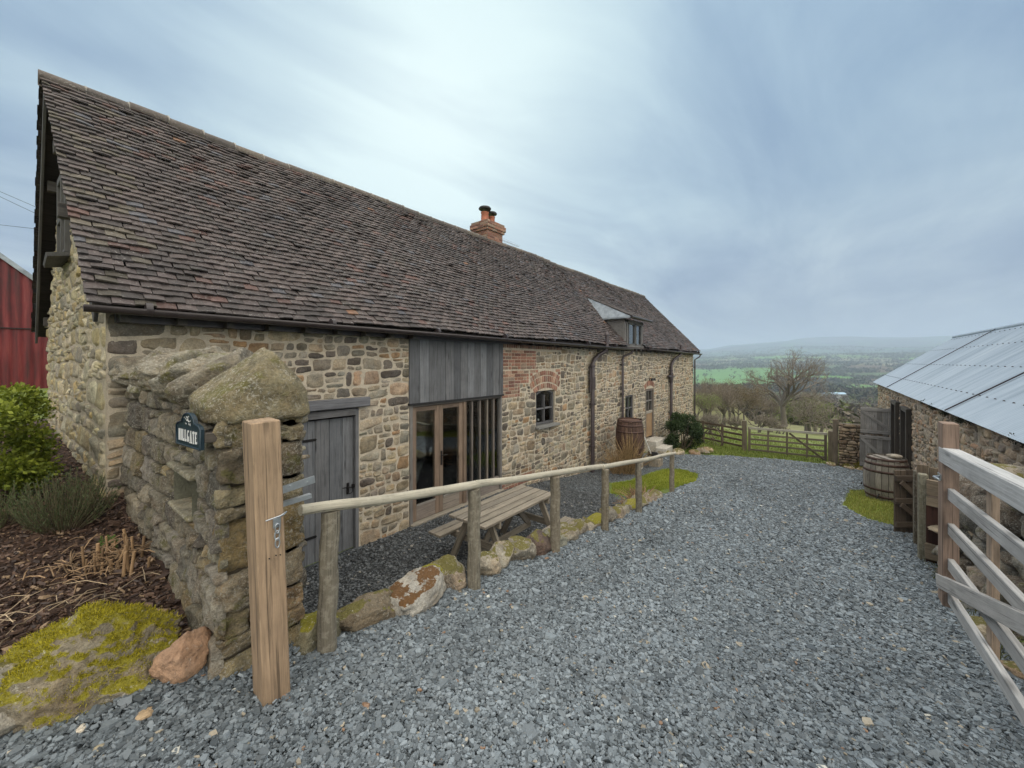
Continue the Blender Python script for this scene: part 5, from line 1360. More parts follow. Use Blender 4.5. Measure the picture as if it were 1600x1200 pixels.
needle_shrub('weed_tuft', (.42, 4.35, Hs(.42, 4.35)), .06, .13, 22, (.08, .16, .03), (.2, .32, .07), 'small fresh green weed in the mulch near the wall', 'weed', 6, .025)
needle_shrub('weed_tuft', (-.35, 4.35, Hs(-.35, 4.35)), .05, .05, 14, (.08, .16, .03), (.2, .32, .07), 'tiny green seedling in the mulch near the left edge', 'weed', 7, .02)
# pile of cut dry stalks
def stalks(name, c, n, L, spread, cols, label, cat, up=.15, r=.004, seed=0, size=(.4, .2), arc=True):
    rg = np.random.default_rng(seed); m_ = M()
    for k in range(n):
        x = c[0] + rg.normal(0, size[0] * .5); y = c[1] + rg.normal(0, size[1] * .5); z = Hs(x, y) + .01 if up < .5 else c[2]
        a = rg.uniform(0, 6.28); l = L * rg.uniform(.4, 1.1); e = abs(rg.normal(up, spread))
        p0 = Vector((x, y, z + rg.uniform(0, .08 if up < .5 else 0))); d_ = Vector((math.cos(a) * math.cos(e), math.sin(a) * math.cos(e), math.sin(e)))
        p2 = p0 + d_ * l; p1 = p0 + d_ * l * .5 + Vector((0, 0, .12 * l)); 
        if arc and up > .5: p2.z -= .2 * l * rg.random()
        m_.tube([p0, p1, p2], [r, r * .9, r * .5], 4, tuple(np.array(cols) * rg.uniform(.4, 1.3)))
    return solo(m_, name, MT['straw'], label, cat)
stalks('cut_stalks', (.36, 4.1, 0), 130, .15, .35, (.3, .2, .115), 'heap of cut dry brown stalks on the mulch by the wall', 'plant debris', .12, .0045, 1, (.26, .24))
stalks('cut_stalks', (.12, 3.62, 0), 34, .2, .2, (.42, .33, .22), 'scattered pale straw stems on the mulch behind the mossy boulder', 'plant debris', .08, .003, 2, (.42, .22))
ts = thing('plant_stump', 'cut back woody clump of upright stubs in the mulch', 'plant', (.45, 4.15, Hs(.45, 4.15)))
m_ = M(); rg = np.random.default_rng(3)
for k in range(26): x = .43 + rg.normal(0, .07); y = 4.1 + rg.normal(0, .1); z = Hs(x, y); m_.tube([(x, y, z - .02), (x + rg.normal(0, .02), y + rg.normal(0, .02), z + rg.uniform(.08, .2))], rg.uniform(.006, .013), 6, tuple(np.array([.34, .22, .12]) * rg.uniform(.5, 1.3)))
part(m_, 'stem', MT['straw'], ts)

# ------------------------------------------------------------------ entrance field gate standing open on the right
gt = thing('field_gate', 'silvered timber field gate standing open on the right of the drive', 'gate', (2.3, -.67, C - 1.55))
GD = Vector((3.0, .042, -.132)).normalized(); G0 = Vector((.86, -.692, 0))   # hinge end
def GPt(s, z, off=0.0): p = G0 + GD * s; return (p.x - .014 * off, p.y + off, C + z + (.132 * (1 - s / 3.0)))
gc = lambda: random.choice([(.40, .40, .40), (.44, .44, .44), (.37, .365, .36)])
m_ = M(); m_.bar(GPt(2.955, -1.6), GPt(2.955, -.405), .125, .075, (.27, .19, .145), .004, up=(1, 0, 0)); part(m_, 'latch_stile', MT['postwood'], gt)
m_ = M(); m_.bar(GPt(.05, -1.6), GPt(.05, -.38), .13, .075, (.27, .19, .145), .004, up=(1, 0, 0)); part(m_, 'hinge_stile', MT['postwood'], gt)
m_ = M(); m_.bar(GPt(0.0, -.62, .0), GPt(2.985, -.62, .0), .105, .08, (.46, .47, .48), .006); part(m_, 'top_rail', MT['gatewood'], gt)
for z in (-.865, -1.09, -1.32, -1.535):
    m_ = M(); m_.bar(GPt(.1, z), GPt(2.9, z), .075, .03, gc(), .003); part(m_, 'rail', MT['gatewood'], gt)
for s_ in (1.0, 2.28):
    m_ = M(); m_.bar(GPt(s_, -1.59, -.032), GPt(s_, -.66, -.032), .075, .03, (.36, .27, .2), .003, up=(1, 0, 0)); part(m_, 'upright', MT['postwood'], gt)
m_ = M(); m_.bar(GPt(2.99, -1.475, .036), GPt(.12, -.70, .036), .085, .032, (.41, .40, .39), .003); part(m_, 'brace', MT['gatewood'], gt)
m_ = M(); p = GPt(2.955, -.765, .04); m_.box(p, (.075, .008, .035)); part(m_, 'latch_plate', MT['galv'], gt); m_ = M(); m_.tube([GPt(2.95, -.765, .03), GPt(2.9, -.765, .075), GPt(2.84, -.77, .06)], .008, 6); part(m_, 'latch', MT['galv'], gt)

# ------------------------------------------------------------------ outbuilding on the right
sh = thing('stone_outbuilding', 'low stone outbuilding with pale blue grey corrugated roof on the right', 'outbuilding', (13, -1.9, C - 3.3))
SY = -1.9; SEZ = C - .93; SX0, SX1 = 1.5, 23.3
TS = lambda s, t, h: np.stack([SX1 + SX0 - s, SY + h, t], -1)      # s runs towards the viewer
mS = lambda x: SX1 + SX0 - x
OP = [(mS(17.95), mS(17.05), C - 4.3, C - 1.34), (mS(15.95), mS(15.05), C - 4.3, C - 1.36)]
m_ = M(); plane_cells(m_, SX0, SX1, C - 4.9, SEZ, OP, TS, .35, (.40, .34, .27), 0)
m_.quad((SX1, SY, C - 4.9), (SX1, SY - 4.4, C - 4.9), (SX1, SY - 4.4, SEZ), (SX1, SY, SEZ), (.4, .34, .27)); m_.add([(SX1, SY, SEZ), (SX1, SY - 4.4, SEZ), (SX1, SY - 2.2, C + .9)], [[0, 1, 2]], (.4, .34, .27))
m_.quad((SX0, SY, C - 4.9), (SX0, SY - 4.4, C - 4.9), (SX0, SY - 4.4, SEZ), (SX0, SY, SEZ), (.4, .34, .27)); m_.add([(SX0, SY, SEZ), (SX0, SY - 4.4, SEZ), (SX0, SY - 2.2, C + .9)], [[0, 1, 2]], (.4, .34, .27))
m_.quad((SX0, SY - 4.4, C - 4.9), (SX1, SY - 4.4, C - 4.9), (SX1, SY - 4.4, SEZ), (SX0, SY - 4.4, SEZ), (.4, .34, .27))
shw = part(m_, 'wall', MT['mortar'], sh)
m_ = M(); cor = rubble_layout(SX0, SX1 - .02, C - 4.2, SEZ - .02, OP, (.15, .27), (.18, .42), .07, .5, 55); patches(m_, cor, TS, pick(PAL_SHED, len(cor)), .006, 9, 8, .022, .03, (.15, .85), 56, .01, base=-.006, fs=9, power=.3); part(m_, 'shed_stonework', MT['shedstone'], sh)
m_ = M(); m_.box((16.5, SY - .6, C - 3), (4.4, .02, 3)); part(m_, 'interior_shade_sheet', MT['black_and_shade'], sh)  # black sheet standing in for the shade inside both doorways
m_ = M()
for xx in (17.05, 17.98, 15.02, 15.98): m_.box((xx, SY + .05, C - 2.55), (.12, .16, 2.5), None, (.07, .06, .05), .01)
for xx in (16.5,): m_.box((17.5, SY + .05, C - 1.33), (1.05, .14, .12), None, (.07, .06, .05), .01); m_.box((15.5, SY + .05, C - 1.35), (1.05, .14, .12), None, (.07, .06, .05), .01)
m_.box((16.55, SY + .16, C - 3.2), (3.4, .3, .08), None, (.2, .17, .14), .01)
part(m_, 'door_frame', MT['darkwood'], sh)
# corrugated sheets
def corrugate(x0, x1, ya, za, yb, zb_, wl=.076, amp=.0055, mat='tin'):
    n = int((x1 - x0) / wl * 6); xs = np.linspace(x0, x1, n + 1); t = np.linspace(0, 1, 9); X, T = np.meshgrid(xs, t, indexing='ij')
    L = math.hypot(yb - ya, zb_ - za); ny_, nz_ = -(zb_ - za) / L * np.sign(yb - ya), abs(yb - ya) / L
    h = amp * np.sin(X / wl * 2 * math.pi) + .012 * fbm(np.stack([X, T * 3, X * 0], -1), 1.1, 2, 88)
    V = np.stack([X, ya + (yb - ya) * T + ny_ * h, za + (zb_ - za) * T + nz_ * h], -1)
    i, j = np.meshgrid(np.arange(n), np.arange(8), indexing='ij'); q = np.stack([i * 9 + j, (i + 1) * 9 + j, (i + 1) * 9 + j + 1, i * 9 + j + 1], -1).reshape(-1, 4)
    m_ = M(); m_.add(V.reshape(-1, 3), [q], (.4, .45, .5), True); return m_
srf = part(corrugate(SX0 - .3, SX1 + .1, SY + .17, C - .9, SY - 2.25, C + .98), 'roof', MT['tin'], sh)
part(corrugate(SX0 - .3, SX1 + .1, SY - 4.7, C - .9, SY - 2.25, C + .98), 'back_roof', MT['tin'], sh)
m_ = M(); m_.tube([(SX0 - .3, SY - 2.25, C + .98), (SX1 + .1, SY - 2.25, C + .98)], .06, 10); part(m_, 'ridge_cap', MT['tin'], srf)
for xx in (18.4, 10.3): m_ = M(); m_.bar((xx, SY + .19, C - .875), (xx, SY - 2.2, C + .985), .02, .032, (.05, .05, .09), 0, up=(0, .6, .8)); part(m_, 'lap_strip', MT['gutter'], srf)
m_ = M()
for t in (.16, .42, .7, .93):
    y = SY + .17 - 2.42 * t; z = C - .9 + 1.88 * t; x = 3.0
    while x < 23: m_.lathe([(.017, 0), (.012, .012), (.004, .016)], (x, y + .01, z + .012), 6, (.15, .15, .18)); x += .38
part(m_, 'roof_bolts', MT['iron'], srf)
m_ = M(); rg = np.random.default_rng(9); 
cl = []
for k in range(26):
    x = rg.choice([5.9, 6.6, 7.3, 9.2, 10.6, 12.0, 4.9]) + rg.normal(0, .22); cl.append((x, SY + .08 + rg.uniform(-.03, .06), SEZ - .01 + rg.uniform(-.03, .04), rg.uniform(.06, .14), .07, rg.uniform(.03, .07)))
part(leafmesh(6000, cl, .03, (.02, .022, .015), (.07, .075, .04), 2.5, 10, shell=.2), 'eaves_moss', MT['leaf'], sh)
m_ = M(); m_.box((7.9, SY + .12, C - 1.42), (.4, .22, .03), Euler((R(-28), 0, 0)), (.4, .42, .42), .004); m_.box((7.75, SY + .05, C - 1.52), (.04, .1, .14), None, (.1, .09, .08)); m_.box((8.05, SY + .05, C - 1.52), (.04, .1, .14), None, (.1, .09, .08)); part(m_, 'wall_hood', MT['greywood'], sh)
m_ = M(); m_.box((7.45, SY + .13, C - 1.5), (.1, .1, .14)); m_.tube([(7.45, SY, C - 1.44), (7.45, SY + .1, C - 1.42)], .015, 6); part(m_, 'wall_lamp', MT['iron'], sh)
# stable door leaf standing open
sd = thing('stable_door', 'weathered grey stable door standing open, upper and lower leaves with diagonal braces', 'door', (18.0, -1.4, C - 3.55))
def ledged(name, x, ya, yb2, z0, z1, parent, mat='greywood', cols=((.27, .26, .25), (.22, .21, .2), (.32, .31, .3)), brace=1, n=6, face=-1):
    m_ = M(); w_ = (yb2 - ya) / n
    for k in range(n): m_.box((x, ya + w_ * (k + .5), (z0 + z1) / 2 + random.uniform(-.012, .012)), (.028, w_ - .006, z1 - z0), None, random.choice(cols), .002)
    f = x + face * .03
    m_.box((f, (ya + yb2) / 2, z1 - .07), (.03, yb2 - ya, .1), None, cols[2], .003); m_.box((f, (ya + yb2) / 2, z0 + .08), (.03, yb2 - ya, .1), None, cols[2], .003)
    if brace: m_.bar((f, yb2 - .05, z1 - .12) if brace > 0 else (f, ya + .05, z1 - .12), (f, ya + .05, z0 + .13) if brace > 0 else (f, yb2 - .05, z0 + .13), .09, .028, cols[2], .002, up=(0, .5, .6))
    return part(m_, name, MT[mat], parent)
ledged('upper_leaf', 18.0, -1.86, -1.02, C - 2.46, C - 1.56, sd); ledged('lower_leaf', 17.99, -1.86, -1.0, C - 3.58, C - 2.5, sd)
# small ledged gate standing by the timber store
lg_ = thing('small_ledged_gate', 'small dark boarded gate with two diagonal braces propped before the timber store', 'gate', (8.92, -1.08, C - 2.75))
Pn0 = Vector((8.77, -.903, 0)); Pn1 = Vector((9.06, -1.275, 0)); dv = (Pn1 - Pn0).normalized(); nvv = Vector((-dv.y, dv.x, 0)); nvv = nvv if nvv.x < 0 else -nvv
q_ = Matrix((dv, -nvv, Vector((0, 0, 1)))).transposed()
def lbar(a, b, w_, t_, off, col, parent_m): pa = Pn0 + dv * a[0] + nvv * off + Vector((0, 0, C + a[1])); pb = Pn0 + dv * b[0] + nvv * off + Vector((0, 0, C + b[1])); parent_m.bar(pa, pb, w_, t_, col, .003, up=(tuple(dv) if abs(a[0] - b[0]) < .02 else (0, 0, 1)))
dc = lambda: random.choice([(.10, .075, .055), (.13, .1, .075), (.085, .065, .05)])
m_ = M(); 
for k in range(5): lbar((.045 + k * .095, -2.76), (.045 + k * .095, -1.74 - random.uniform(0, .02)), .088, .022, 0, dc(), m_)
part(m_, 'boards', MT['darkwood'], lg_)
for z in (-1.88, -2.24, -2.62): m_ = M(); lbar((0, z), (.475, z), .09, .03, .027, dc(), m_); part(m_, 'ledge', MT['darkwood'], lg_)
for (a, b) in (((.06, -2.28), (.43, -1.93)), ((.06, -2.58), (.43, -2.29))): m_ = M(); lbar((a[0], b[1]), (b[0], a[1]), .075, .026, .055, dc(), m_); part(m_, 'brace', MT['darkwood'], lg_)
# timber store of old boards
st = thing('timber_store', 'rough store of old boards and slabs between small gate and open field gate', 'store', (7.4, -1.4, C - 2.6))
wd = lambda k=1: cj((.27, .21, .145), .85 * k, 1.2 * k)
A = Vector((7.33, -1.04, 0)); B = Vector((6.98, -1.86, 0)); 
def sb_(z, h, t_=.05, a=0, b=1, off=0.0, k=1.0, lean=0): 
    m_ = M(); pa = A.lerp(B, a) + Vector((-.01 - off, 0, C + z)); pb = A.lerp(B, b) + Vector((-.01 - off, 0, C + z + lean)); m_.bar(pa, pb, h, t_, wd(k), .006); return part(m_, 'board', MT['greywood'], st)
m_ = M(); m_.box((7.36, -1.03, C - 2.05), (.1, .09, 1.16), None, (.2, .185, .13), .01); part(m_, 'post', MT['roundwood'], st); m_ = M(); m_.box((8.2, -1.1, C - 2.2), (.1, .1, 1.2), None, (.12, .1, .07), .01); part(m_, 'post', MT['roundwood'], st)
sb_(-1.62, .2, .05, .02, 1.15, .02); sb_(-1.8, .12, .05, .02, .62, .0, 1.35); sb_(-2.44, .2, .05, 0, .8, .04, .95, .02)
m_ = M()
for k in range(7): m_.box((7.75, -1.08 - k * .12, C - 1.6 + random.uniform(-.03, .02)), (.03, .11, .35), None, wd(.6), .003)
part(m_, 'back_boards', MT['darkwood'], st)
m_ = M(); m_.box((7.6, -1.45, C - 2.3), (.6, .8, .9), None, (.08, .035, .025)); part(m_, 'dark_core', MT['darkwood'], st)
m_ = M(); rock(m_, (7.2, -1.5, C - 2.1), (.66, .86, .12), .4, 501, 14, (.36, .3, .22), 4, .06, 18, (.03, .1)); part(m_, 'slab', MT['rockplain'], st)
m_ = M(); rock(m_, (7.1, -1.75, C - 2.0), (.5, .5, .13), .9, 502, 14, (.3, .28, .24), 4, .06, 18, (.1, -.1)); part(m_, 'slab', MT['rockplain'], st)
# dry stone bank behind the open gate
dw_ = thing('dry_stone_wall', 'loose dry stone bank behind the open field gate', 'wall', (5.2, -1.4, C - 2.6))
TB = lambda s, t, h: np.stack([10 - s, -1.28 + h - .12 * (t - 1) + .1 * np.sin(s * 2.1), t], -1)
m_ = M(); cor = rubble_layout(3.1, 8.2, C - 2.75, C - 1.25, [], (.16, .3), (.22, .55), .09, .2, 61); cor[:, :, 1] -= .0
patches(m_, cor, TB, pick([((.3, .28, .24), 4), ((.22, .2, .17), 3), ((.36, .32, .26), 2), ((.16, .13, .1), 2)], len(cor)), .004, 10, 9, .09, .07, (.3, 1.0), 62, .03, fs=5); part(m_, 'stones', MT['oldstone'], dw_)
m_ = M(); m_.box((4.4, -1.62, C - 2.05), (5.2, .42, 1.55), None, (.1, .085, .065)); part(m_, 'core', MT['mortar'], dw_)
for i, (x, y, s, h) in enumerate(((6.4, -1.5, .5, .22), (5.85, -1.45, .45, .2), (5.3, -1.5, .5, .24), (4.8, -1.45, .4, .2), (4.3, -1.5, .5, .24), (3.7, -1.45, .45, .2))):
    m_ = M(); rock(m_, (x, y, C - 1.24 + h * .2), (s, s * .8, h), random.uniform(0, 3), 510 + i, 13, random.choice([(.33, .3, .26), (.26, .24, .2)]), 4, .07, 14); part(m_, 'top_stone', MT['rock'], dw_)
RB = [(5.0, -1.06, .34, 'angular pale stone at the gravel edge under the open gate'), (4.35, -1.12, .26, 'small tan stone at the gravel edge near the right foreground'), (5.75, -1.08, .3, 'grey stone at the gravel edge below the timber store'), (4.65, -1.3, .36, 'dark mossy stone low under the open gate rails')]
for i, (x, y, s, lb) in enumerate(RB):
    m_ = M(); rock(m_, (x, y, Hs(x, y) + s * .12), (s, s * .7, s * .5), i * 1.3, 530 + i, 12, ((.42, .37, .28), (.4, .3, .2), (.3, .3, .28), (.17, .16, .11))[i], 4, .07, 14); solo(m_, 'fallen_stone', MT['rock'], lb, 'stone', 'fallen stones along the right gravel edge')

# ------------------------------------------------------------------ barrels
def barrel(c, h, rmax, rend, colw, colh, label, woodmat, lid=True, nst=22):
    root = thing('barrel', label, 'barrel', c); m_ = M(); n = 9
    for k in range(nst):
        a0 = 2 * math.pi * k / nst + .012; a1 = 2 * math.pi * (k + 1) / nst - .012; V = []; cw = cj(colw, .7, 1.3); lc = []; off = random.random() * 50
        for i in range(n + 1):
            t = i / n; r = rend + (rmax - rend) * (1 - (2 * t - 1) ** 2)
            for a in (a0, (a0 + a1) / 2, a1): V.append((c[0] + r * math.cos(a), c[1] + r * math.sin(a), c[2] + h * t)); lc.append((t * h + off, r * a, 0))
        m_.add(V, [[i * 3 + j, i * 3 + j + 1, (i + 1) * 3 + j + 1, (i + 1) * 3 + j] for i in range(n) for j in (0, 1)], cw, True, lc)
    m_.lathe([(rend - .012, .05), (rend - .012, h - .05)], c, 28, tuple(q * .3 for q in colw))
    part(m_, 'staves', MT[woodmat], root)
    hp = M()
    for t in (.03, .14, .30, .70, .86, .97):
        f = lambda q: rend + (rmax - rend) * (1 - (2 * q - 1) ** 2) + .006
        w_ = .022; hp.lathe([(f(t - w_) - .004, h * t - .026), (f(t - w_), h * t - .025), (f(t + w_), h * t + .025), (f(t + w_) - .004, h * t + .026)], c, 32, colh, cap=False)
    part(hp, 'hoops', MT['hoop'], root)
    hd2 = M()
    for k in range(6): w_ = rend * 2 / 6; x = -rend + w_ * (k + .5); hl = math.sqrt(max(.01, rend ** 2 - x * x)) * .96; hd2.box((c[0] + x, c[1], c[2] + h - .05), (w_ - .004, 2 * hl, .022), None, cj(colw, .8, 1.5), .002)
    part(hd2, 'head', MT[woodmat], root); return root
MT['hoop'] = mat_plain('rusty_hoop', (.085, .05, .042), .6, .3, .4, 18, attr=False)
br1 = barrel((12.3, -1.14, C - 3.17), 1.0, .40, .335, (.26, .235, .205), (.07, .05, .045), 'weathered grey oak barrel beside the outbuilding on the right', 'greywood')
m_ = M(); m_.tube([(11.97, -1.0, C - 2.98), (11.9, -.98, C - 2.95), (11.88, -.95, C - 3.05)], .012, 6); m_.tube([(12.28, -.73, C - 2.85), (12.28, -.70, C - 2.85)], .03, 8); part(m_, 'tap', MT['iron'], br1)
m_ = M(); rock(m_, (12.42, -1.28, C - 2.15), (.3, .25, .1), .3, 540, 12, (.4, .36, .3), 3); solo(m_, 'flat_stone', MT['rockplain'], 'flat pale stone lying on top of the right hand barrel', 'stone')
m_ = M(); m_.box((12.25, -1.1, C - 2.19), (.55, .12, .025), Euler((0, 0, .5)), (.3, .27, .24), .003); solo(m_, 'loose_board', MT['greywood'], 'short grey board laid across the right hand barrel head', 'board')
zb1 = Hs(11.75, 4.65)
barrel((11.75, 4.68, C - 2.98), 1.2, .43, .36, (.105, .06, .045), (.055, .03, .027), 'dark brown water barrel raised on pale blocks by the barn wall', 'darkwood')
for i, (x, y, lb) in enumerate(((11.55, 4.45, 'pale concrete block under the left side of the dark barrel'), (12.0, 4.52, 'pale concrete block under the front right of the dark barrel'), (11.75, 4.92, 'pale concrete block under the dark barrel nearest the barn wall'))):
    m_ = M(); zz = Hs(x, y) - .03; m_.box((x, y, (zz + C - 2.985) / 2), (.26, .24, C - 2.985 - zz), None, (.6, .58, .54), .008); solo(m_, 'support_block', MT['concrete'], lb, 'block', 'blocks under the dark barrel')
sc_ = thing('scoop_shovel', 'black scoop shovel with white handle leaning beside dark barrel', 'shovel', (12.5, 4.3, Hs(12.5, 4.3)))
m_ = M(); m_.tube([(12.24, 4.5, C - 2.15), (12.6, 4.32, C - 2.95)], .02, 8); part(m_, 'handle', MT['white'], sc_)
m_ = M(); m_.box((12.78, 4.25, C - 3.05), (.42, .34, .05), Euler((0, R(22), 0)), (.01, .01, .01), .01); m_.box((12.66, 4.28, C - 2.98), (.12, .3, .14), Euler((0, R(22), 0)), (.01, .01, .01), .01); part(m_, 'blade', MT['black_and_shade'], sc_)
m_ = M(); m_.box((12.85, 4.25, (C - 3.1 + Hs(12.85, 4.25)) / 2 - .05), (.4, .35, C - 3.1 - Hs(12.85, 4.25) + .06), None, (.3, .27, .22), .03); solo(m_, 'step_block', MT['rockplain'], 'rough stone block under the black scoop', 'block')
# dry ornamental grass in front of the barrel
def dryclump(c, n, L, label, seed, cols=(.36, .25, .13), spread=.45):
    rg = np.random.default_rng(seed); m_ = M()
    for k in range(n):
        a = rg.uniform(0, 6.28); e = R(90) - abs(rg.normal(0, spread)); l = L * rg.uniform(.5, 1.1); b = Vector((c[0] + rg.normal(0, .08), c[1] + rg.normal(0, .08), c[2]))
        d_ = Vector((math.cos(a) * math.cos(e), math.sin(a) * math.cos(e), math.sin(e))); p1 = b + d_ * l * .6; p2 = b + d_ * l + Vector((d_.x * .1, d_.y * .1, -.15 * l * rg.random()))
        m_.tube([b, p1, p2], [.007, .006, .002], 4, tuple(np.array(cols) * rg.uniform(.45, 1.3)))
    return solo(m_, 'dry_grass_clump', MT['straw'], label, 'plant')
dryclump((11.15, 4.5, Hs(11.15, 4.5)), 260, 1.25, 'tall dry brown reed clump in front of the dark barrel', 3)
dryclump((10.9, 4.75, Hs(10.9, 4.75)), 120, .8, 'shorter dry stalk clump against the wall left of the reeds', 4)
dryclump((7.35, 2.75, Hs(7.35, 2.6)), 120, .38, 'low dry brown plant clump near the last rail span', 5, (.33, .22, .13), .7)
dryclump((7.0, 2.75, Hs(7.0, 2.6)), 90, .3, 'withered fern clump at the kerb before the last rail span', 6, (.3, .19, .1), .8)
# evergreen shrub at the far end + rockery
zb = Hs(16.7, 4.5); cl = []; rg = np.random.default_rng(12)
for k in range(26):
    a = rg.uniform(0, 6.28); e = rg.uniform(-.3, 1); q = math.sqrt(1 - e * e * .9); cl.append((16.8 + .75 * q * math.cos(a), 4.45 + .6 * q * math.sin(a), zb + .25 + 1.15 * e, rg.uniform(.2, .34), rg.uniform(.2, .34), rg.uniform(.18, .3)))
ev = thing('evergreen_shrub', 'dense dark evergreen shrub at the far end of the barn', 'shrub', (16.8, 4.45, zb))
part(leafmesh(16000, cl, .07, (.015, .032, .012), (.07, .11, .04), 1.8, 12, shell=.4), 'foliage', MT['leaf'], ev); part(stems((16.8, 4.45, zb - .05), [c[:3] for c in cl[::2]], .02), 'stem', MT['twig'], ev)
RK = [(15.6, 4.3, .5, .26, 'doorstep rockery stone, wide and pale, left of the evergreen'), (16.1, 3.85, .45, .24, 'brown rockery stone in front of the evergreen shrub'), (16.7, 3.7, .5, .26, 'rounded rockery stone at the gravel edge under the evergreen'), (17.3, 3.65, .55, .28, 'large tan rockery stone right of the evergreen shrub'), (17.75, 3.75, .4, .22, 'last small rockery stone toward the far fence'), (15.2, 4.75, .6, .2, 'flat stone step below the far door')]
for i, (x, y, s, h, lb) in enumerate(RK): m_ = M(); rock(m_, (x, y, Hs(x, y) + h * .3), (s, s * .75, h * 1.2), i, 560 + i, 13, ((.42, .37, .28), (.3, .22, .15), (.28, .25, .2), (.38, .3, .2), (.33, .3, .24), (.42, .38, .3))[i], 4, .07, 14); solo(m_, 'rockery_stone', MT['rock'], lb, 'stone', 'stones around the evergreen shrub')

# ------------------------------------------------------------------ far gate, fence, wheel, short wall
dkc = lambda k=1: cj((.14, .115, .085), .8 * k, 1.25 * k)
fg = thing('far_gate', 'five bar timber gate closing the far end of the yard', 'gate', (20, 1.28, C - 4.0))
a0, a1 = Vector((20.0, 2.55, 0)), Vector((19.85, -.12, 0))
def fb(pa, pb, w_, t_, nm, par, mat='greywood', col=None, up=(0, 0, 1)): m_ = M(); m_.bar(pa, pb, w_, t_, col or dkc(), .004, up=up); return part(m_, nm, MT[mat], par)
gl_ = lambda s, z: tuple(a0.lerp(a1, s) + Vector((0, 0, C + z)))
fb(gl_(-.01, -2.93), gl_(1.01, -2.86), .09, .07, 'top_rail', fg, col=(.42, .4, .34))
for z in (-3.15, -3.36, -3.58, -3.82): fb(gl_(0, z - .05), gl_(1, z + .02), .075, .03, 'rail', fg, col=dkc(1.1))
for s in (0.01, .99): fb(gl_(s, -3.95), gl_(s, -2.9), .09, .07, 'stile', fg, up=(0, 1, 0))
for s in (.27, .52, .77): fb(gl_(s, -3.9), gl_(s, -2.95), .07, .03, 'upright', fg, up=(0, 1, 0))
fb(gl_(.55, -2.98), gl_(.98, -3.92), .08, .03, 'brace', fg, up=(0, 1, 1))
for (x, y, zt_, w_, lb) in ((20.02, 2.72, -2.62, .17, 'stout dark hanging post at the left of the far gate'), (19.8, -.27, -2.72, .2, 'grey post at the right of the far gate'), (19.05, -.38, -2.16, .16, 'tall dark post against the end of the short stone wall')):
    m_ = M(); zz = Hs(x, y) - .1; m_.box((x, y, (zz + C + zt_) / 2), (w_, w_, C + zt_ - zz), None, dkc(1.2), .012); solo(m_, 'far_gate_post', MT['greywood'], lb, 'gate post')
ff = thing('rail_fence', 'dark four rail timber fence between far gate and barn', 'fence', (20.6, 4.0, C - 4.05))
f0, f1 = Vector((20.05, 2.8, 0)), Vector((21.6, 5.75, 0)); fl = lambda s, z: tuple(f0.lerp(f1, s) + Vector((0, 0, C + z)))
for z in (-3.03, -3.28, -3.52, -3.78): fb(fl(0, z), fl(1, z + .03), .09, .035, 'rail', ff, 'darkwood', (.10, .07, .05))
for s in (.3, .62, .97): fb(fl(s, -4.2), fl(s, -2.92), .1, .1, 'post', ff, 'darkwood', (.11, .08, .055), up=(0, 1, 0))
wh = thing('wagon_wheel', 'old spoked wagon wheel leaning on the dark rail fence', 'wheel', (20.35, 4.1, C - 4.1))
wc = Vector((20.3, 4.05, C - 3.66)); wd1 = (f1 - f0).normalized(); wup = Vector((.12, -.06, 1)).normalized(); wr = .5
m_ = M(); m_.tube([tuple(wc + wd1 * wr * math.cos(a) + wup * wr * math.sin(a)) for a in np.linspace(0, 2 * math.pi, 33)], .026, 8, (.12, .09, .07), cap=False); part(m_, 'rim', MT['darkwood'], wh)
nx_ = wd1.cross(wup); m_ = M(); m_.tube([tuple(wc - nx_ * .07), tuple(wc + nx_ * .07)], .06, 10, (.12, .09, .07)); part(m_, 'hub', MT['darkwood'], wh)
for k in range(10): a = k * math.pi / 5; m_ = M(); m_.tube([tuple(wc), tuple(wc + (wd1 * math.cos(a) + wup * math.sin(a)) * wr)], .014, 6, (.14, .11, .08)); part(m_, 'spoke', MT['darkwood'], wh)
dsw = thing('short_stone_wall', 'short rough stone wall between far gate post and stable door', 'wall', (19.0, -1.0, C - 3.9))
TW = lambda s, t, h: np.stack([18.85 - h + .0 * s, -s, t], -1)
m_ = M(); cor = rubble_layout(.46, 1.75, C - 4.1, C - 2.3, [], (.08, .15), (.12, .34), .03, .2, 71); patches(m_, cor, TW, pick([((.26, .2, .14), 3), ((.32, .26, .19), 3), ((.18, .14, .1), 2)], len(cor)), .002, 8, 7, .05, .04, (.3, .9), 72, .02, fs=6); part(m_, 'stones', MT['shedstone'], dsw)
m_ = M(); m_.box((19.05, -1.15, C - 3.25), (.36, 1.35, 1.9), None, (.13, .11, .08)); part(m_, 'core', MT['mortar'], dsw)
cl = [(18.6 + rg.uniform(-.15, .1), -.6 - rg.uniform(0, 1.0), Hs(18.6, -1) + rg.uniform(.02, .16), .16, .16, .1) for k in range(10)]
solo(leafmesh(2500, cl, .05, (.1, .09, .02), (.33, .3, .06), 2.2, 15, shell=.2), 'moss_clump', MT['leaf'], 'yellow mossy growth at the foot of the short stone wall', 'plant')
for i, (x, y, s, lb) in enumerate(((18.5, -.25, .4, 'tan rock at the foot of the right far gate post'), (18.35, -.75, .35, 'brown rock below the short stone wall'), (18.3, -1.15, .4, 'flat rock below the short stone wall by the stable door'))):
    m_ = M(); rock(m_, (x, y, Hs(x, y) + .05), (s, s * .8, s * .45), i, 580 + i, 13, (.4, .33, .24), 3, .07, 14); solo(m_, 'wall_foot_rock', MT['rock'], lb, 'rock')

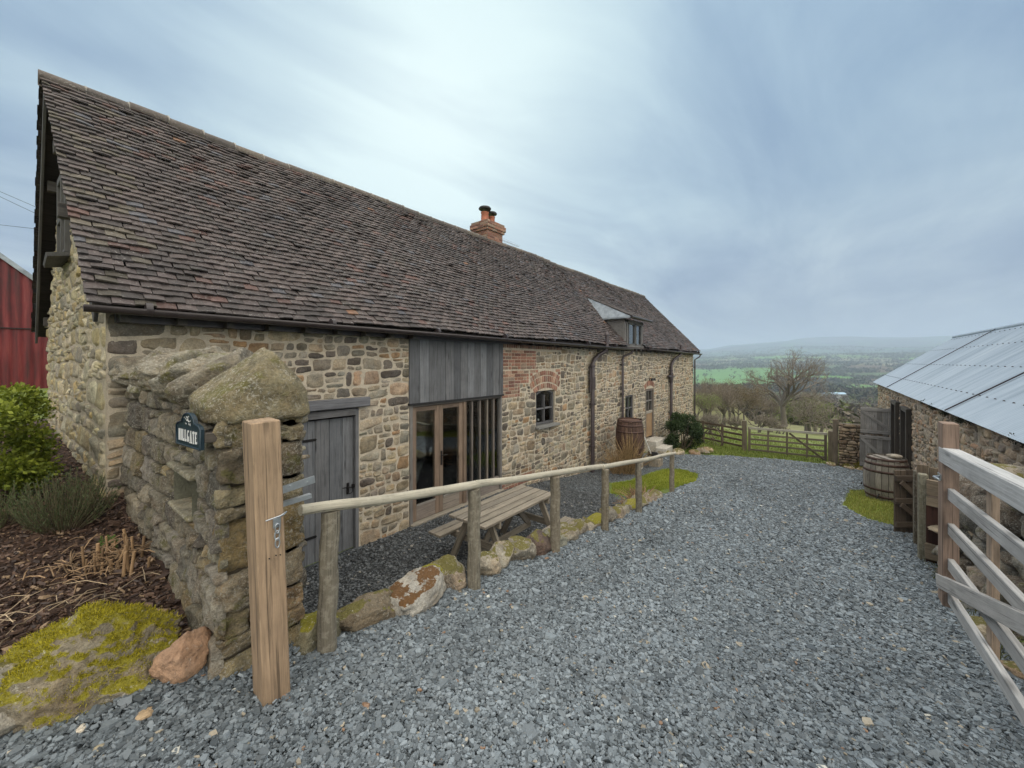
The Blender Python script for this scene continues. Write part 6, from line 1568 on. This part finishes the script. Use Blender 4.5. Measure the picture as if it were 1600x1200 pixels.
# ------------------------------------------------------------------ red corrugated barn behind the house
rb = thing('red_barn', 'red corrugated iron barn behind the left end of the stone barn', 'barn', (-3, 19, Hs(-3, 19)))
xs = np.arange(-7.0, .95, .0125 * 2); pr = lambda x: 3.05 + C + (-.30 - x) * .93 if x > -3 else 3.05 + C + 2.51 - (-3 - x) * .93
V = []; 
for x in xs: V += [(x, 19 + .012 * math.sin(x / .2 * 6.283), Hs(0, 18) - 1.6), (x, 19 + .012 * math.sin(x / .2 * 6.283), pr(x) - .05)]
m_ = M(); m_.add(V, [[2 * i, 2 * i + 2, 2 * i + 3, 2 * i + 1] for i in range(len(xs) - 1)], (.3, .03, .03), True); part(m_, 'gable_cladding', MT['redtin'], rb)
m_ = M(); m_.box((-3, 18.97, C + 1.0), (8, .03, .03)); part(m_, 'sheet_lap', MT['iron'], rb)
m_ = M(); m_.bar((1.15, 18.93, pr(1.15) + .0), (-3, 18.93, pr(-3) + .0), .12, .05, (.4, .4, .38)); part(m_, 'verge_trim', MT['lead'], rb)
m_ = M(); m_.prism([(1.2, 19, pr(1.2)), (-3, 19, pr(-3)), (-7.2, 19, pr(-7.2)), (-7.2, 19, pr(-7.2) + .06), (-3, 19, pr(-3) + .06), (1.2, 19, pr(1.2) + .06)], (0, 10, 0), (.3, .3, .3)); m_.quad((.95, 19, C - 1), (.95, 29, C - 1), (.95, 29, pr(.95)), (.95, 19, pr(.95)), (.2, .02, .02)); part(m_, 'roof', MT['redtin'], rb)
# overhead wires
for i, (ya, yb2, lb) in enumerate(((295, 318, 'upper overhead wire crossing the sky at the left edge'), (303, 328, 'second overhead wire just below the upper one'), (347, 354, 'lowest thin overhead wire at the left edge'))):
    f = lambda px, y, d: Vector((d * (math.cos(R(38.5)) + math.sin(R(38.5)) * (px - 800) / 610), d * (math.sin(R(38.5)) - math.cos(R(38.5)) * (px - 800) / 610), C + d * (565 - y) / 610))
    sl2 = (yb2 - ya) / 50; a = f(-700, ya - 700 * sl2, 17); b = f(140, yb2 + 90 * sl2, 27); m_ = M(); n = 14
    m_.tube([tuple(a.lerp(b, k / n) - Vector((0, 0, .25 * math.sin(math.pi * k / n)))) for k in range(n + 1)], .012, 4, (.03, .03, .03)); solo(m_, 'overhead_wire', MT['iron'], lb, 'wire', 'overhead wires')

# ------------------------------------------------------------------ table lamp inside the glazed doors
tb = thing('side_table', 'small dark side table inside behind the glazed doors', 'table', (6.7, 6.5, -.04))
m_ = M(); m_.box((6.7, 6.5, .44), (.5, .45, .03), None, (.12, .08, .05), .004); part(m_, 'table_top', MT['oak'], tb)
for sx in (-.2, .2):
    for sy in (-.17, .17): m_ = M(); m_.box((6.7 + sx, 6.5 + sy, .2), (.04, .04, .47), None, (.12, .08, .05)); part(m_, 'leg', MT['oak'], tb)
lp = thing('table_lamp', 'table lamp with cream shade seen through the glazed doors', 'lamp', (6.7, 6.5, .455))
m_ = M(); m_.lathe([(.09, 0), (.09, .015), (.02, .03), (.035, .12), (.02, .25), (.012, .4)], (6.7, 6.5, .455), 14, (.6, .6, .6)); part(m_, 'lamp_base', MT['white'], lp)
m_ = M(); m_.lathe([(.19, .36), (.12, .62)], (6.7, 6.5, .455), 20, cap=False); part(m_, 'lamp_shade', MT['cream'], lp)
vz = thing('vase', 'pale vase standing inside the arched window', 'vase', (8.0, 5.6, 1.24))
m_ = M(); m_.lathe([(.05, 0), (.09, .1), (.08, .2), (.035, .27), (.05, .31)], (8.0, 5.6, 1.24), 16); part(m_, 'body', MT['white'], vz)

# ------------------------------------------------------------------ bare trees
def pxy(px, d): r = (px - 800) / 610; return d * (math.cos(R(38.5)) + math.sin(R(38.5)) * r), d * (math.sin(R(38.5)) - math.cos(R(38.5)) * r)
def bare_tree(name, x, y, h, label, seed, levels=6, spread=.62, r0=None, col=(.13, .115, .095), twigc=(.2, .17, .14), leafs=0, lcol=None, group=None, multi=1, cat='tree', z=None, trunkf=.2, up=.25):
    rg = random.Random(seed); z0 = Hs(x, y) - .1 if z is None else z; root = thing(name, label, cat, (x, y, z0), group); tm = M(); cm = M(); r0 = r0 or h * .016; tips = []
    def grow(p, d_, L, r, lv):
        n = 3; pts = [p]; q = p; dd2 = d_.copy()
        for k in range(n): gs_ = .05 if lv == 0 else .16; dd2 = (dd2 + Vector((rg.gauss(0, gs_), rg.gauss(0, gs_), rg.gauss(0, .1) + (.05 if lv > 1 else 0)))).normalized(); q = q + dd2 * (L / n); pts.append(q)
        (tm if lv == 0 else cm).tube(pts, [r * (1 - .35 * k / n) for k in range(n + 1)], 8 if lv == 0 else (5 if lv < 3 else 3), col if lv < 3 else twigc, cap=False)
        if lv >= levels: tips.append(q); return
        nb = rg.choice([3, 3, 4]) if lv < 2 else (rg.choice([2, 3]) if lv < 6 else 2)
        for k in range(nb + (1 if lv == 0 else 0)):
            a = rg.uniform(0, 6.28); sp = spread * rg.uniform(.6, 1.35); base = dd2; u = base.orthogonal().normalized(); v = base.cross(u); nd_ = (base * math.cos(sp) + (u * math.cos(a) + v * math.sin(a)) * math.sin(sp)); nd_.z += up * (.5 if lv < 2 else .3); nd_.normalize()
            st_ = pts[-1] if (k < 2 or lv == 0) else pts[rg.choice([1, 2])]
            grow(st_, nd_, L * rg.uniform(.66, .86), r * .62, lv + 1)
        if lv > 0 and rg.random() < .6: tips.append(q)
    for m in range(multi):
        d0 = Vector((rg.gauss(0, .02 + .18 * (multi > 1)), rg.gauss(0, .02 + .18 * (multi > 1)), 1)).normalized(); grow(Vector((x + rg.gauss(0, .15) * (multi > 1), y + rg.gauss(0, .15) * (multi > 1), z0)), d0, h * trunkf, r0, 0)
    # scale crown height to h
    V, _, _ = cm.arrays(); k = h / max(.1, V[:, 2].max() - z0)
    for mm in (tm, cm): mm.v = [np.stack([x + (a[:, 0] - x) * k, y + (a[:, 1] - y) * k, z0 + (a[:, 2] - z0) * k], -1) for a in mm.v]
    part(tm, 'trunk', MT['twig'], root); part(cm, 'crown', MT['twig'], root)
    if leafs:
        T_ = np.array([[x + (t.x - x) * k, y + (t.y - y) * k, z0 + (t.z - z0) * k] for t in tips]); i = RNG.integers(0, len(T_), leafs); P_ = T_[i] + RNG.normal(0, h * .035, (leafs, 3)); a = RNG.normal(size=(leafs, 3)); a /= np.linalg.norm(a, axis=1, keepdims=True); b = np.cross(a, RNG.normal(size=(leafs, 3))); b /= np.linalg.norm(b, axis=1, keepdims=True); s = h * .011
        t = RNG.random((leafs, 1)); c_ = np.array(lcol) * (.6 + .8 * t); mb = M(); mb.add(np.stack([P_, P_ + a * s + b * s * .4, P_ + a * s * 2, P_ + a * s - b * s * .4], 1).reshape(-1, 3), [(np.arange(leafs) * 4)[:, None] + np.arange(4)[None]], np.repeat(c_, 4, 0)); part(mb, 'young_leaves', MT['leaf'], root)
    return root
x, y = pxy(1226, 60); bare_tree('bare_tree', x, y, 12.4, 'tall spreading bare tree standing alone in the meadow', 21, 8, .60, .30, trunkf=.17, up=.12)
x, y = pxy(1262, 38); bare_tree('hawthorn', x, y, 3.6, 'low green hawthorn bush to the right of the tall bare tree', 22, 5, .8, .12, leafs=3500, lcol=(.13, .17, .04), multi=2, up=.1)
x, y = pxy(1284, 40); bare_tree('hawthorn', x, y, 2.9, 'small green hawthorn just left of the short stone wall', 32, 5, .8, .1, leafs=2500, lcol=(.12, .15, .045), multi=2, up=.1)
TRL = [(1092, 34, 3.1, 2, 'pale green budding tree just right of the barn end', (.2, .25, .07), 5000), (1112, 42, 4.4, 3, 'thin grey many stemmed tree behind the wagon wheel', None, 0), (1131, 40, 4.9, 3, 'tall multi stemmed bare tree in the middle of the copse', None, 0), (1150, 46, 5.0, 2, 'olive brown bare tree left of the far gate hinge post', (.16, .14, .06), 3500), (1163, 44, 5.4, 1, 'brownish round headed tree above the far gate post', (.17, .13, .07), 4500), (1182, 58, 6.0, 2, 'slender bare tree between the copse and the tall tree', None, 0), (1105, 55, 6.0, 2, 'grey bare tree at the back of the copse near the barn', None, 0), (1200, 66, 5.6, 2, 'small bare tree just left of the tall lone tree', None, 0), (1262, 70, 7.5, 2, 'bare tree partly behind the right side of the tall tree', None, 0), (1142, 62, 6.6, 2, 'bare tree behind the middle of the copse', None, 0)]
for i, (px_, d_, h_, mu, lb, lc_, nl_2) in enumerate(TRL):
    x, y = pxy(px_, d_); bare_tree('bare_tree', x, y, h_, lb, 40 + i, 6 if mu < 3 else 5, .5, None, multi=mu, leafs=nl_2, lcol=lc_, group='trees of the meadow copse', twigc=(.2, .165, .13))
# low scrub along the meadow edge
for i, (px_, d_, h_, lb) in enumerate(((1100, 27, 1.6, 'low tangled scrub beyond the fence beside the barn'), (1122, 30, 1.7, 'bramble scrub beyond the dark rail fence'), (1187, 33, 1.8, 'thin upright saplings beyond the far gate'), (1205, 36, 1.9, 'loose brown scrub beyond the middle of the far gate'), (1222, 34, 1.2, 'low brown scrub at the foot of the tall bare tree'), (1150, 33, 1.5, 'small leafless scrub under the copse'))):
    x, y = pxy(px_, d_); bare_tree('scrub_bush', x, y, h_, lb, 80 + i, 4, .8, .04, multi=4, leafs=500, lcol=(.15, .15, .06), group='scrub beyond the far fence', cat='bush')

# ------------------------------------------------------------------ distant woods and hedges
def crown_cloud(P, hgt, wid, ntri, cols, name, label):
    n = len(P); d = RNG.normal(size=(n, ntri, 3)); d /= np.linalg.norm(d, axis=2, keepdims=True); d *= RNG.random((n, ntri, 1)) ** .4
    Cn = P[:, None, :] + np.stack([d[..., 0] * wid[:, None] * .5, d[..., 1] * wid[:, None] * .5, (d[..., 2] * .42 + .55) * hgt[:, None]], -1)
    a = RNG.normal(size=(n, ntri, 3)); b = RNG.normal(size=(n, ntri, 3)); s = (wid[:, None, None] * (1.1 / math.sqrt(ntri)))
    V = np.stack([Cn - a * s * .5, Cn + a * s * .5, Cn + b * s * .6], 2)
    # trunks
    cc = cols[:, None, :] * RNG.uniform(.7, 1.3, (n, ntri, 1)); mb = M(); m = n * ntri
    mb.add(V.reshape(-1, 3), [np.arange(m * 3).reshape(-1, 3)], np.repeat(cc.reshape(-1, 3), 3, 0))
    w_ = wid * .025; T_ = np.stack([P - np.c_[w_, w_ * 0, w_ * 0 + .5], P + np.c_[w_, -w_ * 0, w_ * 0 - .5], P + np.c_[w_ * 0, w_ * 0, hgt * .7]], 1); T2 = np.stack([P - np.c_[w_ * 0, w_, w_ * 0 + .5], P + np.c_[w_ * 0, w_, w_ * 0 - .5], P + np.c_[w_ * 0, w_ * 0, hgt * .7]], 1)
    mb.add(np.concatenate([T_, T2]).reshape(-1, 3), [np.arange(n * 6).reshape(-1, 3)], (.09, .08, .065))
    return solo(mb, name, MT['leafy_far'], label=label, kind='stuff', origin=(0, 0, 0))
MT['leafy_far'] = mat_plain('distant_twigs', (.1, .1, .07), .95, attr=True, var=.1, spec=.05)
def ground_at(X, Y):
    r = np.hypot(X, Y); a = np.arctan2(Y, X); return np.where((X < 88) & (abs(Y) < 56), H(X, Y), Hfar(r, a))
n = 1500; r = RNG.uniform(98, 560, n) ** 1.0; a = np.radians(RNG.uniform(-12, 17, n)); P = np.stack([r * np.cos(a), r * np.sin(a)], -1)
k = (fbm(np.c_[P, P[:, 0] * 0], .012, 2, 101) > -.22) | (r < 125); P = P[k]; r = r[k]
P = P[(np.abs(np.degrees(np.arctan2(P[:, 1], P[:, 0])) + 1.0) > .0)]; r = np.hypot(P[:, 0], P[:, 1])
Pz = np.c_[P, ground_at(P[:, 0], P[:, 1])]; n = len(P); t = RNG.random((n, 1))
hg = RNG.uniform(6, 11.5, n) * np.interp(r, [98, 160], [.75, 1])
cols = np.where(RNG.random((n, 1)) < .22, np.array([[.13, .15, .06]]), np.array([.15, .13, .105]) * (1 - t) + np.array([.105, .095, .075]) * t)
crown_cloud(Pz, hg, hg * RNG.uniform(.65, 1.0, n), 46, cols, 'woodland', 'bare grey brown woodland filling the slope below the meadow')
m_far = 60000; r = np.exp(RNG.uniform(math.log(560), math.log(5200), m_far)); a = np.radians(RNG.uniform(-11, 16, m_far)); P = np.stack([r * np.cos(a), r * np.sin(a)], -1)
_, dd = nearest2(P)
wood = fbm(np.c_[P, P[:, 0] * 0], .0028, 3, 111)
k = (dd < 12 + r * .003) & (RNG.random(m_far) < .8) | ((wood > .27) & (RNG.random(m_far) < .5)) | (RNG.random(m_far) < .006)
adg = np.degrees(a); k &= ~((r > 820) & (r < 1720) & (adg > 4.5) & (RNG.random(m_far) < .97)); k &= ~((r > 700) & (r < 1150) & (adg < -1) & (adg > -5.2) & (RNG.random(m_far) < .9))
P = P[k]; r = r[k]; Pz = np.c_[P, ground_at(P[:, 0], P[:, 1])]; n = len(P); t = RNG.random((n, 1)); hg = RNG.uniform(5, 13, n)
crown_cloud(Pz, hg, hg * RNG.uniform(.8, 1.3, n), 12, np.array([.11, .105, .075]) * (1 - t) + np.array([.07, .085, .05]) * t, 'hedgerow_trees', 'distant hedgerow trees and copses across the valley fields')
for i, (px_, d_, w_, lb) in enumerate(((1312, 470, 22, 'long pale blue roofed farm shed in the valley'), (1338, 560, 30, 'low grey brown farm shed right of the blue roofed shed'))):
    x, y = pxy(px_, d_); z = float(ground_at(np.array([x]), np.array([y]))[0]); root = thing('farm_shed', lb, 'shed', (x, y, z)); dv2 = Vector((FWD[1], -FWD[0], 0)); fw = Vector((FWD[0], FWD[1], 0)); zt2 = 6 if i == 0 else 5
    q_ = lambda s, f_, h_: tuple(Vector((x, y, z)) + dv2 * s + fw * f_ + Vector((0, 0, h_)))
    zz = 5 if i == 0 else 4.5
    m_ = M(); m_.prism([q_(-w_ / 2, 0, -2), q_(w_ / 2, 0, -2), q_(w_ / 2, 0, zz), q_(-w_ / 2, 0, zz)], tuple(fw * 14), ((.3, .3, .28), (.3, .25, .2))[i]); part(m_, 'wall', MT['twig'], root)
    m_ = M(); m_.prism([q_(-w_ / 2, -.5, zz), q_(-w_ / 2, 7, zz + 1.8), q_(-w_ / 2, 14.5, zz)], tuple(dv2 * w_), ((.35, .5, .62), (.35, .36, .36))[i]); part(m_, 'roof', MT['twig'], root)

# ------------------------------------------------------------------ camera, sky, sun, air
def finish():
    w = bpy.data.worlds.new('World'); SC.world = w; w.use_nodes = True; t = w.node_tree; t.nodes.clear()
    N = t.nodes; Lk = t.links.new
    out = N.new('ShaderNodeOutputWorld'); bg = N.new('ShaderNodeBackground')
    def nd(typ, ins=None, **p):
        n = N.new(typ)
        for k, v in p.items(): setattr(n, k, v)
        for k, v in (ins or {}).items():
            if isinstance(v, bpy.types.NodeSocket): Lk(v, n.inputs[k])
            else: n.inputs[k].default_value = v
        return n
    def mixc(f, a, b, mode='MIX'):
        n = N.new('ShaderNodeMix'); n.data_type = 'RGBA'; n.blend_type = mode
        for i, v in ((0, f), (6, a), (7, b)):
            if isinstance(v, bpy.types.NodeSocket): Lk(v, n.inputs[i])
            else: n.inputs[i].default_value = v if i == 0 else (*v, 1)
        return n.outputs[2]
    def ramp(f, st):
        n = nd('ShaderNodeValToRGB', {0: f}); cr = n.color_ramp
        while len(cr.elements) > 1: cr.elements.remove(cr.elements[-1])
        for i, (p, c) in enumerate(st):
            e = cr.elements[0] if i == 0 else cr.elements.new(p); e.position = p; e.color = (c, c, c, 1) if not hasattr(c, '__len__') else (*c, 1)
        return n.outputs[0]
    mth = lambda op, a, b=0.0, cl=False: nd('ShaderNodeMath', {0: a, 1: b}, operation=op, use_clamp=cl).outputs[0]
    dirv = nd('ShaderNodeTexCoord').outputs['Generated']
    SUNAZ, SUNEL = R(49.5), R(33)
    sky = nd('ShaderNodeTexSky', sky_type='NISHITA', sun_disc=False, sun_elevation=SUNEL, sun_rotation=R(90) - SUNAZ)
    sd_ = (math.cos(SUNEL) * math.cos(SUNAZ), math.cos(SUNEL) * math.sin(SUNAZ), math.sin(SUNEL))
    dot = nd('ShaderNodeVectorMath', {0: dirv, 1: sd_}, operation='DOT_PRODUCT').outputs['Value']
    # project direction onto a cloud layer plane so streaks converge with perspective
    sep = nd('ShaderNodeSeparateXYZ', {0: dirv}); z = sep.outputs[2]
    zz = mth('ADD', mth('MAXIMUM', z, 0.0), .16)
    cl = nd('ShaderNodeCombineXYZ', {0: mth('DIVIDE', sep.outputs[0], zz), 1: mth('DIVIDE', sep.outputs[1], zz), 2: 0.0}).outputs[0]
    mp = nd('ShaderNodeMapping', {'Vector': cl, 'Rotation': (0, 0, R(-56)), 'Scale': (.42, 1.0, 1)}).outputs[0]
    n1 = nd('ShaderNodeTexNoise', {'Vector': mp, 'Scale': .9, 'Detail': 6, 'Roughness': .52, 'Distortion': 1.5}).outputs[0]
    n2 = nd('ShaderNodeTexNoise', {'Vector': mp, 'Scale': 2.6, 'Detail': 6, 'Roughness': .6, 'Distortion': .8}).outputs[0]
    base = ramp(z, [(0.0, SKY['hor']), (.10, SKY['low']), (.35, SKY['mid']), (.75, SKY['top'])])
    base = mixc(.9, base, ramp(n1, [(.34, (.66, .72, .84)), (.5, (.95, .97, 1)), (.66, (1.3, 1.25, 1.16))]), 'MULTIPLY')
    base = mixc(.8, base, ramp(n2, [(.33, (.82, .87, .93)), (.65, (1.16, 1.13, 1.09))]), 'MULTIPLY')
    dd_ = mth('ADD', dot, mth('MULTIPLY', mth('SUBTRACT', n1, .5), .34))
    glow = ramp(dd_, [(.74, 0.0), (.88, .2), (.955, .62), (.995, 1.0)])
    base = mixc(glow, base, SKY['glow'])
    base = mixc(.06, base, mixc(1.0, sky.outputs[0], (.12, .12, .12), 'MULTIPLY'))
    # light added to the unseen sky overhead and behind the camera, brightening the facade
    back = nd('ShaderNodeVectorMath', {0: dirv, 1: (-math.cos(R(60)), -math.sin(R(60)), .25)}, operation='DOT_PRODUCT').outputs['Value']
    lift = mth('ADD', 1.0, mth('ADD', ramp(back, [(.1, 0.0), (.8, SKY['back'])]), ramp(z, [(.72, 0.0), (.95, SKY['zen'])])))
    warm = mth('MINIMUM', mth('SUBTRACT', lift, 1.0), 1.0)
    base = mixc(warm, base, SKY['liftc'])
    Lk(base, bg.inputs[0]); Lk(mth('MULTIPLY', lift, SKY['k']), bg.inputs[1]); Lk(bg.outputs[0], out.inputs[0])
    sl_ = bpy.data.lights.new('sun', 'SUN'); sl_.energy = SKY['sun']; sl_.angle = R(28); sl_.color = (1, .965, .91)
    so = bpy.data.objects.new('sun', sl_); COL.objects.link(so); so.rotation_euler = Vector(sd_).to_track_quat('Z', 'Y').to_euler(); so.location = (0, 0, 30)
    cd = bpy.data.cameras.new('camera'); cam = bpy.data.objects.new('camera', cd); COL.objects.link(cam); SC.camera = cam
    cd.sensor_width = 36; cd.lens = 610 / 1600 * 36; cd.shift_y = -35 / 1600; cd.clip_start = .05; cd.clip_end = 60000
    cam.location = (0, 0, C); cam.rotation_euler = (R(90), 0, R(38.5 - 90))
    SC.view_settings.view_transform = 'Standard'; SC.view_settings.look = 'None'; SC.view_settings.exposure = SKY['exp']; SC.view_settings.gamma = 1
    SC.cycles.use_denoising = True; SC.cycles.max_bounces = 7; SC.cycles.diffuse_bounces = 3; SC.cycles.glossy_bounces = 3; SC.cycles.transmission_bounces = 4; SC.cycles.transparent_max_bounces = 12
    SC.cycles.volume_bounces = 2; SC.cycles.sample_clamp_indirect = 6
    if HAZE:
        hz = M(); hz.box((3600, 0, 205 + C - 60), (19000, 19000, 530)); 
        m = bpy.data.materials.new('haze_air'); m.use_nodes = True; nt = m.node_tree; nt.nodes.clear(); o = nt.nodes.new('ShaderNodeOutputMaterial'); pv = nt.nodes.new('ShaderNodeVolumePrincipled')
        pv.inputs['Color'].default_value = SKY['hazec']; pv.inputs['Density'].default_value = HAZE; pv.inputs['Anisotropy'].default_value = .2
        nt.links.new(pv.outputs[0], o.inputs[1])
        h = solo(hz, 'haze', m, label='pale blue haze hanging over the valley', kind='stuff')
HAZE = .00026
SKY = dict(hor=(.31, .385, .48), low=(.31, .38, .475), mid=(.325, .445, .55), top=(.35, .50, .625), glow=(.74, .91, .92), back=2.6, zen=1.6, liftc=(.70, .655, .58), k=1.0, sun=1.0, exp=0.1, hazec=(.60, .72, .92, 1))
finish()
